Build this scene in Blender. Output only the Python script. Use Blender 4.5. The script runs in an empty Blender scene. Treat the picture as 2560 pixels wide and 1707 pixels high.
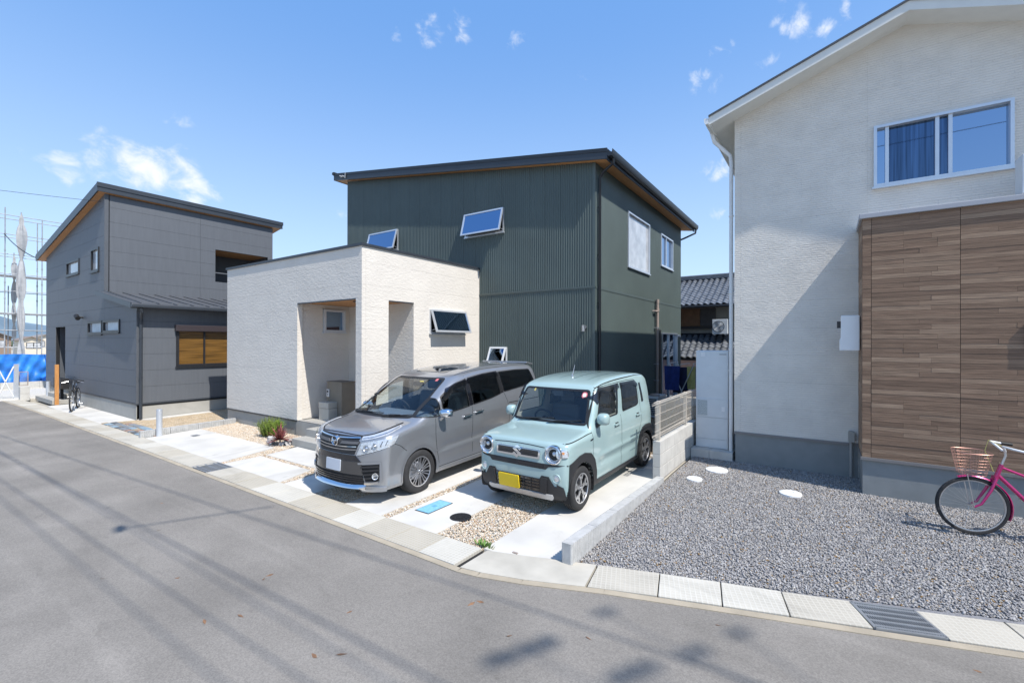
import bpy, bmesh, math, random
import numpy as np
from mathutils import Vector, Matrix, geometry
from mathutils.bvhtree import BVHTree

random.seed(7); RNG = np.random.default_rng(7)
SC = bpy.context.scene
COL = SC.collection
R = math.radians

# ------------------------------------------------------------------ camera
cam = bpy.data.objects.new('camera', bpy.data.cameras.new('camera'))
COL.objects.link(cam)
cam.location = (0, 0, 2.10)
cam.rotation_euler = (R(90 + 0.10), R(-0.14), R(34.57))
cam.data.sensor_width = 36; cam.data.lens = 16.12
cam.data.clip_start = 0.05; cam.data.clip_end = 3000
SC.camera = cam

# ------------------------------------------------------------------ sky, sun, exposure
SUN = Vector((1.0, -0.21, 1.43)).normalized()
elev = math.asin(SUN.z); az = math.atan2(SUN.x, SUN.y)
world = bpy.data.worlds.new('World'); SC.world = world; world.use_nodes = True
wn = world.node_tree; N = wn.nodes; Lk = wn.links; N.clear()
wout = N.new('ShaderNodeOutputWorld'); bg = N.new('ShaderNodeBackground')
sky = N.new('ShaderNodeTexSky'); sky.sky_type = 'NISHITA'; sky.sun_disc = False
sky.sun_elevation = elev; sky.sun_rotation = az
sky.air_density = 1.0; sky.dust_density = 0.6; sky.ozone_density = 3.0; sky.altitude = 0
bg.inputs['Strength'].default_value = 0.15
tc = N.new('ShaderNodeTexCoord')
# broken cumulus and wisps: places on the dome (direction, angular size) times a ragged noise
CLOUDS = [((-.9468,.1874,.2618),.0394), ((-.9293,.2338,.286),.0513), ((-.9188,.2752,.2828),.0675), ((-.9034,.3249,.28),.0593), ((-.9058,.3388,.2544),.0452), ((-.8965,.3553,.2646),.0304), ((-.9509,.1648,.2621),.0257), ((-.6332,.5519,.5426),.0201), ((-.585,.5898,.5567),.0264), ((-.542,.6263,.5604),.0282), ((-.4699,.69,.5506),.0206), ((-.0653,.8442,.532),.0195), ((-.0425,.8604,.5078),.0251), ((.0005,.873,.4877),.0246), ((-.1472,.8532,.5003),.0194), ((-.0789,.8773,.4735),.019), ((-.1842,.8672,.4627),.0218), ((-.1762,.9293,.3245),.0395), ((-.177,.9525,.2477),.0168), ((-.7975,.5505,.2468),.0138), ((-.9862,.1523,.0642),.0455), ((-.9844,.1752,.0191),.04), ((.0251,.8611,.5079),.0159), ((-.3722,.7759,.5094),.0162), ((-.8832,.3054,.356),.0215)]
def wmath(op, a, b=None, c=None):
    n = N.new('ShaderNodeMath'); n.operation = op
    for i, v in enumerate((a, b, c)):
        if v is None: continue
        if isinstance(v, (int, float)): n.inputs[i].default_value = v
        else: Lk.new(v, n.inputs[i])
    return n.outputs[0]
nrm = N.new('ShaderNodeVectorMath'); nrm.operation = 'NORMALIZE'; Lk.new(tc.outputs['Generated'], nrm.inputs[0])
wnz = N.new('ShaderNodeTexNoise'); wnz.inputs['Scale'].default_value = 16; wnz.inputs['Detail'].default_value = 4
Lk.new(nrm.outputs[0], wnz.inputs['Vector'])
mixv = N.new('ShaderNodeVectorMath'); mixv.operation = 'MULTIPLY_ADD'
Lk.new(wnz.outputs['Color'], mixv.inputs[0]); mixv.inputs[1].default_value = (.05, .05, .05); Lk.new(nrm.outputs[0], mixv.inputs[2])
mask = None
for d, rad in CLOUDS:
    dv = Vector(d).normalized()
    dot = N.new('ShaderNodeVectorMath'); dot.operation = 'DISTANCE'
    Lk.new(mixv.outputs[0], dot.inputs[0]); dot.inputs[1].default_value = tuple(dv + Vector((.025, .025, .025)))
    mr = N.new('ShaderNodeMapRange'); mr.interpolation_type = 'SMOOTHSTEP'
    rr = rad * (1.3 if rad > .036 else 1.9); mr.inputs['From Min'].default_value = rr; mr.inputs['From Max'].default_value = rr * .1
    mr.inputs['To Max'].default_value = (.80 if rad < .055 else .9) if rad > .036 else .60
    Lk.new(dot.outputs['Value'], mr.inputs['Value'])
    mask = mr.outputs[0] if mask is None else wmath('MAXIMUM', mask, mr.outputs[0])
mp = N.new('ShaderNodeMapping'); mp.inputs['Scale'].default_value = (1.3, .75, 1.15); mp.inputs['Rotation'].default_value = (.5, .6, .3)
Lk.new(nrm.outputs[0], mp.inputs['Vector'])
cn = N.new('ShaderNodeTexNoise'); cn.inputs['Scale'].default_value = 26; cn.inputs['Detail'].default_value = 9; cn.inputs['Roughness'].default_value = .6
cn.inputs['Distortion'].default_value = .35
Lk.new(mp.outputs[0], cn.inputs['Vector'])
dens = wmath('ADD', wmath('MULTIPLY', mask, 1.0), wmath('MULTIPLY', wmath('SUBTRACT', cn.outputs['Fac'], .5), 1.9))
dr = N.new('ShaderNodeMapRange'); dr.interpolation_type = 'SMOOTHSTEP'
dr.inputs['From Min'].default_value = .42; dr.inputs['From Max'].default_value = 1.25; dr.inputs['To Max'].default_value = .9
Lk.new(dens, dr.inputs['Value'])
cfac = wmath('MULTIPLY', dr.outputs[0], wmath('MINIMUM', wmath('MULTIPLY', mask, 2.2), 1.0))
# thin overall summer haze lightens the blue, a little more towards the horizon
sepz = N.new('ShaderNodeSeparateXYZ'); Lk.new(nrm.outputs[0], sepz.inputs[0])
hz = N.new('ShaderNodeMapRange'); hz.interpolation_type = 'SMOOTHSTEP'
hz.inputs['From Min'].default_value = .62; hz.inputs['From Max'].default_value = -.02
hz.inputs['To Min'].default_value = 0; hz.inputs['To Max'].default_value = 1
Lk.new(sepz.outputs['Z'], hz.inputs['Value'])
hc = N.new('ShaderNodeMix'); hc.data_type = 'RGBA'; Lk.new(hz.outputs[0], hc.inputs['Factor'])
hc.inputs['A'].default_value = (.47, 1.12, 2.45, 1); hc.inputs['B'].default_value = (1.72, 2.32, 3.1, 1)
m1 = N.new('ShaderNodeMix'); m1.data_type = 'RGBA'; m1.inputs['Factor'].default_value = .85
Lk.new(sky.outputs[0], m1.inputs['A']); Lk.new(hc.outputs['Result'], m1.inputs['B'])
m2 = N.new('ShaderNodeMix'); m2.data_type = 'RGBA'; Lk.new(cfac, m2.inputs['Factor'])
Lk.new(m1.outputs['Result'], m2.inputs['A']); m2.inputs['B'].default_value = (3.1, 3.16, 3.22, 1)
Lk.new(m2.outputs['Result'], bg.inputs['Color']); Lk.new(bg.outputs[0], wout.inputs[0])

sun = bpy.data.objects.new('sun', bpy.data.lights.new('sun', 'SUN')); COL.objects.link(sun)
sun.data.energy = 2.6; sun.data.angle = R(0.5); sun.data.color = (1.0, .95, .88)
sun.rotation_euler = SUN.to_track_quat('Z', 'Y').to_euler(); sun.location = (8, -4, 14)
SC.view_settings.view_transform = 'Standard'; SC.view_settings.look = 'None'
SC.view_settings.gamma = 1; SC.view_settings.exposure = 1.22; SC.view_settings.use_curve_mapping = False
SC.cycles.max_bounces = 8; SC.cycles.transparent_max_bounces = 12

# ------------------------------------------------------------------ helpers
def gz(y):                        # the lots fall gently towards the street gutter
    return -.08 if y < 3.8 else min(0.0, -.08 + .02 * (y - 3.8))

SPLIT = {'corner_trim','foundation','base_flashing','storey_band','rear_wall','lintel_trim','pillar_lining','parapet_coping','entrance_lining','balcony_lining','block_wall','side_wall','feet','siding_panel','annex_wall','wall','stay_arm','soffit','roof','verge_fascia','ridge_fascia','corrugated_cladding_x','step','crossarm'}
class MB:
    def __init__(s): s.v = []; s.f = []
    def quad(s, *p):
        b = len(s.v); s.v += [tuple(q) for q in p]; s.f.append(tuple(range(b, b + len(p))))
    def hexa(s, fn, a0, a1, b0, b1, c0, c1):
        b = len(s.v)
        s.v += [tuple(fn(a, bb, c)) for a in (a0, a1) for bb in (b0, b1) for c in (c0, c1)]
        for q in ((0,1,3,2),(4,6,7,5),(0,4,5,1),(2,3,7,6),(0,2,6,4),(1,5,7,3)): s.f.append(tuple(b + i for i in q))
    def box(s, x0, x1, y0, y1, z0, z1): s.hexa(lambda a, b, c: (a, b, c), x0, x1, y0, y1, z0, z1)
    def prism(s, poly, fn, d0, d1):       # poly [(u,v)], fn(u,v,d)
        n = len(poly); b = len(s.v)
        s.v += [tuple(fn(u, v, d0)) for u, v in poly] + [tuple(fn(u, v, d1)) for u, v in poly]
        s.f.append(tuple(range(b, b + n))); s.f.append(tuple(range(b + 2 * n - 1, b + n - 1, -1)))
        for i in range(n): j = (i + 1) % n; s.f.append((b + i, b + j, b + n + j, b + n + i))
    def tube(s, pts, r, n=8, cap=True, closed=False):
        pts = [Vector(p) for p in pts]; m = len(pts); b = len(s.v)
        rs = r if isinstance(r, (list, tuple)) else [r] * m
        prev = None
        for i, p in enumerate(pts):
            if closed: t = pts[(i + 1) % m] - pts[i - 1]
            else: t = pts[min(i + 1, m - 1)] - pts[max(i - 1, 0)]
            t.normalize()
            if prev is None:
                a = Vector((0, 0, 1)) if abs(t.z) < .9 else Vector((1, 0, 0)); u = t.cross(a).normalized()
            else: u = (prev - t * prev.dot(t)).normalized()
            prev = u; w = t.cross(u)
            for k in range(n):
                an = 2 * math.pi * k / n; s.v.append(tuple(p + (u * math.cos(an) + w * math.sin(an)) * rs[i]))
        for i in range(m if closed else m - 1):
            i2 = (i + 1) % m
            for k in range(n):
                k2 = (k + 1) % n; s.f.append((b + i * n + k, b + i * n + k2, b + i2 * n + k2, b + i2 * n + k))
        if cap and not closed:
            s.f.append(tuple(b + k for k in range(n - 1, -1, -1))); s.f.append(tuple(b + (m - 1) * n + k for k in range(n)))
    def cyl(s, c, r, h, n=20, axis='z'):
        c = Vector(c); d = {'z': Vector((0,0,1)), 'x': Vector((1,0,0)), 'y': Vector((0,1,0))}[axis] * h
        s.tube([c, c + d], r, n)
    def lathe(s, prof, c=(0,0,0), axis='z', n=32):   # prof [(radius, along)]
        b = len(s.v); c = Vector(c)
        for r, a in prof:
            for k in range(n):
                an = 2 * math.pi * k / n; p, q = r * math.cos(an), r * math.sin(an)
                s.v.append(tuple(c + Vector({'z': (p, q, a), 'x': (a, p, q), 'y': (p, a, q)}[axis])))
        for i in range(len(prof) - 1):
            for k in range(n):
                k2 = (k + 1) % n; s.f.append((b + i*n + k, b + i*n + k2, b + (i+1)*n + k2, b + (i+1)*n + k))
    def mesh(s, name, off=(0, 0, 0), recalc=True):
        me = bpy.data.meshes.new(name)
        me.from_pydata([(x - off[0], y - off[1], z - off[2]) for x, y, z in s.v], [], s.f)
        if recalc:
            bm = bmesh.new(); bm.from_mesh(me); bmesh.ops.recalc_face_normals(bm, faces=bm.faces); bm.to_mesh(me); bm.free()
        me.update(); return me
    def pieces(s):
        par = list(range(len(s.v)))
        def fd(i):
            while par[i] != i: par[i] = par[par[i]]; i = par[i]
            return i
        for f in s.f:
            for i in f[1:]: par[fd(i)] = fd(f[0])
        g = {}
        for f in s.f: g.setdefault(fd(f[0]), []).append(f)
        out = []
        for fs in g.values():
            ids = sorted({i for f in fs for i in f}); mp = {q: k for k, q in enumerate(ids)}; m = MB(); m.v = [s.v[i] for i in ids]; m.f = [tuple(mp[i] for i in f) for f in fs]; out.append(m)
        return out
    def build(s, name, mat, parent=None, smooth=False, bevel=0, local=False, label=None, kind=None, recalc=True, ang=40):
        if parent is not None and kind is None and name in SPLIT:
            ps = s.pieces()
            if len(ps) > 1: return [q.build(name, mat, parent, smooth, bevel, local, label, 'one', recalc, ang) for q in ps][0]
        if kind == 'one': kind = None
        off = (0, 0, 0)
        if parent is not None and not local:
            r = parent
            while r.parent: r = r.parent
            off = r.location
        me = s.mesh(name, off, recalc); me.materials.append(mat)
        o = bpy.data.objects.new(name, me); COL.objects.link(o)
        if parent is not None: o.parent = parent
        if smooth:
            me.polygons.foreach_set('use_smooth', [True] * len(me.polygons))
            me.set_sharp_from_angle(angle=R(ang))
        if bevel:
            b = o.modifiers.new('bevel', 'BEVEL'); b.width = bevel; b.segments = 2; b.limit_method = 'ANGLE'; b.angle_limit = R(40)
        if label: o['label'] = label
        if kind: o['kind'] = kind
        return o

def thing(name, label, cat, loc=(0, 0, 0), rot=0, group=None):
    o = bpy.data.objects.new(name, None); COL.objects.link(o); o.empty_display_size = .2
    o.location = loc; o.rotation_euler = (0, 0, rot); return tag(o, label, cat, group)
def tag(o, label, cat, group=None):
    o['label'] = label; o['category'] = cat
    if group: o['group'] = group
    return o
def copy_thing(o, loc, label, rot=None):
    def cp(a, par):
        c = a.copy(); COL.objects.link(c)
        if par is not None: c.parent = par
        for ch in a.children: cp(ch, c)
        return c
    c = cp(o, None); c.location = loc; c['label'] = label
    if rot is not None: c.rotation_euler[2] = rot
    return c

FX = {'F': lambda pl: (lambda u, v, d: (u, pl + d, v)), 'R': lambda pl: (lambda u, v, d: (pl - d, u, v)),
      'L': lambda pl: (lambda u, v, d: (pl + d, u, v)), 'B': lambda pl: (lambda u, v, d: (u, pl - d, v))}
def clip(poly, a, b, c):           # keep a*u+b*v<=c
    out = []
    for i in range(len(poly)):
        p, q = poly[i], poly[(i + 1) % len(poly)]; dp, dq = a*p[0]+b*p[1]-c, a*q[0]+b*q[1]-c
        if dp <= 0: out.append(p)
        if (dp < 0 < dq) or (dq < 0 < dp):
            t = dp / (dp - dq); out.append((p[0]+(q[0]-p[0])*t, p[1]+(q[1]-p[1])*t))
    return out
def cliprect(poly, u0, u1, v0, v1):
    for a, b, c in ((-1,0,-u0),(1,0,u1),(0,-1,-v0),(0,1,v1)):
        if len(poly) < 3: return []
        poly = clip(poly, a, b, c)
    if len(poly) < 3: return []
    A = sum(poly[i-1][0]*poly[i][1]-poly[i][0]*poly[i-1][1] for i in range(len(poly)))
    return poly if abs(A) > 2e-5 else []
def minus(poly, holes):            # convex polygon minus rectangles -> convex pieces
    us = [p[0] for p in poly]; lo, hi = min(us), max(us)
    cuts = sorted({lo, hi} | {h for r in holes for h in r[:2] if lo < h < hi}); out = []
    for a, b in zip(cuts, cuts[1:]):
        m = (a + b) / 2; v = -99.
        for h in sorted((r for r in holes if r[0] < m < r[1]), key=lambda r: r[2]):
            out.append(cliprect(poly, a, b, v, h[2])); v = h[3]
        out.append(cliprect(poly, a, b, v, 99.))
    return [p for p in out if p]
def wall(parent, name, ax, pl, poly, holes, t, mat, d0=0., **k):
    m = MB()
    for p in minus(poly, holes): m.prism(p, FX[ax](pl), d0, d0 + t)
    return m.build(name, mat, parent, **k)
def panels(parent, ax, pl, poly, holes, us, vs, mat, t=.014, gap=.006, name='siding_panel', bevel=0):
    for u0, u1 in zip(us, us[1:]):
        for v0, v1 in zip(vs, vs[1:]):
            c = cliprect(poly, u0 + gap/2, u1 - gap/2, v0 + gap/2, v1 - gap/2)
            if not c: continue
            ps = minus(c, holes)
            if not ps: continue
            m = MB()
            for p in ps: m.prism(p, FX[ax](pl), 0, t)
            m.build(name, mat, parent, bevel=bevel)
def corr(parent, name, ax, pl, poly, holes, mat, pitch=.062, dep=.018):
    """corrugated sheet: rounded ribs standing proud, cut round the openings"""
    m = MB(); fn = FX[ax](pl)
    us = [p[0] for p in poly]; lo, hi = min(us), max(us)
    prof = ((0, 0), (.18, .35), (.34, .9), (.5, 1), (.66, .9), (.82, .35))
    xs = []; u = lo
    while u < hi:
        for a, h in prof:
            if u + a*pitch < hi: xs.append((u + a*pitch, h))
        u += pitch
    xs.append((hi, 0))
    def span(u):
        t = cliprect(poly, u - 1e-3, u + 1e-3, -99, 99); vs = [p[1] for p in t]; return (min(vs), max(vs)) if t else None
    for (a, ha), (b, hb) in zip(xs, xs[1:]):
        mid = (a + b)/2; s = span(mid)
        if not s: continue
        v = s[0]; iv = []
        for h in sorted((r for r in holes if r[0] < mid < r[1]), key=lambda r: r[2]):
            if h[2] > v: iv.append((v, h[2]))
            v = max(v, h[3])
        if v < s[1]: iv.append((v, s[1]))
        for v0, v1 in iv: m.quad(fn(a, v0, -ha*dep), fn(b, v0, -hb*dep), fn(b, v1, -hb*dep), fn(a, v1, -ha*dep))
    return m.build(name, mat, parent, smooth=True, ang=35)

# ------------------------------------------------------------------ materials
def mat(name, col, rough=.6, metal=0, var=0., vs=6., bump=0., bs=60., spec=.5, coat=0., col2=None, space='Position', scale=(1,1,1), detail=4, dist=.01, coatr=.03):
    m = bpy.data.materials.new(name); m.use_nodes = True; nt = m.node_tree; n = nt.nodes; l = nt.links
    p = n['Principled BSDF']; p.inputs['Base Color'].default_value = (*col, 1)
    p.inputs['Roughness'].default_value = rough; p.inputs['Metallic'].default_value = metal
    p.inputs['Specular IOR Level'].default_value = spec; p.inputs['Coat Weight'].default_value = coat; p.inputs['Coat Roughness'].default_value = coatr
    if var or bump or col2:
        if space == 'Position': src = n.new('ShaderNodeNewGeometry').outputs['Position']
        else: src = n.new('ShaderNodeTexCoord').outputs['Object']
        mp = n.new('ShaderNodeMapping'); mp.inputs['Scale'].default_value = scale; l.new(src, mp.inputs['Vector'])
        if var or col2:
            tx = n.new('ShaderNodeTexNoise'); tx.inputs['Scale'].default_value = vs; tx.inputs['Detail'].default_value = detail
            l.new(mp.outputs[0], tx.inputs['Vector'])
            rp = n.new('ShaderNodeMix'); rp.data_type = 'RGBA'
            mr = n.new('ShaderNodeMapRange'); mr.inputs['From Min'].default_value = .32; mr.inputs['From Max'].default_value = .68
            l.new(tx.outputs['Fac'], mr.inputs['Value']); l.new(mr.outputs[0], rp.inputs['Factor'])
            c2 = col2 or tuple(min(1, c*(1+var)) for c in col); c1 = col if col2 else tuple(c*(1-var) for c in col)
            rp.inputs['A'].default_value = (*c1, 1); rp.inputs['B'].default_value = (*c2, 1)
            l.new(rp.outputs['Result'], p.inputs['Base Color'])
        if bump:
            t2 = n.new('ShaderNodeTexNoise'); t2.inputs['Scale'].default_value = bs; t2.inputs['Detail'].default_value = 5
            l.new(mp.outputs[0], t2.inputs['Vector'])
            bp = n.new('ShaderNodeBump'); bp.inputs['Strength'].default_value = bump; bp.inputs['Distance'].default_value = dist
            l.new(t2.outputs['Fac'], bp.inputs['Height']); l.new(bp.outputs[0], p.inputs['Normal'])
    return m
def nodes(m): return m.node_tree.nodes, m.node_tree.links, m.node_tree.nodes['Principled BSDF']

def thin_glass(name, tint, fres=1.45, rough=0.0):
    m = bpy.data.materials.new(name); m.use_nodes = True; n = m.node_tree.nodes; l = m.node_tree.links; n.clear()
    out = n.new('ShaderNodeOutputMaterial'); mx = n.new('ShaderNodeMixShader'); tr = n.new('ShaderNodeBsdfTransparent')
    gl = n.new('ShaderNodeBsdfGlossy'); gl.inputs['Roughness'].default_value = rough; lw = n.new('ShaderNodeLayerWeight'); pw = n.new('ShaderNodeMath'); pw.operation = 'POWER'; pw.inputs[1].default_value = 4.5; fr = n.new('ShaderNodeMapRange'); f0 = ((fres-1)/(fres+1))**2*1.9; fr.inputs['To Min'].default_value = f0
    l.new(lw.outputs['Facing'], pw.inputs[0]); l.new(pw.outputs[0], fr.inputs['Value'])
    tr.inputs[0].default_value = (*tint, 1); gl.inputs[0].default_value = (1, 1, 1, 1)
    l.new(fr.outputs[0], mx.inputs[0]); l.new(tr.outputs[0], mx.inputs[1]); l.new(gl.outputs[0], mx.inputs[2]); l.new(mx.outputs[0], out.inputs[0])
    return m

M = {}
M['asphalt'] = mat('asphalt', (.205,.190,.170), .9, var=.12, vs=.9, bump=.35, bs=260, dist=.004, spec=.3)
M['slab'] = mat('pale_concrete', (.54,.525,.49), .8, var=.11, vs=1.3, bump=.12, bs=120, dist=.003, spec=.3)
M['gutter'] = mat('gutter_concrete', (.44,.415,.36), .85, var=.12, vs=3, bump=.2, bs=150, dist=.003, spec=.3)
M['dirt'] = mat('sandy_ground', (.42,.33,.22), .95, var=.2, vs=5, bump=.6, bs=70, spec=.2)
M['farsoil'] = mat('lot_soil', (.40,.37,.31), .95, var=.2, vs=.5, bump=.5, bs=20, spec=.2)
M['found'] = mat('foundation_concrete', (.36,.35,.32), .85, var=.06, vs=3, bump=.1, bs=120, dist=.003)
M['foundgrey'] = mat('foundation_grey_mortar', (.235,.25,.25), .9, var=.06, vs=5, bump=.3, bs=140, dist=.004)
M['green'] = mat('green_corrugated_steel', (.082,.107,.101), .45, metal=.0, var=.07, vs=1.2, spec=.4)
M['greentrim'] = mat('green_trim', (.08,.104,.098), .45, var=.03)
M['roofblack'] = mat('black_steel_roof', (.018,.021,.026), .42, var=.1, vs=2)
M['fasciadark'] = mat('dark_fascia', (.035,.042,.052), .4, var=.08, vs=3)
M['blackplastic'] = mat('black_downpipe_plastic', (.014,.016,.02), .35)
M['soffit'] = mat('timber_soffit', (.50,.25,.10), .6, var=.14, vs=10, scale=(1,8,1), bump=.1, bs=40)
M['alu'] = mat('silver_aluminium', (.62,.65,.69), .35, metal=.55, var=.03)
M['whiteframe'] = mat('pale_window_frame', (.62,.64,.66), .4, var=.03)
M['winglass'] = mat('window_glass', (.012,.016,.022), .02); nodes(M['winglass'])[2].inputs['Metallic'].default_value = 1; nodes(M['winglass'])[2].inputs['Base Color'].default_value = (.27,.375,.52,1)
M['curtainglass'] = mat('window_glass_over_curtain', (.46,.47,.48), .02, var=.22, vs=3); nodes(M['curtainglass'])[2].inputs['IOR'].default_value = 2.2
M['darkframe'] = mat('dark_window_frame', (.02,.021,.024), .4)
M['grey_siding'] = mat('charcoal_siding', (.106,.116,.131), .55, var=.05, vs=1.3, bump=.22, bs=14, scale=(14,14,1.2), dist=.004)
M['grey_trim'] = mat('charcoal_trim', (.088,.096,.108), .5, var=.05)
M['greyroof'] = mat('grey_steel_roof', (.075,.08,.09), .45, var=.08)
M['mailbox'] = mat('greige_metal', (.40,.385,.345), .5, var=.03)
M['pillar'] = mat('taupe_render', (.21,.18,.14), .8, var=.06, bump=.2, bs=90)
M['doorwood'] = mat('red_brown_door', (.20,.065,.03), .5, var=.2, vs=8, scale=(6,6,.6))
M['joint'] = mat('sealant_joint', (.30,.29,.27), .8)
M['zinc'] = mat('galvanised_steel', (.36,.38,.40), .5, metal=.7, var=.08)
M['block'] = mat('concrete_block', (.50,.49,.46), .9, var=.08, vs=6, bump=.35, bs=110, dist=.004)
M['ribblock'] = mat('ribbed_edging_concrete', (.42,.42,.41), .9, var=.12, vs=12, bump=.4, bs=90)
M['fencewire'] = mat('beige_coated_wire', (.50,.46,.40), .5)
M['tan'] = mat('taupe_pipe', (.33,.27,.235), .5, var=.04)
M['whitepaint'] = mat('white_paint', (.74,.75,.75), .5, var=.02)
M['cream'] = mat('cream_trim', (.70,.70,.66), .55, var=.03)
M['dullwhite'] = mat('pale_grey_enamel', (.62,.65,.66), .45, var=.03)
M['black'] = mat('matt_black', (.012,.012,.013), .6)
M['steel'] = mat('brushed_steel', (.55,.56,.58), .3, metal=.9, var=.05)
# ------------------------------------------------------------------ ground, road, gutter, driveway
def sheet(name, pts, z, m, label=None):
    o = MB(); o.quad(*[(x, y, z(y) if callable(z) else z) for x, y in pts]); s = o.build(name, m, kind='structure'); return s
sheet('ground', [(-900,-900),(900,-900),(900,900),(-900,900)], -.16, M['farsoil'])
EDGE = [(-30.,3.12),(-24.5,3.22),(-20,3.31),(-11.2,3.33),(-2.9,3.31),(-2.69,3.345),(-2.28,3.47),(-1.6,3.745),(-.71,4.04),(.26,4.36),(1.11,4.64),(3.0,5.27),(14,8.9)]
BACK = [(-30.,3.6),(-24.5,3.70),(-20,3.80),(-11.2,3.81),(-2.9,3.80),(-2.84,3.82),(-2.17,4.05),(-1.68,4.235),(-.86,4.495),(-.17,4.70),(.57,4.935),(1.25,5.17),(2.85,5.75),(13.8,9.4)]
N_, L_, P_ = nodes(M['asphalt'])
def road_tone():
    # worn aggregate: fine light and dark grains over broad, faint patches
    g = N_.new('ShaderNodeNewGeometry'); v = N_.new('ShaderNodeTexVoronoi'); v.inputs['Scale'].default_value = 120
    L_.new(g.outputs['Position'], v.inputs['Vector'])
    old = P_.inputs['Base Color'].links[0].from_socket
    mr = N_.new('ShaderNodeMapRange'); mr.inputs['To Min'].default_value = .86; mr.inputs['To Max'].default_value = 1.18
    sp = N_.new('ShaderNodeSeparateColor'); L_.new(v.outputs['Color'], sp.inputs[0]); L_.new(sp.outputs[0], mr.inputs['Value'])
    mx = N_.new('ShaderNodeMix'); mx.data_type = 'RGBA'; mx.blend_type = 'MULTIPLY'; mx.inputs['Factor'].default_value = 1
    cmb = N_.new('ShaderNodeCombineColor')
    for i in range(3): L_.new(mr.outputs[0], cmb.inputs[i])
    L_.new(old, mx.inputs['A']); L_.new(cmb.outputs[0], mx.inputs['B'])
    n2 = N_.new('ShaderNodeTexNoise'); n2.inputs['Scale'].default_value = .55; n2.inputs['Detail'].default_value = 7; n2.inputs['Roughness'].default_value = .65
    L_.new(g.outputs['Position'], n2.inputs['Vector'])
    m2 = N_.new('ShaderNodeMapRange'); m2.inputs['From Min'].default_value = .3; m2.inputs['From Max'].default_value = .7; m2.inputs['To Min'].default_value = .88; m2.inputs['To Max'].default_value = 1.12
    L_.new(n2.outputs['Fac'], m2.inputs['Value'])
    c2 = N_.new('ShaderNodeCombineColor')
    for i in range(3): L_.new(m2.outputs[0], c2.inputs[i])
    mx2 = N_.new('ShaderNodeMix'); mx2.data_type = 'RGBA'; mx2.blend_type = 'MULTIPLY'; mx2.inputs['Factor'].default_value = 1
    L_.new(mx.outputs['Result'], mx2.inputs['A']); L_.new(c2.outputs[0], mx2.inputs['B']); L_.new(mx2.outputs['Result'], P_.inputs['Base Color'])
road_tone()
rd = MB(); rd.quad(*([(x, y, -.08) for x, y in EDGE] + [(14,-40,-.08),(-12,-40,-.08),(-30,-5,-.08)]))
road = rd.build('road', M['asphalt'], kind='structure')

# gutter: a concrete U-drain whose lids are separate slabs; the far side past the curve is cast in one
gut = MB()
for (a, b), (c, d) in zip(zip(EDGE, EDGE[1:]), zip(BACK, BACK[1:])):
    gut.quad((*a, -.10), (*b, -.10), (*d, -.10), (*c, -.10))
gutter = gut.build('gutter', M['black'], kind='structure')
lip = MB()
for a, b in zip(EDGE, EDGE[1:]):          # narrow mortar strip against the asphalt
    d = Vector((b[0]-a[0], b[1]-a[1])).normalized(); n = Vector((-d.y, d.x))*.055
    lip.prism([(a[0], a[1]-.02), (b[0], b[1]-.02), (b[0]+n.x, b[1]+n.y), (a[0]+n.x, a[1]+n.y)], lambda u, v, w: (u, v, w), -.11, -.072)
lip.build('mortar_strip', mat('mortar', (.36,.31,.235), .9, var=.12, vs=4, bump=.3, bs=80), gutter)
def lidmat(name, col, line):
    m = mat(name, col, .85, var=.10, vs=2.5, bump=.15, bs=140, dist=.003, spec=.3); n, l, p = nodes(m)
    tc_ = n.new('ShaderNodeTexCoord'); br = n.new('ShaderNodeTexBrick'); br.offset = 0; br.inputs['Scale'].default_value = 1
    br.inputs['Brick Width'].default_value = .042; br.inputs['Row Height'].default_value = .042; br.inputs['Mortar Size'].default_value = .006; br.inputs['Mortar Smooth'].default_value = .3
    l.new(tc_.outputs['Object'], br.inputs['Vector'])
    b = n.new('ShaderNodeBump'); b.inputs['Strength'].default_value = .3; b.inputs['Distance'].default_value = .005
    l.new(br.outputs['Fac'], b.inputs['Height'])
    prev = p.inputs['Normal'].links[0].from_socket; l.new(prev, b.inputs['Normal']); l.new(b.outputs[0], p.inputs['Normal'])
    mx = n.new('ShaderNodeMix'); mx.data_type = 'RGBA'; l.new(br.outputs['Fac'], mx.inputs['Factor'])
    l.new(p.inputs['Base Color'].links[0].from_socket, mx.inputs['A']); mx.inputs['B'].default_value = (*line, 1); l.new(mx.outputs['Result'], p.inputs['Base Color'])
    return m
LIDS = [lidmat('gutter_lid_stained', (.39,.355,.285), (.45,.42,.36)), lidmat('gutter_lid_pale', (.43,.40,.34), (.47,.445,.385)), lidmat('gutter_lid_new', (.485,.46,.40), (.53,.51,.455))]
def gslab(p0, p1, q1, q0, m, name='gutter_lid', top=-.066):     # p along the kerb, q along the back, a slab with its own origin
    c = (Vector((*p0, 0)) + Vector((*p1, 0)) + Vector((*q1, 0)) + Vector((*q0, 0))) / 4
    dx = Vector((p1[0]-p0[0], p1[1]-p0[1])).normalized(); an = math.atan2(dx.y, dx.x)
    rot = Matrix.Rotation(-an, 2); b = MB(); pl = [tuple(rot @ Vector((p[0]-c.x, p[1]-c.y))) for p in (p0, p1, q1, q0)]
    b.prism(pl, lambda u, v, w: (u, v, w), -.05, 0)
    o = b.build(name, m, None, bevel=.004); o.parent = gutter; o.location = (c.x, c.y, top + random.uniform(-.002, .002)); o.rotation_euler = (0, 0, an); return o
def eb(path, x):
    for a, b in zip(path, path[1:]):
        if a[0] <= x <= b[0]: t = (x-a[0])/(b[0]-a[0]); return (x, a[1]+t*(b[1]-a[1]))
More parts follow.
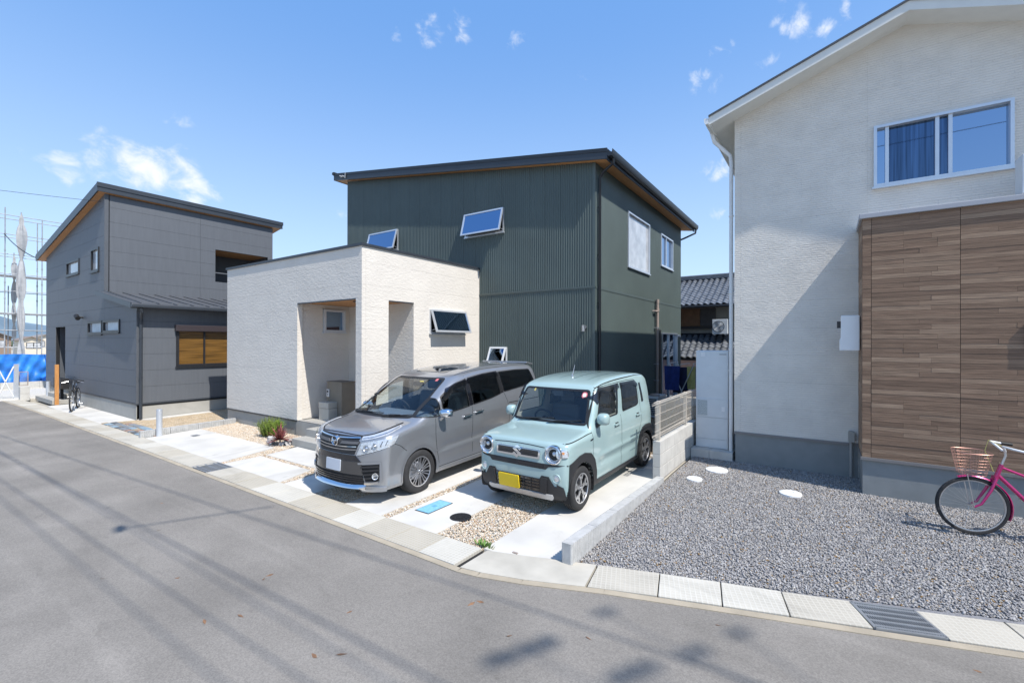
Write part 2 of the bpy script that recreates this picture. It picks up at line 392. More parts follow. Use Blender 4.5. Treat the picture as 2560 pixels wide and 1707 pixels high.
x = -24.6; i = 0; LX = [1,1,1,2,1,1,1,2,2,1,1,1,0,1,2,1,0,1,0,1,1,2,1,0,1,1,1,0,0,2,2,0,0,2,0,0,2,2,0,0,0,0,0,0]
while x < -2.95:
    w = .50 if x > -9.1 else .6
    w = min(w, -2.93 - x)
    if not (-9.07 < x + w/2 < -8.47) and w > .1:
        a, b = eb(EDGE, x+.004), eb(EDGE, x+w-.004); c, d = eb(BACK, x+w-.004), eb(BACK, x+.004)
        gslab((a[0], a[1]+.06), (b[0], b[1]+.06), c, d, LIDS[LX[i % len(LX)]]); i += 1
    x += w
pl = MB()      # plain cast corner of the curve
pl.prism([(-2.92,3.365),(-2.69,3.40),(-2.28,3.525),(-1.78,3.73),(-1.86,4.16),(-2.17,4.045),(-2.84,3.82),(-2.92,3.80)], lambda u, v, w: (u, v, w), -.11, -.066)
pl.build('cast_corner', M['gutter'], gutter)
lip2 = [(-1.77,-1.86),(-1.22,-1.33),(-.74,-.85),(-.27,-.39),(.21,.08)]
JO = [((-1.765,3.735),(-1.845,4.165)),((-1.20,3.94),(-1.30,4.345)),((-.715,4.10),(-.80,4.50)),((-.245,4.255),(-.335,4.635)),((.29,4.43),(.15,4.79)),((.735,4.58),(.58,4.925)),((1.24,4.745),(1.13,5.115)),((1.76,4.92),(1.64,5.30)),((2.3,5.1),(2.18,5.49)),((2.85,5.28),(2.72,5.69))]
for k, (a, b) in enumerate(zip(JO, JO[1:])):
    if k == 4: continue
    e = .005
    gslab((a[0][0]+e, a[0][1]+.01), (b[0][0]-e, b[0][1]+.01), (b[1][0]-e, b[1][1]), (a[1][0]+e, a[1][1]), LIDS[(1,2,2,1,1,1,1,1,1)[k]], top=-.064)
# steel gratings set in the gutter
def grating(label, p0, p1, q1, q0, nb, nc, h):
    t = thing('drain_grating', label, 'drain grating', ((p0[0]+q1[0])/2, (p0[1]+q1[1])/2, h), group='steel gratings in the gutter')
    P = [Vector((*p, h)) for p in (p0, p1, q1, q0)]
    def at(u, v): return (P[0]*(1-u)+P[1]*u)*(1-v) + (P[3]*(1-u)+P[2]*u)*v
    def bar(m, a, b, w, z0, z1):
        d = (b-a); n = Vector((-d.y, d.x, 0)).normalized()*w/2
        m.prism([((a+n).x,(a+n).y),((b+n).x,(b+n).y),((b-n).x,(b-n).y),((a-n).x,(a-n).y)], lambda u, v, w_: (u, v, w_), z0, z1)
    f = MB()
    for a, b in (((0,0),(1,0)),((1,0),(1,1)),((1,1),(0,1)),((0,1),(0,0))): bar(f, at(*a), at(*b), .02, h-.03, h)
    f.build('frame', M['zinc'], t)
    s = MB()
    for k in range(1, nb): bar(s, at(k/nb, 0), at(k/nb, 1), .006, h-.025, h-.004)
    s.build('bearing_bars', M['zinc'], t, kind='stuff')
    for k in range(nc): c = MB(); bar(c, at(0, (k+.5)/nc), at(1, (k+.5)/nc), .022, h-.02, h-.001); c.build('cross_bar', M['zinc'], t)
grating('wide steel drain grating in the kerb in front of the dark gravel yard', (.30,4.45), (.725,4.595), (.575,4.915), (.16,4.775), 26, 5, -.058)
grating('small steel drain grating in the gutter beside the empty parking slab', (-9.06,3.40), (-8.48,3.40), (-8.48,3.79), (-9.06,3.79), 26, 3, -.064)

# driveway: separately cast slabs with gravel joints between
drive = MB(); drive.quad((-13.5,3.8,-.115),(-2.1,3.8,-.115),(-2.1,7.8,-.035),(-13.5,7.8,-.035)); drive.quad((-13.5,7.8,-.035),(-2.1,7.8,-.035),(-2.1,19,-.035),(-13.5,19,-.035))
driveway = drive.build('driveway', M['farsoil'], kind='structure')
def slab(pts, name='concrete_slab', par=None, m=None, up=.0):
    me = MB(); n = len(pts)
    def z(y): return gz(y) + up
    ps = pts
    for lo, hi in ((-99, 7.8), (7.8, 99)):
        c = cliprect(ps, -99, 99, lo, hi)
        if not c: continue
        b = len(me.v); k = len(c)
        me.v += [(x, y, z(y)) for x, y in c] + [(x, y, z(y)-.12) for x, y in c]
        me.f.append(tuple(range(b, b+k))); me.f.append(tuple(range(b+2*k-1, b+k-1, -1)))
        for i in range(k): j = (i+1) % k; me.f.append((b+i, b+j, b+k+j, b+k+i))
    o = me.build(name, m or M['slab'], par or driveway); return o
SLABS = [[(-12.67,3.82),(-9.03,3.82),(-9.30,4.97),(-12.78,4.97)], [(-8.89,3.82),(-7.01,3.82),(-7.2,4.46),(-8.86,4.46)], [(-8.86,4.57),(-7.22,4.57),(-7.3,5.25),(-8.95,5.25)],
 [(-6.90,3.82),(-6.09,3.82),(-6.09,9.3),(-6.90,9.3)], [(-5.36,3.82),(-4.63,3.82),(-4.63,9.3),(-5.36,9.3)], [(-4.48,3.82),(-3.68,3.82),(-3.68,9.0),(-4.48,9.0)], [(-2.99,3.83),(-2.84,3.84),(-2.185,4.065),(-2.185,8.6),(-2.99,8.6)]]
for s in SLABS: slab(s)

# loose stone: every pebble is a small faceted solid with its own tone
def pebbles(name, polys, n, size, ramp, label=None, zf=gz, avoid=(), lift=0., seed=1, dist=None, sq=.55):
    rg = np.random.default_rng(seed); P = []
    areas = [abs(sum(p[i-1][0]*p[i][1]-p[i][0]*p[i-1][1] for i in range(len(p))))/2 for p in polys]
    for p, A in zip(polys, areas):
        k = int(n * A / sum(areas)); a = np.array(p); lo, hi = a.min(0), a.max(0)
        q = rg.uniform(lo, hi, (k*4, 2)); ins = np.ones(len(q), bool)
        sg = np.sign(sum(p[i-1][0]*p[i][1]-p[i][0]*p[i-1][1] for i in range(len(p))))
        for i in range(len(p)):
            e = a[i]-a[i-1]; ins &= (e[0]*(q[:,1]-a[i-1][1]) - e[1]*(q[:,0]-a[i-1][0]))*sg >= 0
        P.append(q[ins][:k])
    P = np.concatenate(P)
    for (cx, cy, r) in avoid: P = P[(P[:,0]-cx)**2 + (P[:,1]-cy)**2 > r*r]
    k = len(P); z = np.array([zf(y) for y in P[:,1]]) + lift
    base = np.array([(1,0,0),(.31,.95,0),(-.81,.59,0),(-.81,-.59,0),(.31,-.95,0),(.15,.1,1),(-.1,.05,-1)])
    tri = np.array([(0,1,5),(1,2,5),(2,3,5),(3,4,5),(4,0,5),(1,0,6),(2,1,6),(3,2,6),(4,3,6),(0,4,6)])
    an = rg.uniform(0, 6.283, k); s = size * rg.uniform(.55, 1.35, k)
    V = base[None] * np.stack([s*rg.uniform(.7,1.3,k), s*rg.uniform(.7,1.1,k), s*sq*rg.uniform(.7,1.3,k)], 1)[:,None]
    V = V * rg.uniform(.8, 1.2, V.shape); tl = rg.normal(0, .35, k)[:,None]
    V[:,:,2] += V[:,:,0]*np.sin(tl); c, sn = np.cos(an)[:,None], np.sin(an)[:,None]
    X = V[:,:,0]*c - V[:,:,1]*sn; Y = V[:,:,0]*sn + V[:,:,1]*c
    V = np.stack([X + P[:,0][:,None], Y + P[:,1][:,None], V[:,:,2] + (z + rg.uniform(-.2,.5,k)*size)[:,None]], 2).reshape(-1, 3)
    F = (tri[None] + 7*np.arange(k)[:,None,None]).reshape(-1, 3)
    me = bpy.data.meshes.new(name); me.vertices.add(len(V)); me.vertices.foreach_set('co', V.ravel().astype(np.float32))
    me.loops.add(F.size); me.loops.foreach_set('vertex_index', F.ravel().astype(np.int32)); me.polygons.add(len(F))
    me.polygons.foreach_set('loop_start', np.arange(0, F.size, 3, dtype=np.int32)); me.update(calc_edges=True)
    at = me.attributes.new('tone', 'FLOAT', 'POINT'); at.data.foreach_set('value', np.repeat(rg.uniform(0, 1, k), 7).astype(np.float32))
    m = bpy.data.materials.new(name); m.use_nodes = True; nn, ll, pp = nodes(m); pp.inputs['Roughness'].default_value = .85; pp.inputs['Specular IOR Level'].default_value = .25
    a = nn.new('ShaderNodeAttribute'); a.attribute_name = 'tone'; r = nn.new('ShaderNodeValToRGB'); r.color_ramp.interpolation = 'CONSTANT'
    while len(r.color_ramp.elements) < len(ramp): r.color_ramp.elements.new(.5)
    for e, (pos, col) in zip(r.color_ramp.elements, ramp): e.position = pos; e.color = (*col, 1)
    ll.new(a.outputs['Fac'], r.inputs[0]); ll.new(r.outputs[0], pp.inputs['Base Color']); me.materials.append(m)
    o = bpy.data.objects.new(name, me); COL.objects.link(o); o['kind'] = 'stuff'; o['label'] = label; return o
BEIGE = [(0,(.62,.52,.40)),(.18,(.70,.62,.50)),(.36,(.55,.40,.25)),(.5,(.72,.68,.61)),(.68,(.46,.36,.28)),(.78,(.64,.50,.34)),(.9,(.74,.72,.68)),(.96,(.38,.19,.09))]
GREY = [(0,(.28,.27,.268)),(.2,(.34,.33,.326)),(.4,(.22,.214,.216)),(.55,(.39,.38,.372)),(.7,(.30,.286,.276)),(.82,(.34,.315,.275)),(.9,(.45,.437,.42)),(.965,(.28,.18,.08))]
beds = [[(-9.03,3.82),(-8.89,3.82),(-8.86,5.1),(-9.32,5.1)],[(-8.87,4.455),(-7.0,4.455),(-7.0,4.575),(-8.87,4.575)],[(-7.25,3.82),(-6.9,3.82),(-6.9,5.5),(-7.3,5.5)],
 [(-6.09,3.8),(-5.36,3.8),(-5.36,7.5),(-6.09,7.5)],[(-4.63,3.8),(-4.48,3.8),(-4.48,7),(-4.63,7)],[(-3.68,3.8),(-2.99,3.8),(-2.99,7.6),(-3.68,7.6)],[(-13.4,4.95),(-9.0,4.95),(-9.3,5.88),(-13.4,5.88)]]
pebbles('beige_gravel', beds, 76000, .0085, BEIGE, 'beige and white pebbles filling the joints of the driveway', lift=-.012, seed=3)
pebbles('brown_gravel', [[(-4.3,8.3),(-2.25,8.3),(-2.25,16),(-4.3,16)]], 26000, .014, [(0,(.30,.22,.14)),(.3,(.38,.29,.19)),(.55,(.22,.16,.11)),(.8,(.45,.37,.27))], 'brown gravel in the passage beside the green house', lift=-.005, seed=4)
yb = [(-2.05,4.10),(-1.68,4.235),(-.86,4.495),(-.17,4.70),(.57,4.935),(1.25,5.17),(2.85,5.75),(13.8,9.4)]

gy = MB()
yy = [4.0 + .4*i for i in range(25)]
for a, b in zip(yy, yy[1:]):
    c = cliprect(yb + [(13.8,13),(-2.05,13)], -99, 99, a, b)
    if c: gy.quad(*[(x, y, gz(y)-.018) for x, y in c])
gy.build('gravel_yard_base', mat('stone_dust', (.19,.19,.20), .95, var=.3, vs=90), kind='structure')
pebbles('grey_gravel', [[(-2.05,4.09),(2.85,5.76),(2.85,9.0),(-2.05,9.6)]], 115000, .0108, GREY, 'dark grey crushed stone covering the yard of the white house', lift=-.012, seed=5)
# stains and damp patches on the road and slabs keep their own shape
def stain(m, scale, lo, hi, dark, seedoff=0):
    n, l, p = nodes(m); g = n.new('ShaderNodeNewGeometry'); mp = n.new('ShaderNodeMapping'); mp.inputs['Location'].default_value = (seedoff, seedoff*.7, 0); mp.inputs['Scale'].default_value = scale; l.new(g.outputs['Position'], mp.inputs[0])
    t = n.new('ShaderNodeTexNoise'); t.inputs['Scale'].default_value = 1; t.inputs['Detail'].default_value = 8; t.inputs['Roughness'].default_value = .62; t.inputs['Distortion'].default_value = .6; l.new(mp.outputs[0], t.inputs['Vector'])
    r = n.new('ShaderNodeMapRange'); r.interpolation_type = 'SMOOTHSTEP'; r.inputs['From Min'].default_value = lo; r.inputs['From Max'].default_value = hi; r.inputs['To Min'].default_value = 1; r.inputs['To Max'].default_value = dark; l.new(t.outputs['Fac'], r.inputs['Value'])
    c = n.new('ShaderNodeCombineColor'); [l.new(r.outputs[0], c.inputs[i]) for i in range(3)]
    x = n.new('ShaderNodeMix'); x.data_type = 'RGBA'; x.blend_type = 'MULTIPLY'; x.inputs['Factor'].default_value = 1
    src = p.inputs['Base Color'].links[0].from_socket if p.inputs['Base Color'].links else None
    if src: l.new(src, x.inputs['A'])
    else: x.inputs['A'].default_value = p.inputs['Base Color'].default_value
    l.new(c.outputs[0], x.inputs['B']); l.new(x.outputs['Result'], p.inputs['Base Color'])
stain(M['asphalt'], (.35,1.1,1), .52, .72, .85); stain(M['asphalt'], (2.2,3.5,1), .60, .70, .87, 11); stain(M['asphalt'], (.12,2.2,1), .50, .66, 1.10, 5)
stain(M['slab'], (1.6,.5,1), .52, .74, .84, 3); stain(M['slab'], (5,3,1), .60, .72, .88, 9)
for q in LIDS: stain(q, (1.2,2.2,1), .5, .72, .82, 4)
stain(M['found'], (1.5,1.5,2.5), .52, .72, .88, 2)
# ------------------------------------------------------------------ window builders
def frame_bars(m, fn, u0, u1, v0, v1, w, d0, d1):
    h = lambda a, b, c: fn(a, c, b)
    m.hexa(h, u0, u1, d0, d1, v0, v0+w); m.hexa(h, u0, u1, d0, d1, v1-w, v1)
    m.hexa(h, u0, u0+w, d0, d1, v0+w, v1-w); m.hexa(h, u1-w, u1, d0, d1, v0+w, v1-w)
def window(par, ax, pl, u0, u1, v0, v1, fm, gm, fw=.045, out=.03, mull=(), inner=.045, gd=.03, alt={}):
    fn = FX[ax](pl); m = MB(); frame_bars(m, fn, u0, u1, v0, v1, fw, -out, .10)
    for u in mull: m.hexa(lambda a, b, c: fn(a, c, b), u-.022, u+.022, -out*.4, .08, v0+fw, v1-fw)
    w = m.build('window', fm, par)
    es = [u0+fw] + list(mull) + [u1-fw]
    for i, (a, b) in enumerate(zip(es, es[1:])):
        g = MB(); g.hexa(lambda p, q, r: fn(p, r, q), a, b, gd+.012*(i % 2), gd+.008+.012*(i % 2), v0+fw, v1-fw); g.build('pane', alt.get(i, gm), w)
    s = MB(); s.hexa(lambda p, q, r: fn(p, r, q), u0-.02, u1+.02, -out-.02, .02, v0-.03, v0-.002); s.build('sill', fm, w)
    return w
def awning(par, ax, pl, u0, u1, v0, v1, fm, gm, ang=15, fw=.042):
    fn = FX[ax](pl); m = MB(); frame_bars(m, fn, u0, u1, v0, v1, .035, -.035, .10)
    w = m.build('window', fm, par)
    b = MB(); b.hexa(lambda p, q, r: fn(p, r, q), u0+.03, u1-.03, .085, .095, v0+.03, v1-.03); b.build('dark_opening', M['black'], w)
    H = v1 - v0; a = R(ang)
    def tf(u, s, n): return fn(u, v1 - .01 - s*math.cos(a) + n*math.sin(a), -.035 - s*math.sin(a) - n*math.cos(a))
    sm = MB(); hx = lambda x0, x1, s0, s1: sm.hexa(tf, x0, x1, s0, s1, 0, .035)
    hx(u0, u1, 0, fw); hx(u0, u1, H-fw, H); hx(u0, u0+fw, fw, H-fw); hx(u1-fw, u1, fw, H-fw)
    sm.build('sash', fm, w)
    g = MB(); g.hexa(tf, u0+fw, u1-fw, fw, H-fw, .012, .02); g.build('pane', gm, w)
    st = MB()
    for u in (u0+.05, u1-.05): st.tube([tf(u, H*.85, 0), fn(u, v0+.06, -.01)], .008, 6)
    st.build('stay_arm', M['zinc'], w)
    s = MB(); s.hexa(lambda p, q, r: fn(p, r, q), u0-.015, u1+.015, -.055, .02, v0-.028, v0-.002); s.build('sill', fm, w)
    return w

# ------------------------------------------------------------------ green house with its cream annex
GH = thing('house', 'dark green corrugated two storey house with a cream single storey entrance annex', 'house', (-9, 11, 0))
yg, xr = 9.693, -4.385
top = lambda x: 7.56 - .1475*(x + 13.52)
W1 = (-12.28,-10.95,4.96,5.585); W2 = (-8.24,-6.925,4.965,5.59); W3 = (-7.34,-6.82,1.53,1.975)
pF = [(-13.52,3.39),(xr,3.39),(xr,top(xr)),(-13.52,top(-13.52))]
WA = (11.73,13.51,4.115,5.585); WB = (14.64,15.98,4.55,5.565); WD = (14.77,16.56,.20,2.42)
yb_ = 17.06
def sheets(ax, pl, poly, holes, w=.434):
    us = [q[0] for q in poly]; u, hi = min(us), max(us)
    while u < hi-.02:
        e = min(u+w, hi); e = hi if hi-e < .1 else e; c = cliprect(poly, u+.0015, e-.0015, -99, 99)
        corr(GH, 'cladding_sheet', ax, pl+(random.uniform(-.001,.001)), c, holes, M['green']); u = e
m = MB()
for q in minus(pF, [W1, W2])+minus([(-8.2,.25),(xr,.25),(xr,3.34),(-8.2,3.34)], [W3]): m.prism(q, FX['F'](yg), .012, .02)
for q in minus([(yg,.25),(yb_,.25),(yb_,6.2),(yg,6.2)], [WA, WB, WD]): m.prism(q, FX['R'](xr), .012, .02)
m.build('wall_underlay', M['black'], GH)
sheets('F', yg, pF, [W1, W2])
sheets('F', yg, [(-8.2,.25),(xr,.25),(xr,3.34),(-8.2,3.34)], [W3])
sheets('R', xr, [(yg,3.39),(yb_,3.39),(yb_,6.2),(yg,6.2)], [WA, WB])
sheets('R', xr, [(yg,.25),(yb_,.25),(yb_,3.34),(yg,3.34)], [WD])
m = MB(); m.box(-13.515,xr-.03,yb_-.2,yb_,0,6); m.box(-13.52,-13.3,yg+.03,yb_-.2,0,7.4)
m.prism([(-13.4,0),(xr-.1,0),(xr-.1,top(xr-.1)-.1),(-13.4,top(-13.4)-.1)], lambda u, v, d: (u, d, v), yb_-.01, yb_+.05)
m.build('rear_wall', M['greentrim'], GH)
m = MB(); m.box(-7.8,xr,yg+.01,yg+.1,-.12,.25); m.box(xr-.1,xr-.01,yg+.1,yb_,-.12,.25); m.build('foundation', M['found'], GH)
m = MB(); m.box(-13.53,xr+.016,yg-.022,yg+.03,3.335,3.395); m.box(xr-.03,xr+.022,yg+.03,yb_,3.335,3.395)
m.box(-13.53,xr+.03,yg-.03,yg+.03,3.36,3.37); m.build('storey_band', M['greentrim'], GH)
m = MB(); m.box(xr-.045,xr+.018,yg-.018,yg+.045,.25,6.2); m.build('corner_trim', M['greentrim'], GH)
for w in (W1, W2): awning(GH, 'F', yg-.012, *w, M['alu'], M['winglass'])
awning(GH, 'F', yg-.012, *W3, M['whiteframe'], M['winglass'], ang=22)
window(GH, 'R', xr+.012, *WA, M['alu'], M['curtainglass'], fw=.04)
w = window(GH, 'R', xr+.012, *WB, M['alu'], M['winglass'], mull=(15.25,), fw=.04)
m = MB(); fr = FX['R'](xr); m.hexa(lambda a, b, c: fr(a, c, b), 15.28, 15.93, .06, .064, 4.6, 5.5); m.build('curtain', M['whitepaint'], w)
window(GH, 'R', xr+.012, *WD, M['alu'], M['winglass'], mull=(15.62,), fw=.045)
m = MB(); m.box(xr-.01, xr+.05, 14.40, 14.58, .25, 2.5); m.build('sash_shutter_box', M['black'], GH)
# roof: single pitch, timber soffit, black fascia and gutter
yo = yg - .215; yo2 = yb_ + .45; xe = -4.00; xl = -13.98
rt = lambda x: 6.365 - .1493*(x - xe)
def roofprism(x0, x1, y0, y1, a, b, name, mt):
    m = MB(); m.prism([(x0, rt(x0)+a), (x1, rt(x1)+a), (x1, rt(x1)+b), (x0, rt(x0)+b)], lambda u, v, d: (u, d, v), y0, y1); return m.build(name, mt, GH)
roofprism(xl, xe, yo+.03, yo2, -.05, 0, 'roof', M['roofblack'])
roofprism(xl+.03, xe-.02, yo+.032, yo2-.03, -.21, -.19, 'soffit', M['soffit'])
roofprism(xl, xe, yo, yo+.03, -.225, .005, 'verge_fascia', M['fasciadark'])
roofprism(xl-.01, xe+.0, yo-.012, yo, -.07, .012, 'verge_cap', M['roofblack'])
m = MB(); m.box(xl, xl+.03, yo+.03, yo2, rt(xl)-.225, rt(xl)-.01); m.build('rear_fascia', M['fasciadark'], GH)
m = MB(); m.box(xl-.06, xl+.05, yo-.03, yo2, rt(xl)-.03, rt(xl)+.05); m.build('ridge_cap', M['roofblack'], GH)
m = MB(); m.prism([(xe-.03,-.24),(xe+.0,-.24),(xe+.0,.0),(xe-.03,0)], lambda u, v, d: (u, d, rt(xe)+v), yo+.03, yo2); m.build('eave_fascia', M['fasciadark'], GH)
m = MB(); g = [(xe+.002,-.04),(xe+.002,-.15),(xe+.03,-.18),(xe+.09,-.17),(xe+.125,-.12),(xe+.13,-.035),(xe+.12,-.035),(xe+.11,-.10)]
m.prism(g, lambda u, v, d: (u, d, rt(xe)+v), yo-.01, yo2+.01); m.build('eave_gutter', M['roofblack'], GH, smooth=True)
def downpipe(par, pts, r, mt, clips, ax):
    m = MB(); m.tube(pts, r, 12); p = m.build('downpipe', mt, par, smooth=True)
    for x, y, z in clips:
        c = MB(); c.tube([(x, y, z-.012), (x, y, z+.012)], r*1.25, 12); c.box(x-.01, x+.01, y, y+.06, z-.008, z+.008) if ax == 'F' else c.box(x-.06, x, y-.01, y+.01, z-.008, z+.008)
        c.build('clip', mt, p)
px, py = xr+.075, yg+.10
downpipe(GH, [(xe+.06,yg-.02,6.22),(xe+.05,yg-.0,6.10),(xr+.16,yg+.08,5.98),(px,py,5.86),(px,py,.0)], .032, M['blackplastic'], [(px,py,5.2),(px,py,4.1),(px,py,3.0),(px,py,1.8),(px,py,.8)], 'R')
m = MB(); m.tube([(xe+.06,yb_+.38,6.2),(xe+.05,yb_+.36,6.06),(xr+.1,yb_+.1,5.86),(xr-.1,yb_+.1,5.8)], .032, 10); m.build('downpipe', M['blackplastic'], GH, smooth=True)
m = MB(); m.tube([(xr+.09,14.07,-.05),(xr+.09,14.07,3.40)], .042, 14); m.tube([(xr+.09,14.07,3.05),(xr+.09,14.07,3.14)], .055, 14); m.tube([(xr+.09,14.07,3.3),(xr+.09,14.07,3.42)], .050, 14)
m.tube([(xr+.09,14.07,3.05),(xr+.09,13.85,3.05),(xr,13.85,3.05)], .030, 10)
pp = m.build('vent_pipe', M['tan'], GH, smooth=True)
m = MB()
for z in (2.55, 1.45, .95): m.tube([(xr+.0,13.98,z),(xr+.09,13.98,z)], .012, 8); m.tube([(xr+.09,14.07,z-.015),(xr+.09,14.07,z+.015)], .048, 14)
m.build('clip', M['zinc'], pp)
# wall spotlight and camera bracket
m = MB(); m.tube([(-4.62,yg-.01,2.45),(-4.62,yg-.06,2.45)], .045, 14); m.tube([(-4.62,yg-.12,2.50),(-4.62,yg-.10,2.36)], [.035,.042], 14); m.tube([(-4.62,yg-.06,2.45),(-4.62,yg-.11,2.44)], .012, 8)
m.build('wall_spotlight', M['steel'], GH, smooth=True)
m = MB(); m.tube([(xr,16.72,2.33),(xr+.10,16.72,2.33)], .045, 12); m.build('vent_hood', M['alu'], GH, smooth=True)
m = MB()
for x in (-13.55,-13.42): m.tube([(x+.0,yo-.02,rt(x)-.16),(x+.03,yo-.09,rt(x)-.12),(x+.10,yo-.02,rt(x)-.15)], .016, 6)
m.tube([(-13.32,yo-.03,rt(-13.3)-.18),(-13.30,yo-.03,rt(-13.3)+.0)], .02, 6)
m.build('cable_bracket', M['zinc'], GH)

# annex
def plaster(name, col, bs=(26,26,34), st=.52):
    m = mat(name, col, .85, var=.035, vs=2, spec=.3); n, l, p = nodes(m)
    g = n.new('ShaderNodeNewGeometry'); mp = n.new('ShaderNodeMapping'); mp.inputs['Scale'].default_value = bs; mp.inputs['Rotation'].default_value = (0, .35, .25)
    l.new(g.outputs['Position'], mp.inputs[0])
    t = n.new('ShaderNodeTexNoise'); t.inputs['Scale'].default_value = .55; t.inputs['Detail'].default_value = 5; t.inputs['Distortion'].default_value = .8; l.new(mp.outputs[0], t.inputs['Vector'])
    b = n.new('ShaderNodeBump'); b.inputs['Strength'].default_value = st; b.inputs['Distance'].default_value = .02; l.new(t.outputs['Fac'], b.inputs['Height']); l.new(b.outputs[0], p.inputs['Normal'])
    return m
M['cream_plaster'] = plaster('cream_combed_siding', (.655,.615,.555), bs=(22,22,42))
xa, ya, xal = -7.743, 5.892, -13.50
at = 4.045
PO = (-10.07,-7.93,.30,2.985); PR = (6.58,7.305,.30,2.985); AW = (7.80,9.06,2.31,2.875)
fF = [(xal,.295),(xa,.295),(xa,at),(xal,at)]; fR = [(ya,.295),(yg-.016,.295),(yg-.016,at),(ya,at)]
panels(GH, 'F', ya, fF, [PO], [xal,-12.45,-11.2,-10.15,-7.83,xa], [.295,.55,1.0,1.455,1.91,2.365,2.82,3.275,3.73,4.05], M['cream_plaster'], gap=.002)
panels(GH, 'R', xa, [(ya+.0145,.295),(yg-.016,.295),(yg-.016,at),(ya+.0145,at)], [PR, AW], [ya,5.99,9.66,9.7], [.295,.55,1.0,1.455,1.91,2.365,2.82,3.275,3.73,4.05], M['cream_plaster'], gap=.002)
wall(GH, 'annex_wall', 'F', ya, [(xal,.295),(xa-.10,.295),(xa-.10,at),(xal,at)], [PO], .10, M['joint'], d0=.0145)
wall(GH, 'annex_wall', 'R', xa, [(ya+.12,.295),(yg-.02,.295),(yg-.02,at),(ya+.12,at)], [PR, AW], .10, M['joint'], d0=.0145)
# porch room: left wall with window, rear wall with door, pillar returns, timber ceiling
panels(GH, 'R', -10.10+.0, [(ya+.12,.295),(7.32,.295),(7.32,3.02),(ya+.12,3.02)], [(6.56,7.185,2.325,2.905)], [5.9,9], [.295,.55,1.0,1.455,1.91,2.365,2.82,3.275], M['cream_plaster'], gap=.002)
m = MB(); m.box(-10.135,-10.066,ya+.0145,ya+.125,.297,2.981); m.build('porch_jamb', M['cream_plaster'], GH)
panels(GH, 'F', 7.301, [(-10.10,.295),(xa-.0145,.295),(xa-.0145,3.02),(-10.10,3.02)], [(-9.70,-8.75,.3,2.45)], [-10.1,-9.75,-8.7,xa], [.295,.55,1.0,1.455,1.91,2.365,2.82,3.275], M['cream_plaster'], gap=.002)
window(GH, 'R', -10.10, 6.575, 7.17, 2.34, 2.89, M['whiteframe'], M['winglass'], fw=.05, out=.05)
m = MB(); m.box(-9.70,-8.75,7.335,7.38,.30,2.45); d = m.build('front_door', M['doorwood'], GH)
m = MB(); m.tube([(-8.84,7.28,.9),(-8.84,7.28,1.7)], .014, 8); m.build('handle', M['steel'], d)
m = MB(); frame_bars(m, FX['F'](7.305), -9.74, -8.71, .28, 2.49, .04, -.02, .05); m.build('door_frame', M['doorwood'], d)
m = MB(); m.box(-10.08,xa-.02,ya+.03,7.30,2.99,3.02); m.build('porch_ceiling', M['soffit'], GH)
m = MB(); m.box(-10.06,-7.94,ya-.006,ya+.03,2.965,2.99); m.box(xa-.03,xa+.006,6.59,7.30,2.965,2.99); m.build('lintel_trim', M['fasciadark'], GH)
m = MB(); m.tube([(-8.5,6.3,2.989),(-8.5,6.3,2.97)], .05, 16); m.build('downlight', M['darkframe'], GH)
m = MB(); m.box(-7.95,-7.934,ya+.0145,6.583,.297,2.981); m.box(-7.934,xa-.0145,6.568,6.584,.297,2.981); m.build('pillar_lining', M['cream_plaster'], GH)
m = MB(); m.box(-10.1,xa+.0,ya+.0,7.4,-.1,.285); m.build('porch_floor', M['found'], GH)
m = MB(); m.box(xal,-10.1,ya+.02,ya+.12,-.15,.262); m.box(xa-.12,xa-.02,7.4,yg,-.15,.262); m.build('foundation', M['found'], GH)
m = MB(); m.box(xal-.01,-10.07,ya-.012,ya+.02,.262,.293); m.box(-7.93,xa+.012,ya-.012,ya+.02,.262,.293); m.box(xa-.02,xa+.012,ya+.02,yg-.02,.262,.293); m.box(-10.12,-10.06,ya+.02,6.6,.262,.293); m.build('base_flashing', M['fasciadark'], GH)
m = MB(); m.box(xal-.03,xa+.03,ya-.03,ya+.14,at,at+.055); m.box(xa-.14,xa+.03,ya+.14,yg-.016,at,at+.055); m.box(xal-.03,xal+.14,ya+.14,yg-.016,at,at+.055); m.build('parapet_coping', M['fasciadark'], GH)
m = MB(); m.box(xal+.14,xa-.14,ya+.14,yg-.02,3.7,3.75); m.build('flat_roof', M['greyroof'], GH)
m = MB(); m.box(xal,xal+.1,ya+.13,yg,-.1,at); m.build('annex_side_wall', M['cream_plaster'], GH)
awning(GH, 'R', xa, *AW, M['alu'], M['winglass'], ang=19)
for x0, x1, y0, y1, z1 in ((-9.2,-7.9,5.27,5.58,.09),(-9.2,-7.9,5.58,5.888,.245)):
    m = MB(); m.box(x0, x1, y0, y1+.0, -.12, z1); m.build('step', M['found'], GH, bevel=.008)
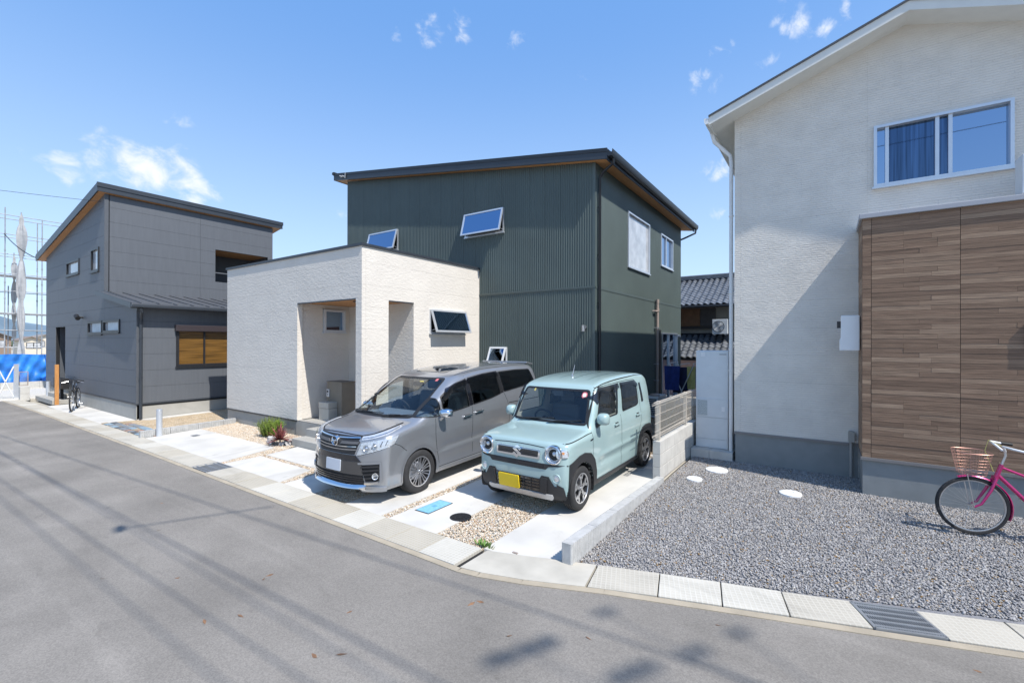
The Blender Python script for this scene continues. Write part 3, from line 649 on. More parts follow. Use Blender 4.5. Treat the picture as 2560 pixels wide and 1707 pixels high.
# mailbox pillar inside the porch
MP = thing('mailbox_pillar', 'taupe pillar with intercom and pale metal mailbox in the porch of the cream annex', 'mailbox', (-9.5,6.6,.28))
m = MB(); m.box(-9.83,-9.26,6.5,6.86,.285,1.15); m.build('pillar', M['pillar'], MP, bevel=.004)
m = MB(); m.box(-9.845,-9.245,6.485,6.875,1.15,1.165); m.build('cap', M['pillar'], MP)
m = MB(); m.box(-9.80,-9.42,6.27,6.498,.10,.56); b = m.build('mailbox', M['mailbox'], MP, bevel=.006)
m = MB(); m.box(-9.80,-9.42,6.26,6.50,.565,.70); m.build('mail_flap', M['mailbox'], b, bevel=.006)
m = MB(); m.box(-9.81,-9.71,6.47,6.498,.80,.98); i_ = m.build('intercom', M['alu'], MP, bevel=.004)
m = MB(); m.box(-9.785,-9.735,6.466,6.47,.90,.95); m.tube([(-9.76,6.4695,.855),(-9.76,6.466,.855)], .012, 10); m.build('lens', M['black'], i_)

# ------------------------------------------------------------------ charcoal house on the left
LH = thing('house', 'charcoal panel clad house with a sloping roof and a lower lean-to at its corner', 'house', (-20, 7, 0))
yL, xL, xu = 4.538, -15.681, -18.49; xf = -25.82
lt = lambda x: 6.70 - .163*(xu - x) if x < xu else 3.66 - .17*(x - xu)
hF = [(-24.33,-22.965,.26,2.63),(-22.79,-21.20,4.43,4.95),(-19.85,-19.03,4.33,5.10),(-20.17,-18.66,2.32,2.75),(-18.57,-17.05,2.36,2.75)]
vsL = [.38] + [.455*i - .07 for i in range(2, 16)]
usL = [xf,-23.9,-21.14,-18.49]
panels(LH, 'F', yL, [(xf,.38),(xu,.38),(xu,6.70),(xf,lt(xf))], hF, usL, vsL, M['grey_siding'], gap=.005)
panels(LH, 'F', yL, [(xu,.38),(xL,.38),(xL,lt(xL)),(xu,3.66)], hF, [xu,xL], vsL, M['grey_siding'], gap=.005)
wall(LH, 'wall', 'F', yL, [(xf,-.1),(xu,-.1),(xu,6.7),(xf,lt(xf))], hF, .1, M['black'], d0=.0145)
wall(LH, 'wall', 'F', yL, [(xu,-.1),(xL-.02,-.1),(xL-.02,lt(xL)),(xu,3.66)], hF, .1, M['black'], d0=.0145)
LW = (5.46,8.3,1.36,2.54)
panels(LH, 'R', xL, [(yL+.015,.38),(11.5,.38),(11.5,3.2),(yL+.015,3.2)], [LW], [4.54,7.17,11.5], vsL, M['grey_siding'], gap=.005)
wall(LH, 'wall', 'R', xL, [(yL+.12,.3),(11.5,.3),(11.5,3.2),(yL+.12,3.2)], [LW], .1, M['black'], d0=.0145)
RC = (7.66,9.57,4.29,5.47)
panels(LH, 'R', xu, [(yL+.015,3.5),(9.76,3.5),(9.76,6.66),(yL+.015,6.66)], [RC], [4.54,4.64,7.17,9.8], [3.1+.455*i for i in range(10)], M['grey_siding'], gap=.005)
wall(LH, 'wall', 'R', xu, [(yL+.12,3.3),(9.76,3.3),(9.76,6.66),(yL+.12,6.66)], [RC], .1, M['black'], d0=.0145)
m = MB(); m.box(xu-.03,xu+.012,yL-.012,yL+.09,3.66,6.68); m.box(xL-.03,xL+.012,yL-.012,yL+.09,.37,2.95); m.build('corner_trim', M['grey_trim'], LH)
m = MB(); m.box(xf,xL-.02,yL+.0,yL+.1,-.15,.34); m.box(xL-.12,xL-.02,yL+.1,11.5,-.15,.34); m.build('foundation', M['found'], LH)
m = MB(); m.box(xf,xL+.015,yL-.015,yL+.0145,.34,.378); m.box(xL-.0145,xL+.015,yL+.0145,11.5,.34,.378); m.build('base_flashing', M['fasciadark'], LH)
m = MB(); m.box(xf,xu-.12,9.66,9.76,0,6.6); m.box(xf,xf+.1,yL+.12,9.66,0,5.4); m.build('rear_wall', M['grey_trim'], LH)
# balcony recess
m = MB(); m.box(xu-1.5,xu-1.4,7.5,9.7,4.2,5.6); m.box(xu-1.4,xu-.12,7.55,7.66,4.2,5.6); m.box(xu-1.4,xu-.12,9.57,9.65,4.2,5.6); m.box(xu-1.4,xu-.12,7.66,9.57,4.2,4.29); m.build('balcony_lining', M['grey_trim'], LH)
m = MB(); m.box(xu-1.4,xu-.015,7.66,9.57,5.471,5.50); m.build('balcony_soffit', M['soffit'], LH)
m = MB(); m.tube([(xu-.06,7.66,4.62),(xu-.06,9.57,4.62)], .025, 8); m.build('hand_rail', M['grey_trim'], LH)
# entrance recess
m = MB(); m.box(-24.45,-22.85,yL+1.1,yL+1.2,.1,2.75); m.box(-24.45,-24.33,yL+.12,yL+1.1,.1,2.75); m.box(-22.965,-22.85,yL+.12,yL+1.1,.1,2.75); m.box(-24.33,-22.965,yL+.12,yL+1.1,2.63,2.7); m.box(-24.33,-22.965,yL+.02,yL+1.1,.1,.26); m.build('entrance_lining', M['grey_trim'], LH)
m = MB(); m.box(-24.2,-23.2,yL+1.05,yL+1.1,.26,2.4); m.build('front_door', M['darkframe'], LH)
for w in hF[1:]: window(LH, 'F', yL, *w, M['darkframe'], M['curtainglass'], fw=.07, out=.03, mull=())
lw = window(LH, 'R', xL, *LW, M['darkframe'], mat('amber_blind_glass', (.15,.078,.018), .03, var=.5, vs=6, scale=(.2,.2,9), coat=.8), fw=.07, mull=(6.2,7.3))
m = MB(); m.box(xL-.02,xL+.13,5.42,8.4,2.40,2.58); m.build('shutter_box', mat('brown_black_shutter', (.045,.036,.04), .4), LH, bevel=.01)
# roofs
lr = lambda x: 6.93 - .170*(-18.42 - x)
def lroof(x0, x1, y0, y1, a, b, name, mt, f=lr):
    m = MB(); m.prism([(x0,f(x0)+a),(x1,f(x1)+a),(x1,f(x1)+b),(x0,f(x0)+b)], lambda u, v, d: (u, d, v), y0, y1); return m.build(name, mt, LH)
lroof(-26.35,-18.36,yL-.19,10.09,-.05,0,'roof',M['greyroof'])
lroof(-26.33,-18.38,yL-.17,10.05,-.24,-.21,'soffit',M['soffit'])
lroof(-26.36,-18.35,yL-.215,yL-.19,-.25,.01,'verge_fascia',M['fasciadark'])
m = MB(); m.box(-18.375,-18.345,yL-.19,10.09,lr(-18.36)-.25,lr(-18.36)+.0); m.box(-18.40,-18.325,yL-.22,10.11,lr(-18.36)-.11,lr(-18.36)+.02); m.build('ridge_fascia', M['fasciadark'], LH)
m = MB(); m.box(-26.45,-26.35,yL-.21,10.09,lr(-26.4)-.13,lr(-26.4)-.02); m.build('eave_gutter', M['fasciadark'], LH)
cl = lambda x: 3.64 - .165*(x + 18.49)
m = MB(); m.prism([(-18.47,cl(-18.47)+.0),(-15.42,cl(-15.42)+.0),(-15.42,cl(-15.42)-.10),(-18.47,cl(-18.47)-.10)], lambda u, v, d: (u, d, v), yL-.2, 11.7); lean = m.build('lean_to_roof', M['greyroof'], LH)
m = MB(); y = yL + .02
while y < 11.5: m.prism([(-18.45,cl(-18.45)+.001),(-15.43,cl(-15.43)+.001),(-15.43,cl(-15.43)+.028),(-18.45,cl(-18.45)+.028)], lambda u, v, d: (u, d, v), y-.012, y+.012); y += .42
m.build('standing_seam', M['greyroof'], lean)
lroof(-18.55,-15.40,yL-.225,yL-.2,-.13,.02,'verge_fascia',M['fasciadark'],cl)
lroof(-18.45,-15.45,yL-.2,11.6,-.14,-.115,'soffit',M['grey_trim'],cl)
m = MB(); m.box(-15.42,-15.30,yL-.22,11.7,cl(-15.42)-.12,cl(-15.42)-.02); m.build('eave_gutter', M['fasciadark'], LH, bevel=.02)
downpipe(LH, [(-15.36,yL-.02,2.99),(-15.37,yL+.02,2.90),(-15.58,yL+.07,2.74),(-15.60,yL+.07,2.6),(-15.60,yL+.07,-.05)], .038, M['fasciadark'], [(-15.60,yL+.07,2.2),(-15.60,yL+.07,1.1)], 'R')
m = MB(); m.tube([(-20.75,yL,2.9),(-20.75,yL-.16,2.9)], .03, 10); m.tube([(-20.82,yL-.16,2.95),(-20.62,yL-.16,2.86)], .07, 10); m.build('wall_lamp', M['black'], LH, smooth=True)
m = MB(); m.prism([(-26.5,3.25),(-25.83,3.7),(-25.83,3.62),(-26.5,3.17)], lambda u, v, d: (u, d, v), 5.3, 7); m.build('side_canopy', M['greyroof'], LH)

# ------------------------------------------------------------------ white house on the right
WH = thing('house', 'white textured gable house with a wood look projecting block on the right', 'house', (2, 11, 0))
yw, xw, yB, xb = 8.971, -1.374, 8.07, .39
rs = .345; wt = lambda x: 6.868 - rs*abs(x - .965)
def stonewall(name, col):
    m = mat(name, col, .8, var=.05, vs=3, spec=.3); n, l, p = nodes(m)
    g = n.new('ShaderNodeNewGeometry'); sx = n.new('ShaderNodeSeparateXYZ'); l.new(g.outputs['Position'], sx.inputs[0])
    ad = n.new('ShaderNodeMath'); ad.operation = 'ADD'; l.new(sx.outputs[0], ad.inputs[0]); l.new(sx.outputs[1], ad.inputs[1])
    cx = n.new('ShaderNodeCombineXYZ'); l.new(ad.outputs[0], cx.inputs[0]); l.new(sx.outputs[2], cx.inputs[1])
    br = n.new('ShaderNodeTexBrick'); br.inputs['Scale'].default_value = 1; br.inputs['Brick Width'].default_value = .21; br.inputs['Row Height'].default_value = .036
    br.inputs['Mortar Size'].default_value = .004; br.inputs['Mortar Smooth'].default_value = .6; br.offset = .37; br.squash = 1.6; br.squash_frequency = 3
    br.inputs['Color1'].default_value = (0,0,0,1); br.inputs['Color2'].default_value = (1,1,1,1); br.inputs['Bias'].default_value = 0; l.new(cx.outputs[0], br.inputs['Vector'])
    mp = n.new('ShaderNodeMapping'); mp.inputs['Scale'].default_value = (16, 60, 1); l.new(cx.outputs[0], mp.inputs[0])
    t = n.new('ShaderNodeTexNoise'); t.inputs['Scale'].default_value = 1; t.inputs['Detail'].default_value = 4; l.new(mp.outputs[0], t.inputs['Vector'])
    s1 = n.new('ShaderNodeMath'); s1.operation = 'MULTIPLY_ADD'; l.new(br.outputs['Color'], s1.inputs[0]); s1.inputs[1].default_value = .55; l.new(t.outputs['Fac'], s1.inputs[2])
    s2 = n.new('ShaderNodeMath'); s2.operation = 'MULTIPLY_ADD'; l.new(br.outputs['Fac'], s2.inputs[0]); s2.inputs[1].default_value = -.7; l.new(s1.outputs[0], s2.inputs[2])
    b = n.new('ShaderNodeBump'); b.inputs['Strength'].default_value = .6; b.inputs['Distance'].default_value = .012; l.new(s2.outputs[0], b.inputs['Height']); l.new(b.outputs[0], p.inputs['Normal'])
    return m
M['whitestone'] = stonewall('white_split_stone_siding', (.72,.68,.615))
WG2 = mat('window_glass_with_screen', (.075,.125,.21), .03, metal=1, var=.35, vs=1, scale=(34,34,.8)); WW = (.575,2.07,4.487,5.42)
pw = [(xw,.53),(5.2,.53),(5.2,wt(5.2)),(.965,6.868),(xw,wt(xw))]
panels(WH, 'F', yw, pw, [WW], [xw,-1.27,.50,2.6,5.2], [.53] + [.53+.455*i for i in range(1, 16)], M['whitestone'], gap=.0012)
wall(WH, 'wall', 'F', yw, [(xw+.02,0),(5.2,0),(5.2,wt(5.2)),(.965,6.868),(xw+.02,wt(xw))], [WW], .12, M['cream'], d0=.0145)
m = MB(); m.box(xw,xw+.1,yw+.0145,17,.53,6.05); m.box(5.1,5.2,yw+.13,17,0,5.4); m.box(xw+.1,5.1,16.9,17,0,5.6); m.build('side_wall', M['whitestone'], WH)
m = MB(); m.box(xw+.02,xb,yw+.0,yw+.1,-.15,.49); m.box(xw+.02,xw+.1,yw+.1,17,-.15,.49); m.build('foundation', M['foundgrey'], WH)
m = MB(); m.box(xw-.005,xb-.0,yw-.02,yw+.0145,.49,.53); m.box(xb-.012,3.6,yB-.02,yB+.0145,.475,.515); m.box(xb-.012,xb+.0,yB+.0145,yw-.02,.475,.515); m.build('base_flashing', mat('grey_flashing', (.20,.19,.185), .5), WH)
# roof
ov = .40
def wr(x): return 7.005 - rs*abs(x - .95)
def wroof(pts, y0, y1, name, mt): 
    m = MB()
    for s in pts: m.prism(s, lambda u, v, d: (u, d, v), y0, y1)
    return m.build(name, mt, WH)
def two(a, b): return [[(-1.73,wr(-1.73)+a),(.95,wr(.95)+a),(.95,wr(.95)+b),(-1.73,wr(-1.73)+b)],[(.95,wr(.95)+a),(5.7,wr(5.7)+a),(5.7,wr(5.7)+b),(.95,wr(.95)+b)]]
wroof(two(-.03, 0), yw-ov-.02, 17.5, 'roof', M['greyroof'])
wroof(two(-.165,-.03), yw-ov, yw-ov+.03, 'verge_fascia', M['cream'])
wroof(two(-.150,-.135), yw-ov+.03, 17.3, 'soffit', M['cream'])
m = MB(); m.box(-1.73,-1.70,yw-ov+.03,17.5,wr(-1.73)-.18,wr(-1.73)-.03); m.build('eave_fascia', M['cream'], WH)
m = MB(); m.prism([(-1.732,-.05),(-1.732,-.14),(-1.78,-.15),(-1.80,-.11),(-1.805,-.04)], lambda u, v, d: (u, d, wr(-1.73)+v), yw-ov-.01, 17.5); m.build('eave_gutter', M['whitepaint'], WH)
downpipe(WH, [(-1.765,yw+.05,wr(-1.73)-.12),(-1.72,yw+.06,5.78),(-1.47,yw+.15,5.50),(-1.45,yw+.15,5.36),(-1.45,yw+.15,.02)], .034, M['whitepaint'], [(-1.45,yw+.15,4.4),(-1.45,yw+.15,3.0),(-1.45,yw+.15,1.6)], 'F')
downpipe(WH, [(.30,yw-.06,.62),(.30,yw-.06,.02)], .022, mat('grey_conduit', (.28,.28,.27), .5), [(.30,yw-.06,.4)], 'F')
m = MB(); m.box(.265,.34,yw-.10,yw-.02,.56,.72); m.build('junction_box', mat('grey_box', (.33,.33,.31), .5), WH)
window(WH, 'F', yw, *WW, M['alu'], M['winglass'], mull=(.735,1.30,1.44), fw=.04, out=.05, alt={1: WG2, 2: WG2})
# projecting block clad in wood-look boards, each board its own piece
bt = 3.835
wn_ = bpy.data.materials.new('wood_look_board'); wn_.use_nodes = True; n, l, p = nodes(wn_)
oi = n.new('ShaderNodeObjectInfo'); cr = n.new('ShaderNodeValToRGB'); el = cr.color_ramp.elements
for _ in range(3): el.new(.5)
for e, (q, c) in zip(el, ((0,(.185,.119,.080)),(.3,(.25,.162,.108)),(.55,(.212,.138,.092)),(.8,(.28,.188,.126)),(1,(.33,.228,.155)))): e.position = q; e.color = (*c, 1)
l.new(oi.outputs['Random'], cr.inputs[0]); g = n.new('ShaderNodeNewGeometry'); mp = n.new('ShaderNodeMapping'); mp.inputs['Scale'].default_value = (3.5,3.5,75); l.new(g.outputs['Position'], mp.inputs[0])
off = n.new('ShaderNodeVectorMath'); off.operation = 'ADD'; l.new(mp.outputs[0], off.inputs[0])
cxx = n.new('ShaderNodeCombineXYZ'); ml = n.new('ShaderNodeMath'); ml.operation = 'MULTIPLY'; ml.inputs[1].default_value = 37; l.new(oi.outputs['Random'], ml.inputs[0]); l.new(ml.outputs[0], cxx.inputs[0]); l.new(cxx.outputs[0], off.inputs[1])
t = n.new('ShaderNodeTexNoise'); t.inputs['Scale'].default_value = 1; t.inputs['Detail'].default_value = 6; t.inputs['Roughness'].default_value = .62; l.new(off.outputs[0], t.inputs['Vector'])
mr = n.new('ShaderNodeMapRange'); mr.inputs['From Min'].default_value = .3; mr.inputs['From Max'].default_value = .7; mr.inputs['To Min'].default_value = .68; mr.inputs['To Max'].default_value = 1.32; l.new(t.outputs['Fac'], mr.inputs['Value'])
cc = n.new('ShaderNodeCombineColor'); [l.new(mr.outputs[0], cc.inputs[i]) for i in range(3)]
mx = n.new('ShaderNodeMix'); mx.data_type = 'RGBA'; mx.blend_type = 'MULTIPLY'; mx.inputs['Factor'].default_value = 1; l.new(cr.outputs[0], mx.inputs['A']); l.new(cc.outputs[0], mx.inputs['B']); l.new(mx.outputs['Result'], p.inputs['Base Color'])
bb = n.new('ShaderNodeBump'); bb.inputs['Strength'].default_value = .5; bb.inputs['Distance'].default_value = .006; l.new(t.outputs['Fac'], bb.inputs['Height']); l.new(bb.outputs[0], p.inputs['Normal']); p.inputs['Roughness'].default_value = .7; p.inputs['Specular IOR Level'].default_value = .3
rb = random.Random(11)
def boards(ax, pl, u0, u1, joints, step=.0632, lens=(.34,.5,.62,.8,.95)):
    v = .517; row = 0
    while v < bt - .01:
        v1 = min(v + step, bt); cols = [u0] + joints + [u1]
        for a, b in zip(cols, cols[1:]):
            u = a + .002
            while u < b - .003:
                nx = min(b - .002, u + rb.choice(lens))
                if b - nx < .12: nx = b - .002
                m = MB(); d = rb.uniform(0, .003); m.prism([(u+.0007,v+.0012),(nx-.0007,v+.0012),(nx-.0007,v1-.0012),(u+.0007,v1-.0012)], FX[ax](pl), d, .018)
                m.build('board', wn_, WH, recalc=False); u = nx
        v = v1; row += 1
boards('F', yB, xb+.004, 2.289, [.495,1.393])
boards('L', xb, yB+.02, yw-.002, [], .1264, (.95,))
panels(WH, 'F', yB, [(2.291,.517),(3.0,.517),(3.0,bt),(2.291,bt)], [], [2.291,3.0], [.517+.455*i for i in range(9)], wn_)
m = MB(); m.box(xb+.014,3.6,yB+.016,yB+.1,.4,bt); m.box(xb+.016,xb+.1,yB+.1,yw-.0,.4,bt); m.build('block_wall', M['black'], WH)
m = MB(); m.box(xb+.012,3.6,yB+.012,yB+.12,-.15,.474); m.box(xb+.012,xb+.1,yB+.12,yw,-.15,.474); m.build('foundation', M['foundgrey'], WH)
m = MB(); m.box(xb-.03,3.6,yB-.035,yw-.003,bt,bt+.065); m.build('block_coping', mat('grey_coping', (.36,.37,.40), .5), WH, bevel=.006)
m = MB(); m.box(2.0,2.8,yB+.1,yB+.5,bt+.07,bt+.08); m.build('balcony_pad', M['alu'], WH)
m = MB(); m.prism([(.14,1.99),(.375,1.99),(.375,2.50),(.155,2.50),(.155,2.18),(.14,2.14)], lambda u, v, d: (u, d, v), yB+.16, yB+.42); mb_ = m.build('meter_box', M['whitepaint'], WH, bevel=.012)
m = MB(); m.box(.11,.155,yB+.25,yB+.33,2.32,2.42); m.build('cable_gland', M['darkframe'], mb_)
m = MB(); m.box(1.965,2.2,yB-.03,yB-.0,2.0,2.35); m.build('notice_panel', M['darkframe'], WH)
# ------------------------------------------------------------------ car bodies: smooth solid from its side silhouette and width profile
def smoothpoly(pts, it=3, closed=True):
    pts = [Vector(p) for p in pts]
    for _ in range(it):
        out = []; n = len(pts)
        for i in range(n if closed else n-1):
            a, b = pts[i], pts[(i+1) % n]; out += [a*.75+b*.25, a*.25+b*.75]
        if not closed: out = [pts[0]] + out + [pts[-1]]
        pts = out
    return [tuple(p) for p in pts]
def roundpoly(pts, r, seg=5):
    out = []; n = len(pts)
    for i in range(n):
        p, a, b = Vector(pts[i]), Vector(pts[i-1]), Vector(pts[(i+1) % n]); da, db = a-p, b-p
        rr = min(r, da.length*.45, db.length*.45); p0, p1 = p+da.normalized()*rr, p+db.normalized()*rr
        for k in range(seg+1): t = k/seg; out.append(tuple(p0*(1-t)**2 + p*2*t*(1-t) + p1*t*t))
    return out
def inpoly(poly, y, z):
    ins = np.zeros(y.shape, bool); n = len(poly)
    for i in range(n):
        (x1, y1), (x2, y2) = poly[i-1], poly[i]
        c = ((y1 > z) != (y2 > z)) & (y < (x2-x1)*(z-y1)/((y2-y1) if y2 != y1 else 1e-12)+x1); ins ^= c
    return ins
class Table:
    def __init__(s, poly, lo, hi, h=.012):
        s.lo, s.h = lo, h; s.n = [int((hi[i]-lo[i])/h)+2 for i in (0, 1)]
        Y, Z = np.meshgrid(lo[0]+h*np.arange(s.n[0]), lo[1]+h*np.arange(s.n[1]), indexing='ij'); d = np.full(Y.shape, 1e9)
        for i in range(len(poly)):
            (ax, ay), (bx, by) = poly[i-1], poly[i]; ex, ey = bx-ax, by-ay; L = ex*ex+ey*ey+1e-12
            t = np.clip(((Y-ax)*ex+(Z-ay)*ey)/L, 0, 1); d = np.minimum(d, (Y-ax-t*ex)**2+(Z-ay-t*ey)**2)
        s.t = np.sqrt(d)*np.where(inpoly(poly, Y, Z), -1, 1)
    def __call__(s, y, z):
        a = np.clip((y-s.lo[0])/s.h, 0, s.n[0]-1.001); b = np.clip((z-s.lo[1])/s.h, 0, s.n[1]-1.001)
        i, j = a.astype(int), b.astype(int); a, b = a-i, b-j; t = s.t
        return (t[i,j]*(1-a)+t[i+1,j]*a)*(1-b)+(t[i,j+1]*(1-a)+t[i+1,j+1]*a)*b
def surfnet(f, lo, hi, h, level=0.):
    ax = [np.arange(lo[i], hi[i]+h, h) for i in range(3)]; n = [len(a) for a in ax]
    X, Y, Z = np.meshgrid(*ax, indexing='ij'); F = f(X, Y, Z)-level; S = F < 0
    acc = np.zeros([n[0]-1, n[1]-1, n[2]-1, 3]); cnt = np.zeros([n[0]-1, n[1]-1, n[2]-1])
    for d in range(3):
        e = [1, 1, 1]; e[d] = 0
        A = F[tuple(slice(0, n[k]-1) if k == d else slice(None) for k in range(3))]; B = F[tuple(slice(1, n[k]) if k == d else slice(None) for k in range(3))]
        cr = (A < 0) != (B < 0); t = np.where(cr, A/np.where(A == B, 1, A-B), 0)
        o = [k for k in range(3) if k != d]
        for p in (0, 1):
            for q in (0, 1):
                sl = [slice(None)]*3; sl[o[0]] = slice(p, n[o[0]]-1+p); sl[o[1]] = slice(q, n[o[1]]-1+q); sl = tuple(sl)
                c = cr[sl]; cnt += c; off = [0., 0., 0.]; off[o[0]] = p; off[o[1]] = q
                for k in range(3): acc[..., k] += c*(t[sl] if k == d else off[k])
    act = cnt > 0; idx = -np.ones(act.shape, int); idx[act] = np.arange(act.sum())
    I = np.argwhere(act); V = np.array(lo)+(I+acc[act]/cnt[act][:, None])*h
    Q = []
    for d in range(3):
        o = [k for k in range(3) if k != d]
        A = S[tuple(slice(0, n[k]-1) if k == d else slice(1, n[k]-1) for k in range(3))]; B = S[tuple(slice(1, n[k]) if k == d else slice(1, n[k]-1) for k in range(3))]
        for sgn, mk in ((1, A & ~B), (-1, ~A & B)):
            P = np.argwhere(mk)
            for k in o: P[:, k] += 1
            def g(p, q):
                r = P.copy(); r[:, o[0]] -= p; r[:, o[1]] -= q; return idx[r[:, 0], r[:, 1], r[:, 2]]
            q = np.stack([g(1, 1), g(0, 1), g(0, 0), g(1, 0)], 1)
            if (sgn < 0) != (d == 1): q = q[:, ::-1]
            Q.append(q)
    Q = np.concatenate(Q)
    for _ in range(3):
        e = 2e-3; v = f(*V.T)-level; g = np.stack([f(*(V+e*np.eye(3)[k]).T)-level-v for k in range(3)], 1)/e
        V = V-np.clip(v/((g**2).sum(1)+1e-6), -h, h)[:, None]*g*.9
    return V, Q

class Car:
    def __init__(s, name, label, cat, loc, yaw, pitch, scale, sil, lo, hi, f, mats):
        s.root = thing(name, label, cat, loc); s.root.rotation_euler = (pitch, 0, yaw); s.root.scale = (scale,)*3
        s.f = f; s.m = mats; s.cuts = []; s.lo, s.hi = lo, hi
        s.V, s.Q = surfnet(f, lo, hi, .02); s.bvh = BVHTree.FromPolygons(s.V.tolist(), s.Q.tolist())
        C = s.V[s.Q].mean(1); a = s.V[s.Q[:, 2]]-s.V[s.Q[:, 0]]; b = s.V[s.Q[:, 3]]-s.V[s.Q[:, 1]]
        s.C = C; nn = np.cross(a, b); s.Nn = nn/(np.linalg.norm(nn, axis=1)[:, None]+1e-9); s.keep = np.ones(len(C), bool); s.cuts = []
    FR = {'S': lambda u, v: ((3, u, v), (-1, 0, 0)), 'P': lambda u, v: ((-3, u, v), (1, 0, 0)), 'F': lambda u, v: ((u, -3, v), (0, 1, 0)),
          'B': lambda u, v: ((u, 9, v), (0, -1, 0)), 'T': lambda u, v: ((u, v, 5), (0, 0, -1)),
          'D': lambda u, v: ((.66*u+2.25, .75*u-1.98, v), (-.75, .66, 0)), 'E': lambda u, v: ((-.66*u-2.25, .75*u-1.98, v), (.75, .66, 0))}
    def rc(s, fr, u, v):
        o, d = s.FR[fr](u, v); d = Vector(d); h = s.bvh.ray_cast(Vector(o), d)
        if h[0] is None:
            h = s.bvh.find_nearest(Vector(o)+d*2.6)
        n = h[1]; 
        if n.dot(d) > 0: n = -n
        return h[0], n
    def patch(s, fr, poly, name, mt, off=.004, step=.045, depth=.012, parent=None, smooth=True, rnd=0, label=None):
        if rnd: poly = roundpoly(poly, rnd)
        pts = []
        for i in range(len(poly)):
            a, b = Vector(poly[i]), Vector(poly[(i+1) % len(poly)]); k = max(1, int((b-a).length/step)); pts += [a+(b-a)*j/k for j in range(k)]
        n = len(pts); us = [p.x for p in pts]; vs = [p.y for p in pts]; gi = []
        u = min(us)+step*.5
        Y, Z = np.meshgrid(np.arange(min(us)+step*.5, max(us), step), np.arange(min(vs)+step*.5, max(vs), step))
        Y, Z = Y.ravel(), Z.ravel()
        if len(Y):
            ok = inpoly([tuple(p) for p in pts], Y, Z); arr = np.array([tuple(p) for p in pts])
            for y, z in zip(Y[ok], Z[ok]):
                if np.min((arr[:, 0]-y)**2+(arr[:, 1]-z)**2) > (step*.4)**2: gi.append(Vector((y, z)))
        r = geometry.delaunay_2d_cdt(pts+gi, [], [list(range(n))], 1, 1e-6)
        m = MB(); nb = []
        for p in r[0]:
            h, nn = s.rc(fr, p.x, p.y); m.v.append(tuple(h+nn*off)); nb.append(tuple(h-nn*depth))
        m.f = [tuple(t) for t in r[2]]; ec = {}
        for t in m.f:
            for i in range(len(t)): e = (t[i-1], t[i]); ec[tuple(sorted(e))] = None if tuple(sorted(e)) in ec else e
        b = len(m.v); m.v += nb
        for e in ec.values():
            if e: m.f.append((e[0], e[1], e[1]+b, e[0]+b))
        return m.build(name, mt, parent or s.root, smooth=smooth, local=True, ang=30, label=label)
    def line(s, fr, pts, name, mt, w=.006, off=.0015, parent=None, closed=False, step=.04, inset=False):
        P = [Vector(p) for p in pts]; Q = []; n = len(P)
        for i in range(n if closed else n-1):
            a, b = P[i], P[(i+1) % n]; k = max(1, int((b-a).length/step)); Q += [a+(b-a)*j/k for j in range(k)]
        if not closed: Q.append(P[-1])
        m = MB(); k = len(Q); sg = 1
        if inset:
            A = sum(Q[i-1].x*Q[i].y-Q[i].x*Q[i-1].y for i in range(k)); sg = 1 if A > 0 else -1
        for i in range(k):
            t = (Q[(i+1) % k]-Q[i-1]) if closed else (Q[min(i+1, k-1)]-Q[max(i-1, 0)]); t.normalize(); nn = Vector((-t.y, t.x))*sg
            for a in ((0, w) if inset else (-w/2, w/2)):
                q = Q[i]+nn*a; h, hn = s.rc(fr, q.x, q.y); m.v.append(tuple(h+hn*off))
        for i in range(k if closed else k-1):
            j = (i+1) % k; m.f.append((2*i, 2*i+1, 2*j+1, 2*j))
        return m.build(name, mt, parent or s.root, smooth=True, local=True)
    def cut(s, fr, poly, extra=None, nmin=.15):
        C, Nn = s.C, s.Nn
        i, j = {'S': (1, 2), 'P': (1, 2), 'F': (0, 2), 'B': (0, 2), 'T': (0, 1)}[fr]
        side = {'S': C[:, 0] > .25, 'P': C[:, 0] < -.25, 'F': C[:, 1] < 2.3, 'B': C[:, 1] > 2.3, 'T': C[:, 2] > .8}[fr]
        s.cuts.append((fr, poly)); s.keep &= ~(inpoly(poly, C[:, i], C[:, j]) & side & (extra(C) if extra else True))
    def window(s, fr, poly, glass, rim, rw=.022, rnd=.04, name='window', frit=None):
        poly = roundpoly(poly, rnd); c = Vector((sum(p[0] for p in poly)/len(poly), sum(p[1] for p in poly)/len(poly)))
        ins = [tuple(c+(Vector(p)-c)*(1-rw*.55/max(.05, (Vector(p)-c).length))) for p in poly]; s.cut(fr, ins)
        w = s.line(fr, poly, name, rim, w=rw, off=.004, closed=True, inset=True)
        s.patch(fr, poly, 'pane', glass, off=.0025, step=.06, depth=0, parent=w); return w
    def finish(s, paint, lining):
        def mk(name, V, Q, mt, flip=False):
            used = np.unique(Q); mp = -np.ones(len(V), int); mp[used] = np.arange(len(used)); m = MB(); m.v = [tuple(v) for v in V[used].tolist()]; m.f = [tuple(q) for q in mp[Q].tolist()]
            o = m.build(name, mt, s.root, local=True, recalc=False); o.data.polygons.foreach_set('use_smooth', [True]*len(Q)); return o
        body = mk('body', s.V, s.Q[s.keep], paint)
        V, Q = surfnet(s.f, s.lo, s.hi, .03, -.03); C = V[Q].mean(1); k = np.ones(len(Q), bool)
        for fr, poly in s.cuts:
            i, j = {'S': (1, 2), 'P': (1, 2), 'F': (0, 2), 'B': (0, 2), 'T': (0, 1)}[fr]
            side = {'S': C[:, 0] > .25, 'P': C[:, 0] < -.25, 'F': C[:, 1] < 2.3, 'B': C[:, 1] > 2.3, 'T': C[:, 2] > .8}[fr]; k &= ~(inpoly(poly, C[:, i], C[:, j]) & side)
        mk('cabin_lining', V, Q[k], lining); return body
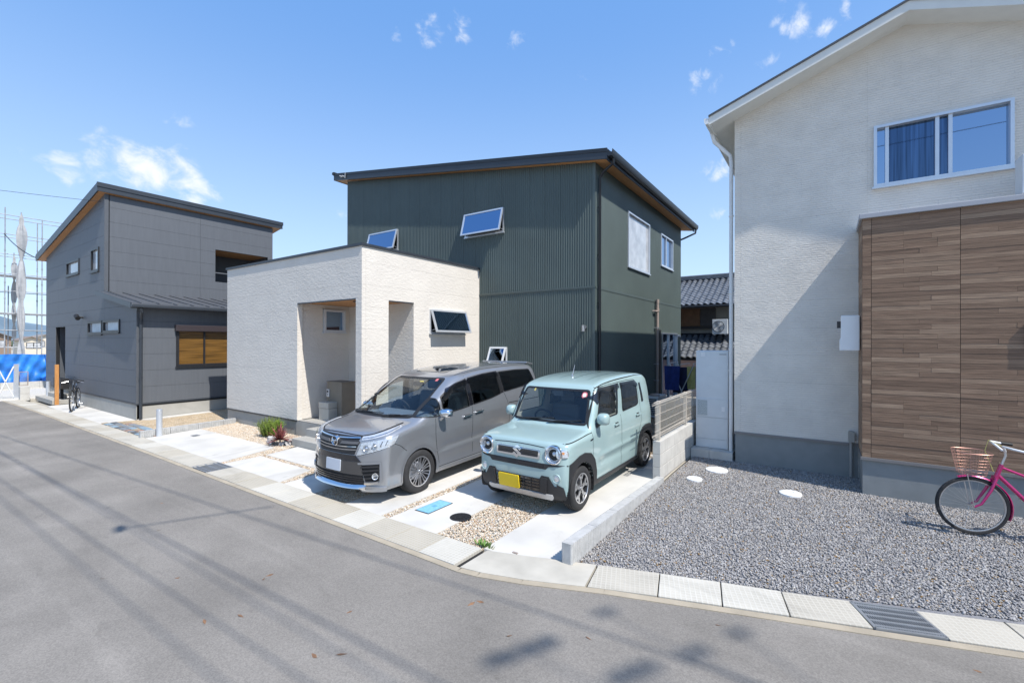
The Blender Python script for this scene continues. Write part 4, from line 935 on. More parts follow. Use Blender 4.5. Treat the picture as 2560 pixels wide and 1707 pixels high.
def carc(c, r, a0, a1, n=14): return [(c[0]+r*math.cos(R(a0+(a1-a0)*i/n)), c[1]+r*math.sin(R(a0+(a1-a0)*i/n))) for i in range(n+1)]

def wheel(root, x, y, r, wd, rimr, sg, style, mt):
    # tyre profile: x outward = sg
    p = [(rimr-.004, -wd/2+.012), (rimr+.012, -wd/2), (r-.03, -wd/2-.003), (r-.012, -wd/2+.010), (r-.001, -wd/2+.030)]
    g = []
    for c in (-.045, 0, .045): g += [(r, c*wd/.2-.006), (r-.008, c*wd/.2-.004), (r-.008, c*wd/.2+.004), (r, c*wd/.2+.006)]
    p += g + [(r-.001, wd/2-.030), (r-.012, wd/2-.010), (r-.03, wd/2+.003), (rimr+.012, wd/2), (rimr-.004, wd/2-.012)]
    t = MB(); t.lathe(p, (x, y, r), 'x', 56); w = t.build('wheel', mt['tyre'], root, smooth=True, local=True, ang=50)
    b = MB(); xf = x+sg*(wd/2-.012)
    b.lathe([(rimr+.003, xf-x+sg*.006), (rimr-.012, xf-x+sg*.002), (rimr-.022, xf-x-sg*.02), (rimr-.03, xf-x-sg*.12), (.02, xf-x-sg*.13)], (x, y, r), 'x', 48)
    b.build('rim', mt['rimdark'], w, smooth=True, local=True)
    lp = MB(); lp.lathe([(rimr+.004, xf-x+sg*.004), (rimr+.004, xf-x+sg*.008), (rimr-.010, xf-x+sg*.009), (rimr-.013, xf-x+sg*.003)], (x, y, r), 'x', 48); lp.build('rim_lip', mt['rimsilver'], w, smooth=True, local=True)
    dk = MB(); dk.lathe([(rimr*.62, xf-x-sg*.085), (rimr*.62, xf-x-sg*.075), (.03, xf-x-sg*.07)], (x, y, r), 'x', 32); dk.build('brake_disc', mt['steel'], w, smooth=True, local=True)
    def spoke(poly, an, x0, x1, m):
        c, sn = math.cos(an), math.sin(an)
        m.prism([(u*c-v*sn, u*sn+v*c) for u, v in poly], lambda u, v, d: (d, y+u, r+v), xf+sg*x0, xf+sg*x1)
    ns = 5 if style == 'y' else 10
    for k in range(ns):
        a = 2*math.pi*k/ns+.3; m = MB()
        if style == 'y':
            spoke([(.03,-.022),(rimr*.55,-.020),(rimr*.62,-.03),(rimr*.62,.03),(rimr*.55,.020),(.03,.022)], a, -.012, .0, m)
            spoke([(rimr*.52,0),(rimr*.60,-.032),(rimr-.012,-.072),(rimr-.010,-.045),(rimr*.72,0)], a, -.012, .0, m); spoke([(rimr*.72,0),(rimr-.010,.045),(rimr-.012,.072),(rimr*.60,.032),(rimr*.52,0)], a, -.012, .0, m)
        else:
            spoke([(.040,-.014),(rimr-.008,-.034),(rimr-.008,-.018),(.06,-.003)], a, -.012, 0, m); spoke([(.06,.003),(rimr-.008,.018),(rimr-.008,.034),(.040,.014)], a, -.012, 0, m)
        m.build('spoke', mt['rimsilver'], w, local=True)
        if style == 'y' or k % 2 == 0:
            m = MB(); spoke([(.028+.0,-.008),(.044,-.008),(.044,.008),(.028,.008)], a+math.pi/ns, -.01, .006, m); m.build('wheel_nut', mt['rimdark'], w, local=True)
    h = MB(); h.lathe([(.05, xf-x-sg*.02), (.048, xf-x-sg*.003), (.03, xf-x+sg*.001), (.026, xf-x+sg*.006), (.0, xf-x+sg*.008)], (x, y, r), 'x', 24); h.build('hub_cap', mt['rimsilver'], w, smooth=True, local=True)
    return w
def well(root, x, y, r, sg, R_, mt, W=.30):
    m = MB(); a = [R(-20+220*i/20) for i in range(21)]
    for p, q in zip(a, a[1:]):
        P = lambda t, xx: (xx, y+R_*math.cos(t), r+R_*math.sin(t)); m.quad(P(p, x+sg*.02), P(q, x+sg*.02), P(q, x-sg*W), P(p, x-sg*W))
    m.v.append((x-sg*W, y, r)); c = len(m.v)-1
    for p, q in zip(a, a[1:]): b = len(m.v); m.v += [(x-sg*W, y+R_*math.cos(p), r+R_*math.sin(p)), (x-sg*W, y+R_*math.cos(q), r+R_*math.sin(q))]; m.f.append((b, b+1, c))
    return m.build('wheel_well', mt, root, smooth=True, local=True)
def rbox(name, mt, root, x0, x1, y0, y1, z0, z1, bv=.04, rot=0., parent=None):
    m = MB(); cy, cz = (y0+y1)/2, z0; c, s_ = math.cos(rot), math.sin(rot)
    m.hexa(lambda a, b, d: (a, cy+(b-cy)*c-(d-cz)*s_*-1, cz+(d-cz)*c-(b-cy)*s_), x0, x1, y0, y1, z0, z1)
    o = m.build(name, mt, parent or root, bevel=bv, local=True, smooth=True, ang=60); return o
def seat(root, x, y, z, w, mt, h=.62):
    s_ = rbox('seat', mt, root, x-w/2, x+w/2, y, y+.5, z, z+.16, .05)
    rbox('backrest', mt, root, x-w/2, x+w/2, y+.46, y+.60, z+.08, z+.08+h, .05, rot=.22, parent=s_)
    rbox('headrest', mt, root, x-.13, x+.13, y+.64, y+.74, z+h+.10, z+h+.28, .04, rot=.15, parent=s_); return s_
def steering(root, x, y, z, mt, r=.18):
    m = MB(); a = R(65); pts = []
    for k in range(28):
        t = 2*math.pi*k/28; pts.append((x+r*math.cos(t), y-r*math.sin(t)*math.cos(a), z+r*math.sin(t)*math.sin(a)))
    m.tube(pts, .016, 8, closed=True); w = m.build('steering_wheel', mt, root, smooth=True, local=True)
    m = MB(); m.tube([pts[0], (x, y, z), pts[14]], .016, 6); m.tube([(x, y, z), pts[21]], .016, 6); m.tube([(x, y-.02, z), (x, y-.25, z-.16)], .03, 8); m.lathe([(.06, -.02), (.05, .02), (0, .025)], (x, y, z), 'y', 16); m.build('wheel_spokes', mt, w, local=True); return w

CM = dict(palesticker=mat('pale_yellow_sticker', (.50,.42,.12), .5), tyre=mat('tyre_rubber', (.025,.025,.026), .85, var=.2, vs=12, space='Object'), rimdark=mat('wheel_dark', (.02,.02,.022), .4), rimsilver=mat('wheel_machined', (.62,.62,.63), .28, metal=.85),
 steel=M['steel'], chrome=mat('chrome', (.80,.81,.83), .06, metal=1.0), black=mat('car_black_plastic', (.022,.022,.024), .55, bump=.1, bs=300, space='Object'), gloss=mat('car_piano_black', (.010,.011,.015), .08, coat=1.0),
 gap=mat('panel_gap', (.008,.008,.009), .8), rubber=mat('window_rubber', (.012,.012,.013), .5), dark=mat('cabin_dark', (.06,.062,.066), .8), dash=mat('dashboard', (.11,.135,.17), .7, space='Object', var=.1), beige=mat('cabin_beige', (.48,.46,.40), .8), seatf=mat('seat_fabric', (.10,.10,.105), .9),
 lamp=mat('lamp_reflector', (.72,.73,.74), .18, metal=.55, var=.12, vs=22, space='Object', bump=.5, bs=30, dist=.02), lens=thin_glass('lamp_lens', (.93,.94,.95), 1.18), glass=thin_glass('windscreen_glass', (.86,.92,.92)), privacy=thin_glass('privacy_glass', (.16,.17,.18)), clear=thin_glass('door_glass', (.82,.88,.87)),
 visor=thin_glass('smoked_visor', (.22,.21,.24)), amber=mat('signal_amber', (.55,.22,.06), .15, coat=1), skid=mat('satin_silver', (.50,.50,.50), .4, metal=.5), white=M['whitepaint'], red=mat('sticker_red', (.55,.15,.16), .5), yellow=mat('number_plate_yellow', (.78,.55,.015), .45), plate=mat('number_plate_blank', (.50,.54,.60), .5))
def paint(name, col, metal, rough, flake=.0, coat=1.0):
    m = mat(name, col, rough, metal=metal, coat=coat, var=.02, vs=4, space='Object', coatr=.04); return m

# ------------------------------------------------------------------ mint kei wagon
KS = smoothpoly([(.16,.20),(.07,.22),(.02,.32),(.0,.45),(.0,.62),(.015,.74),(.035,.86),(.06,.925),(.16,.955),(.40,.98),(.68,1.0),(.80,1.015),(.865,1.10),(1.0,1.33),(1.11,1.50),(1.17,1.565),(1.28,1.61),(1.6,1.655),(2.1,1.672),(2.7,1.665),(3.1,1.635),(3.26,1.60),(3.325,1.48),(3.36,1.20),(3.39,.95),(3.395,.60),(3.38,.35),(3.30,.22),(3.1,.20)], 2)
kt = Table(KS, (-.3, -.05), (3.7, 1.95))
def kf(x, y, z):
    ax = np.abs(x); r = np.clip(ax/.72, 0, 1.15)
    ye = y-.065*np.clip(1-y/.5, 0, 1)-.11*r**5*np.clip(1-y/1.9, 0, 1)+.07*r**5*np.clip((y-2.4)/1., 0, 1); ze = z+.030*r**2*np.clip((z-.7)/.5, 0, 1)
    w = np.interp(z, [.1,.30,.50,.62,.80,.92,1.0,1.08,1.15,1.3,1.5,1.62,1.8], [.68,.700,.712,.716,.718,.716,.708,.692,.682,.668,.640,.612,.57])
    w = w-.055*np.clip(1-y/.35, 0, 1)**2-.03*np.clip((y-3.0)/.4, 0, 1)**2
    crease = .010*np.exp(-((z-.60)/.035)**2)*np.clip((y-.95)/.2, 0, 1)*np.clip((2.6-y)/.2, 0, 1)-.012*np.exp(-((z-.50)/.05)**2)*np.clip((y-.95)/.2, 0, 1)*np.clip((2.6-y)/.2, 0, 1)
    w = w+crease-.035*np.clip((z-.9)/.12, 0, 1)*np.clip((.95-y)/.2, 0, 1)
    b = ax-w; a = kt(ye, ze); k = np.interp(z, [.2,.5,.85,1.0,1.2,1.6], [.07,.05,.07,.07,.06,.10])
    h = np.clip(.5+.5*(a-b)/k, 0, 1); return b*(1-h)+a*h+k*h*(1-h)
mint = paint('mint_paint', (.315,.43,.425), .0, .32)
K = Car('small_car', 'mint green boxy small wagon with round headlights and a yellow number plate', 'car', (-3.285, 4.854, -.053), R(-.9), R(1.15), .967, KS, (-.80,-.12,.10), (.80,3.52,1.76), kf, CM)
kr = K.root; WF, WR, KR = .525, 2.985, .29
for sd in ('S', 'P'):
    K.window(sd, [(1.04,1.085),(1.235,1.50),(1.90,1.515),(1.79,1.085)], CM['clear'], CM['rubber'], rnd=.05)
    K.window(sd, [(1.98,1.095),(2.02,1.515),(2.56,1.51),(2.70,1.46),(2.70,1.14),(2.60,1.115)], CM['privacy'], CM['rubber'], rnd=.05)
    K.window(sd, [(2.86,1.14),(2.80,1.47),(2.87,1.485),(2.95,1.15)], CM['privacy'], CM['rubber'], rw=.014, rnd=.025)
    for y in (WF, WR): K.cut(sd, carc((y, KR), .345, 0, 360, 40))
    # cladding round the arches and along the sill
    fa = [(p[0], p[1]) for p in carc((WF, KR), .345, -12, 192, 20)]
    K.patch(sd, [(.99,.215),(.97,.43),(.90,.60),(.78,.705),(.60,.745),(.44,.735),(.34,.710),(.26,.688),(.19,.672),(.185,.36),(.21,.26),(.25,.22)]+[q for q in reversed(fa)], 'arch_cladding', CM['black'], off=.014, step=.04, depth=.02)
    ra = carc((WR, KR), .345, -12, 192, 20)
    K.patch(sd, [(3.36,.36),(3.35,.62),(3.28,.70),(3.15,.735),(2.95,.745),(2.80,.72),(2.66,.63),(2.58,.46),(2.56,.215)]+[q for q in reversed(ra) if q[0] < 3.3], 'arch_cladding', CM['black'], off=.014, step=.04, depth=.02)
    K.patch(sd, [(.97,.215),(2.58,.215),(2.57,.285),(.975,.285)], 'sill_cladding', CM['black'], off=.015, step=.06)
    for ln in ([(.875,.30),(.86,.62),(.855,1.02),(.90,1.10),(1.02,1.30),(1.13,1.47),(1.20,1.545),(1.5,1.56),(2.3,1.565),(2.62,1.55),(2.74,1.47),(2.76,1.14),(2.76,.85),(2.66,.70),(2.57,.60)], [(1.885,.29),(1.885,1.07)]): K.line(sd, ln, 'door_gap', CM['gap'], w=.008)
    K.line(sd, [(.19,.925),(.55,.945),(.86,.965)], 'bonnet_gap', CM['gap'], w=.009)
    for y, z in ((1.70,.945),(2.60,.965)):
        K.patch(sd, [(y-.09,z-.03),(y+.08,z-.03),(y+.09,z+.015),(y+.05,z+.03),(y-.05,z+.03)], 'handle_recess', CM['gap'], off=.001, rnd=.02, depth=0, step=.03)
        K.patch(sd, [(y-.10,z-.014),(y+.10,z-.010),(y+.10,z+.016),(y-.10,z+.012)], 'door_handle', mint, off=.026, step=.03, rnd=.008)
    K.patch(sd, [(1.06,1.40),(1.23,1.535),(1.91,1.55),(1.92,1.475),(1.25,1.455),(1.10,1.32)], 'rain_visor', CM['visor'], off=.022, depth=-.008)
    K.patch(sd, [(1.99,1.475),(1.99,1.55),(2.58,1.54),(2.71,1.47),(2.70,1.42),(2.54,1.46)], 'rain_visor', CM['visor'], off=.022, depth=-.008)
    K.patch(sd, [(.78,.862),(.87,.872),(.865,.892),(.775,.882)], 'side_badge', CM['gloss'], off=.004, step=.02, label='small dark badge')
K.window('F', [(-.62,1.045),(.62,1.045),(.555,1.515),(-.555,1.515)], CM['glass'], CM['rubber'], rw=.03, rnd=.06, name='windscreen')
K.window('B', [(-.55,1.12),(.55,1.12),(.52,1.50),(-.52,1.50)], CM['privacy'], CM['rubber'], rw=.03, rnd=.06, name='rear_window')
# front
K.patch('F', [(-.71,.21),(.71,.21),(.71,.39),(.545,.40),(.475,.515),(.375,.52),(.345,.475),(-.345,.475),(-.375,.52),(-.475,.515),(-.545,.40),(-.71,.39)], 'lower_bumper', CM['black'], off=.014, step=.05)
g = K.patch('F', [(-.335,.31),(.335,.31),(.345,.468),(-.345,.468)], 'lower_grille', CM['gloss'], off=.017, step=.06, depth=0)
for z in (.35,.39,.43): K.line('F', [(-.335,z),(.335,z)], 'grille_bar', CM['black'], w=.012, off=.024, parent=g)
for x in (-.22,-.11,0,.11,.22): K.line('F', [(x,.315),(x,.465)], 'grille_bar', CM['black'], w=.010, off=.024, parent=g)
for s_ in (-1, 1): K.patch('F', [(s_*.345,.31),(s_*.44,.30),(s_*.465,.50),(s_*.375,.505)], 'bumper_guard', CM['black'], off=.032, step=.04, rnd=.02)
K.patch('F', [(-.47,.232),(.50,.232),(.525,.255),(.515,.295),(-.485,.295),(-.495,.255)], 'skid_plate', CM['skid'], off=.036, step=.05, rnd=.01)
sl = K.patch('F', [(-.43,.605),(.43,.605),(.47,.64),(.60,.655),(.70,.655),(.70,.672),(.45,.675),(-.45,.675),(-.70,.672),(-.70,.655),(-.60,.655),(-.47,.64)], 'upper_slot', CM['black'], off=.006, step=.05)
K.patch('F', [(.02,.620),(.40,.620),(.40,.660),(.02,.660)], 'slot_mesh', CM['gloss'], off=.010, step=.05, parent=sl)
gr = K.patch('F', [(-.345,.722),(.345,.722),(.35,.842),(-.35,.842)], 'grille', CM['chrome'], off=.020, step=.05, rnd=.02)
K.patch('F', [(-.318,.745),(.318,.745),(.322,.822),(-.322,.822)], 'grille_backing', CM['gloss'], off=.0225, step=.05, rnd=.012, parent=gr, depth=0)
for z in (.755,.775,.795,.815): K.line('F', [(-.31,z),(.31,z)], 'grille_slat', CM['black'], w=.008, off=.028, parent=gr)
def emb(c, pts, q, name, parent, mt=CM['chrome'], fr='F', off=.034):
    return c.patch(fr, [(q[0]+u*q[2], q[1]+v*q[2]) for u, v in pts], name, mt, off=off, step=.02, depth=-.022, parent=parent, smooth=False)
em = emb(K, [(-.85,.30),(0,.98),(.85,.42),(.50,.12),(0,.46),(-.16,.36),(.85,-.30),(0,-.98),(-.85,-.42),(-.50,-.12),(0,-.46),(.16,-.36)], (0,.783,.085), 'emblem', gr)
K.patch('F', [(-.29,.308),(.04,.308),(.04,.473),(-.29,.473)], 'number_plate', CM['yellow'], off=.045, step=.06, rnd=.012, depth=-.03)
for sx in (-1, 1):
    hp, hn = K.rc('F', sx*.535, .80); yy = hp.y; K.cut('F', carc((sx*.535,.80), .10, 0, 360, 30), lambda C: C[:,1] < .4)
    m = MB(); m.lathe([(.118,.03),(.125,-.012),(.122,-.03),(.108,-.036),(.100,-.026)], (sx*.535, yy, .80), 'y', 40); hl = m.build('headlight', CM['chrome'], kr, smooth=True, local=True)
    m = MB(); m.lathe([(.102,-.026),(.088,-.012),(.082,.0),(.072,-.004)], (sx*.535, yy, .80), 'y', 40); m.build('reflector_ring', CM['lamp'], hl, smooth=True, local=True)
    m = MB(); m.lathe([(.075,-.004),(.05,.014),(.0,.02)], (sx*.535, yy, .80), 'y', 32); m.build('lamp_bowl', M['black'], hl, smooth=True, local=True)
    m = MB(); m.lathe([(.032,.012),(.030,-.008),(.018,-.020),(0,-.024)], (sx*.535+.008, yy, .81), 'y', 24); m.build('projector', CM['lamp'], hl, smooth=True, local=True)
    m = MB(); m.lathe([(.101,-.028),(.07,-.040),(.035,-.046),(0,-.048)], (sx*.535, yy, .80), 'y', 32); m.build('lens', CM['lens'], hl, smooth=True, local=True)
    fr = 'D' if sx > 0 else 'E'
    u = .66*.668+.75*.115
    t = K.patch(fr, [(u-.07,.755),(u+.055,.765),(u+.075,.80),(u+.06,.865),(u-.03,.87),(u-.07,.85)], 'turn_signal', CM['chrome'], off=.016, step=.03, rnd=.03, depth=.03)
    K.patch(fr, [(u-.05,.768),(u+.045,.775),(u+.058,.80),(u+.045,.853),(u-.03,.857),(u-.05,.84)], 'signal_lens', CM['lamp'], off=.022, step=.02, rnd=.03, parent=t)
    K.patch(fr, [(u-.03,.81),(u+.02,.81),(u+.02,.84),(u-.03,.84)], 'bulb', CM['amber'], off=.025, step=.02, rnd=.012, parent=t)
    fp, fn_ = K.rc('F', sx*.575, .505); m = MB(); m.lathe([(.058,.01),(.054,-.012),(.042,-.004),(.040,.002)], (sx*.575, fp.y, .505), 'y', 28); fg = m.build('fog_lamp', mint, kr, smooth=True, local=True)
    m = MB(); m.lathe([(.041,-.004),(.028,-.008),(0,-.010)], (sx*.575, fp.y, .505), 'y', 24); m.build('lens', CM['lamp'], fg, smooth=True, local=True)
    K.line('T', [(sx*.40,.075),(sx*.40,.076)], 'hood_edge', CM['gap'], w=.001)
K.line('F', [(-.40,.872),(-.2,.884),(0,.888),(.2,.884),(.40,.872)], 'bonnet_gap', CM['gap'], w=.009)
# bonnet seam, roof seams, ribs, wipers, aerial
for sx in (-1, 1):
    K.line('T', [(sx*.585,1.16),(sx*.60,1.28),(sx*.605,1.6),(sx*.60,2.4),(sx*.585,3.1)], 'drip_channel', CM['gap'], w=.011)
    for k in range(2): K.line('T', [(sx*(.12+.24*k),1.45),(sx*(.12+.24*k),3.0)], 'roof_rib', mint, w=.022, off=.010)
def wiper(c, x0, z0, x1, z1, L):
    a, n1 = c.rc('F', x0, z0); b, n2 = c.rc('F', x1, z1); m = MB(); m.tube([a+n1*.02, a.lerp(b, .5)+n1*.035, b+n2*.025], [.012,.009,.006], 6); w = m.build('wiper', CM['black'], c.root, local=True, smooth=True)
    d = (b-a).normalized(); m = MB(); m.tube([b-d*L*.5+n2*.014, b+d*L*.5+n2*.014], .008, 6); m.build('wiper_blade', CM['black'], w, local=True)
wiper(K, -.50, 1.045, -.10, 1.085, .40); wiper(K, .02, 1.045, .33, 1.08, .42)
m = MB(); m.tube([(0,1.62,1.66),(0,1.70,1.83)], [.006,.003], 6); m.lathe([(.02,0),(.012,.03),(0,.035)], (0,1.62,1.655), 'z', 12); m.build('aerial', CM['steel'], kr, local=True, smooth=True)
def mirror(c, x, y, z, sg, shell, base, glass, sz=(.10,.075,.085)):
    m = MB(); m.tube([(x-sg*.05,y-.02,z-.14),(x-sg*.01,y-.01,z-.10),(x+sg*.05,y,z-.05)], [.045,.035,.03], 8); b = m.build('mirror_mount', base, c.root, local=True, smooth=True)
    m = MB(); pr = [(0,-1),(.5,-.9),(.82,-.55),(.97,0),(1,.6),(.94,.8),(0,.82)]
    sq = lambda p: (lambda q: (p[0]*q, p[1], p[2]*q))(1.0/max(.001, (abs(p[0])**3.2+abs(p[2])**3.2)**(1/3.2))*(p[0]**2+p[2]**2)**.5 if p[0] or p[2] else 1)
    m.lathe(pr, (0,0,0), 'y', 24); m.v = [sq(p) for p in m.v]; m.v = [(x+sg*.09+p[0]*sz[0], y+p[1]*sz[1], z+p[2]*sz[2]) for p in m.v]; s2 = m.build('mirror_shell', shell, b, local=True, smooth=True)
    m = MB(); m.lathe([(.9,.83),(0,.83)], (0,0,0), 'y', 20); m.v = [(x+sg*.09+p[0]*sz[0], y+p[1]*sz[1], z+p[2]*sz[2]) for p in m.v]; m.build('mirror_glass', glass, b, local=True)
for sg in (1, -1): mirror(K, sg*.70, 1.02, 1.13, sg, mint, CM['black'], CM['chrome'], (.085,.075,.085))
for sg in (1, -1):
    for y in (WF, WR): wheel(kr, sg*.635, y, KR, .155, .195, sg, 'y', CM); well(kr, sg*.70, y, KR, sg, .345, CM['gap'])
# cabin
rbox('dashboard', CM['dash'], kr, -.60,.60,.86,1.25,.70,1.02,.06)
rbox('floor_pan', CM['gap'], kr, -.62,.62,.45,3.2,.22,.36,.02)
for x in (-.32, .32): seat(kr, x, 1.35, .45, .50, CM['seatf'])
seat(kr, -.31, 2.2, .45, .55, CM['seatf']); seat(kr, .31, 2.2, .45, .55, CM['seatf'])
steering(kr, -.32, 1.30, .98, CM['gap'])
m = MB(); m.box(-.06,.10,1.12,1.16,1.40,1.48); m.box(-.12,.12,1.17,1.19,1.42,1.48); m.build('camera_and_mirror', CM['dark'], kr, local=True)
for x in (-.34, -.20): pass
st = K.patch('F', roundpoly([(.44,1.40),(.52,1.40),(.52,1.48),(.44,1.48)], .04), 'inspection_sticker', CM['red'], off=.006, step=.02, depth=0); K.patch('F', roundpoly([(.455,1.415),(.505,1.415),(.505,1.465),(.455,1.465)], .025), 'sticker_centre', CM['white'], off=.008, step=.02, depth=0, parent=st)
K.patch('F', [(-.39,1.455),(-.365,1.455),(-.36,1.49),(-.385,1.49)], 'sticker', CM['palesticker'], off=.006, step=.02, depth=0)
tl = [K.patch('B', [(s_*.55,.75),(s_*.66,.75),(s_*.66,1.0),(s_*.55,1.0)], 'tail_light', CM['red'], off=.01, rnd=.02) for s_ in (-1, 1)]
K.finish(mint, CM['beige'])
# ------------------------------------------------------------------ grey minivan
VS = smoothpoly([(.20,.20),(.06,.20),(.0,.26),(.0,.45),(.015,.62),(.02,.74),(.04,.86),(.07,.94),(.13,.985),(.30,1.03),(.50,1.065),(.68,1.09),(.78,1.12),(.93,1.19),(1.33,1.42),(1.67,1.61),(1.84,1.685),(2.05,1.74),(2.5,1.795),(3.1,1.82),(3.8,1.815),(4.30,1.785),(4.50,1.745),(4.57,1.66),(4.61,1.45),(4.66,1.15),(4.71,.95),(4.71,.55),(4.66,.30),(4.55,.20),(4.3,.20)], 2)
vt = Table(VS, (-.3, -.05), (5.0, 2.05))
def vf(x, y, z):
    ax = np.abs(x); r = np.clip(ax/.85, 0, 1.15)
    ye = y-.03*np.clip(1-y/.5, 0, 1)-(.30*r**2.6)*np.clip(1-y/2.9, 0, 1)**1.0+.12*r**4*np.clip((y-3.6)/1., 0, 1); ze = z+.035*r**2*np.clip((z-.8)/.5, 0, 1)
    w = np.interp(z, [.1,.22,.40,.55,.70,.85,1.0,1.10,1.2,1.4,1.6,1.75,2.], [.80,.838,.850,.846,.852,.862,.864,.856,.842,.805,.755,.700,.60])
    w = w-.05*np.clip(1-y/.8, 0, 1)**2*np.clip((z-.55)/.3, 0, 1)-.03*np.clip((y-4.2)/.5, 0, 1)**2-.02*np.clip((z-.95)/.12, 0, 1)*np.clip((.9-y)/.5, 0, 1)
    zc = .52+.03*(y-1.3)
    w = w+(.010*np.exp(-((z-zc-.0)/.03)**2)-.012*np.exp(-((z-zc-.07)/.06)**2))*np.clip((y-1.3)/.2, 0, 1)*np.clip((3.3-y)/.2, 0, 1)
    da = np.minimum(np.hypot(y-.93, z-.33), np.hypot(y-3.78, z-.33)); w = w+.012*np.clip(1-np.abs(da-.40)/.12, 0, 1)
    b = ax-w; a = vt(ye, ze); k = np.interp(z, [.2,.5,.9,1.05,1.2,1.6], [.06,.06,.09,.10,.07,.12])
    h = np.clip(.5+.5*(a-b)/k, 0, 1); return b*(1-h)+a*h+k*h*(1-h)
CM['vangrey'] = mat('dark_grey_trim', (.10,.10,.105), .45)
gun = paint('gunmetal_paint', (.34,.352,.372), .62, .29)
Vn = Car('minivan', 'grey metallic minivan with chrome trimmed grille parked before the cream annex', 'car', (-5.605, 3.80, -.085), R(1.0), R(1.0), .95, VS, (-.96,-.14,.10), (.96,4.86,1.92), vf, CM)
vr = Vn.root; WF, WR, VR = .93, 3.78, .328
for sd in ('S', 'P'):
    Vn.window(sd, [(.93,1.125),(1.36,1.38),(1.40,1.37),(1.40,1.115),(1.30,1.095)], CM['clear'], CM['rubber'], rw=.014, rnd=.03)
    Vn.window(sd, [(1.45,1.10),(1.45,1.38),(1.62,1.475),(1.85,1.555),(2.10,1.60),(2.15,1.155)], CM['clear'], CM['rubber'], rw=.018, rnd=.03)
    Vn.window(sd, [(2.24,1.165),(2.20,1.615),(2.60,1.655),(3.05,1.672),(3.11,1.265),(2.8,1.215)], CM['privacy'], CM['rubber'], rw=.018, rnd=.03)
    Vn.window(sd, [(3.21,1.285),(3.14,1.68),(3.75,1.685),(4.27,1.665),(4.42,1.36),(4.0,1.335)], CM['privacy'], CM['rubber'], rw=.018, rnd=.04)
    Vn.patch(sd, [(2.155,1.16),(2.235,1.167),(2.195,1.61),(2.105,1.60)], 'pillar_trim', CM['gloss'], off=.003, depth=0)
    Vn.patch(sd, [(3.115,1.27),(3.205,1.285),(3.135,1.68),(3.055,1.672)], 'pillar_trim', CM['rubber'], off=.003, depth=0)
    for y in (WF, WR):
        Vn.cut(sd, carc((y, VR), .365, 0, 360, 40)); Vn.line(sd, carc((y, VR), .368, -18, 198, 30), 'arch_lip', gun, w=.03, off=.004)
    for ln in ([(1.34,.36),(1.30,.60),(1.27,.85),(1.27,1.08)], [(2.20,.36),(2.20,1.15)], [(3.20,1.29),(3.30,1.1),(3.36,.8),(3.33,.62)], [(1.34,.30),(2.2,.30),(3.38,.30)], [(2.13,1.62),(2.13,1.72)]): Vn.line(sd, ln, 'door_gap', CM['gap'], w=.008)
    Vn.line(sd, [(1.18,.60),(1.30,.565),(1.50,.575),(1.62,.56),(2.6,.585),(3.35,.605)], 'body_crease', gun, w=.022, off=.005)
    Vn.line(sd, [(3.34,1.07),(4.6,1.05)], 'slide_rail', CM['gap'], w=.014)
    for y, z in ((2.05,1.0),(2.38,1.03)):
        Vn.patch(sd, roundpoly([(y-.10,z-.035),(y+.10,z-.03),(y+.10,z+.035),(y-.10,z+.03)], .03), 'handle_cup', CM['dark'], off=.002, step=.03, depth=0)
        Vn.patch(sd, [(y-.11,z-.014),(y+.11,z-.006),(y+.11,z+.018),(y-.11,z+.012)], 'door_handle', CM['chrome'], off=.03, step=.03, rnd=.009)
    Vn.patch(sd, [(1.46,1.33),(1.62,1.49),(1.85,1.57),(2.12,1.62),(2.13,1.53),(1.85,1.485),(1.66,1.41),(1.54,1.31)], 'rain_visor', CM['visor'], off=.024, depth=-.01)
    Vn.patch(sd, [(2.18,1.54),(2.18,1.63),(2.6,1.672),(3.06,1.69),(3.09,1.60),(2.6,1.58)], 'rain_visor', CM['visor'], off=.024, depth=-.01)
    Vn.patch(sd, [(1.30,.20),(3.40,.20),(3.38,.285),(1.32,.285)], 'side_skirt', gun, off=.016, step=.07)
Vn.window('F', [(-.70,1.115),(.70,1.115),(.585,1.655),(-.585,1.655)], CM['glass'], CM['rubber'], rw=.03, rnd=.07, name='windscreen')
Vn.window('B', [(-.64,1.20),(.64,1.20),(.56,1.62),(-.56,1.62)], CM['privacy'], CM['rubber'], rw=.03, rnd=.06, name='rear_window')
sp = MB(); sp.hexa(lambda a, b, c: (a*(1-.05*b), 4.38+b*.30+.0*a, 1.79-.05*b+c), -.62, .62, 0, 1, -.02, .02); sp.build('rear_spoiler', gun, vr, bevel=.015, local=True)
# front: dark upper grille, gloss band, blanking panel with plate, lower grille, chrome lip
gp = Vn.patch('F', [(-.49,.955),(.49,.955),(.46,.86),(.40,.705),(-.40,.705),(-.46,.86)], 'grille', CM['black'], off=.004, step=.05)
for a, b, w_ in ((.075,.47,.022),): 
    for s_ in (-1, 1): Vn.line('F', [(s_*a,.918),(s_*.25,.925),(s_*b,.935)], 'chrome_bar', CM['chrome'], w=.013, off=.020, parent=gp)
for z in (.805,.765): Vn.line('F', [(-.43,z+.012),(-.2,z),(0,z-.004),(.2,z),(.43,z+.012)], 'chrome_bar', CM['chrome'], w=.009, off=.020, parent=gp)
for s_ in (-1, 1): Vn.patch('F', [(s_*.12,.838),(s_*.45,.850),(s_*.47,.885),(s_*.16,.878)], 'grille_bar', CM['vangrey'], off=.022, parent=gp, step=.05)
ep, en = Vn.rc('F', 0, .868); m = MB(); m.lathe([(.072,.02),(.075,-.028),(.066,-.036),(.060,-.028)], (0, ep.y, .868), 'y', 36); e_ = m.build('emblem', CM['chrome'], vr, smooth=True, local=True)
m = MB(); m.lathe([(.062,-.024),(0,-.026)], (0, ep.y, .868), 'y', 32); m.build('emblem_backing', CM['gloss'], e_, local=True)
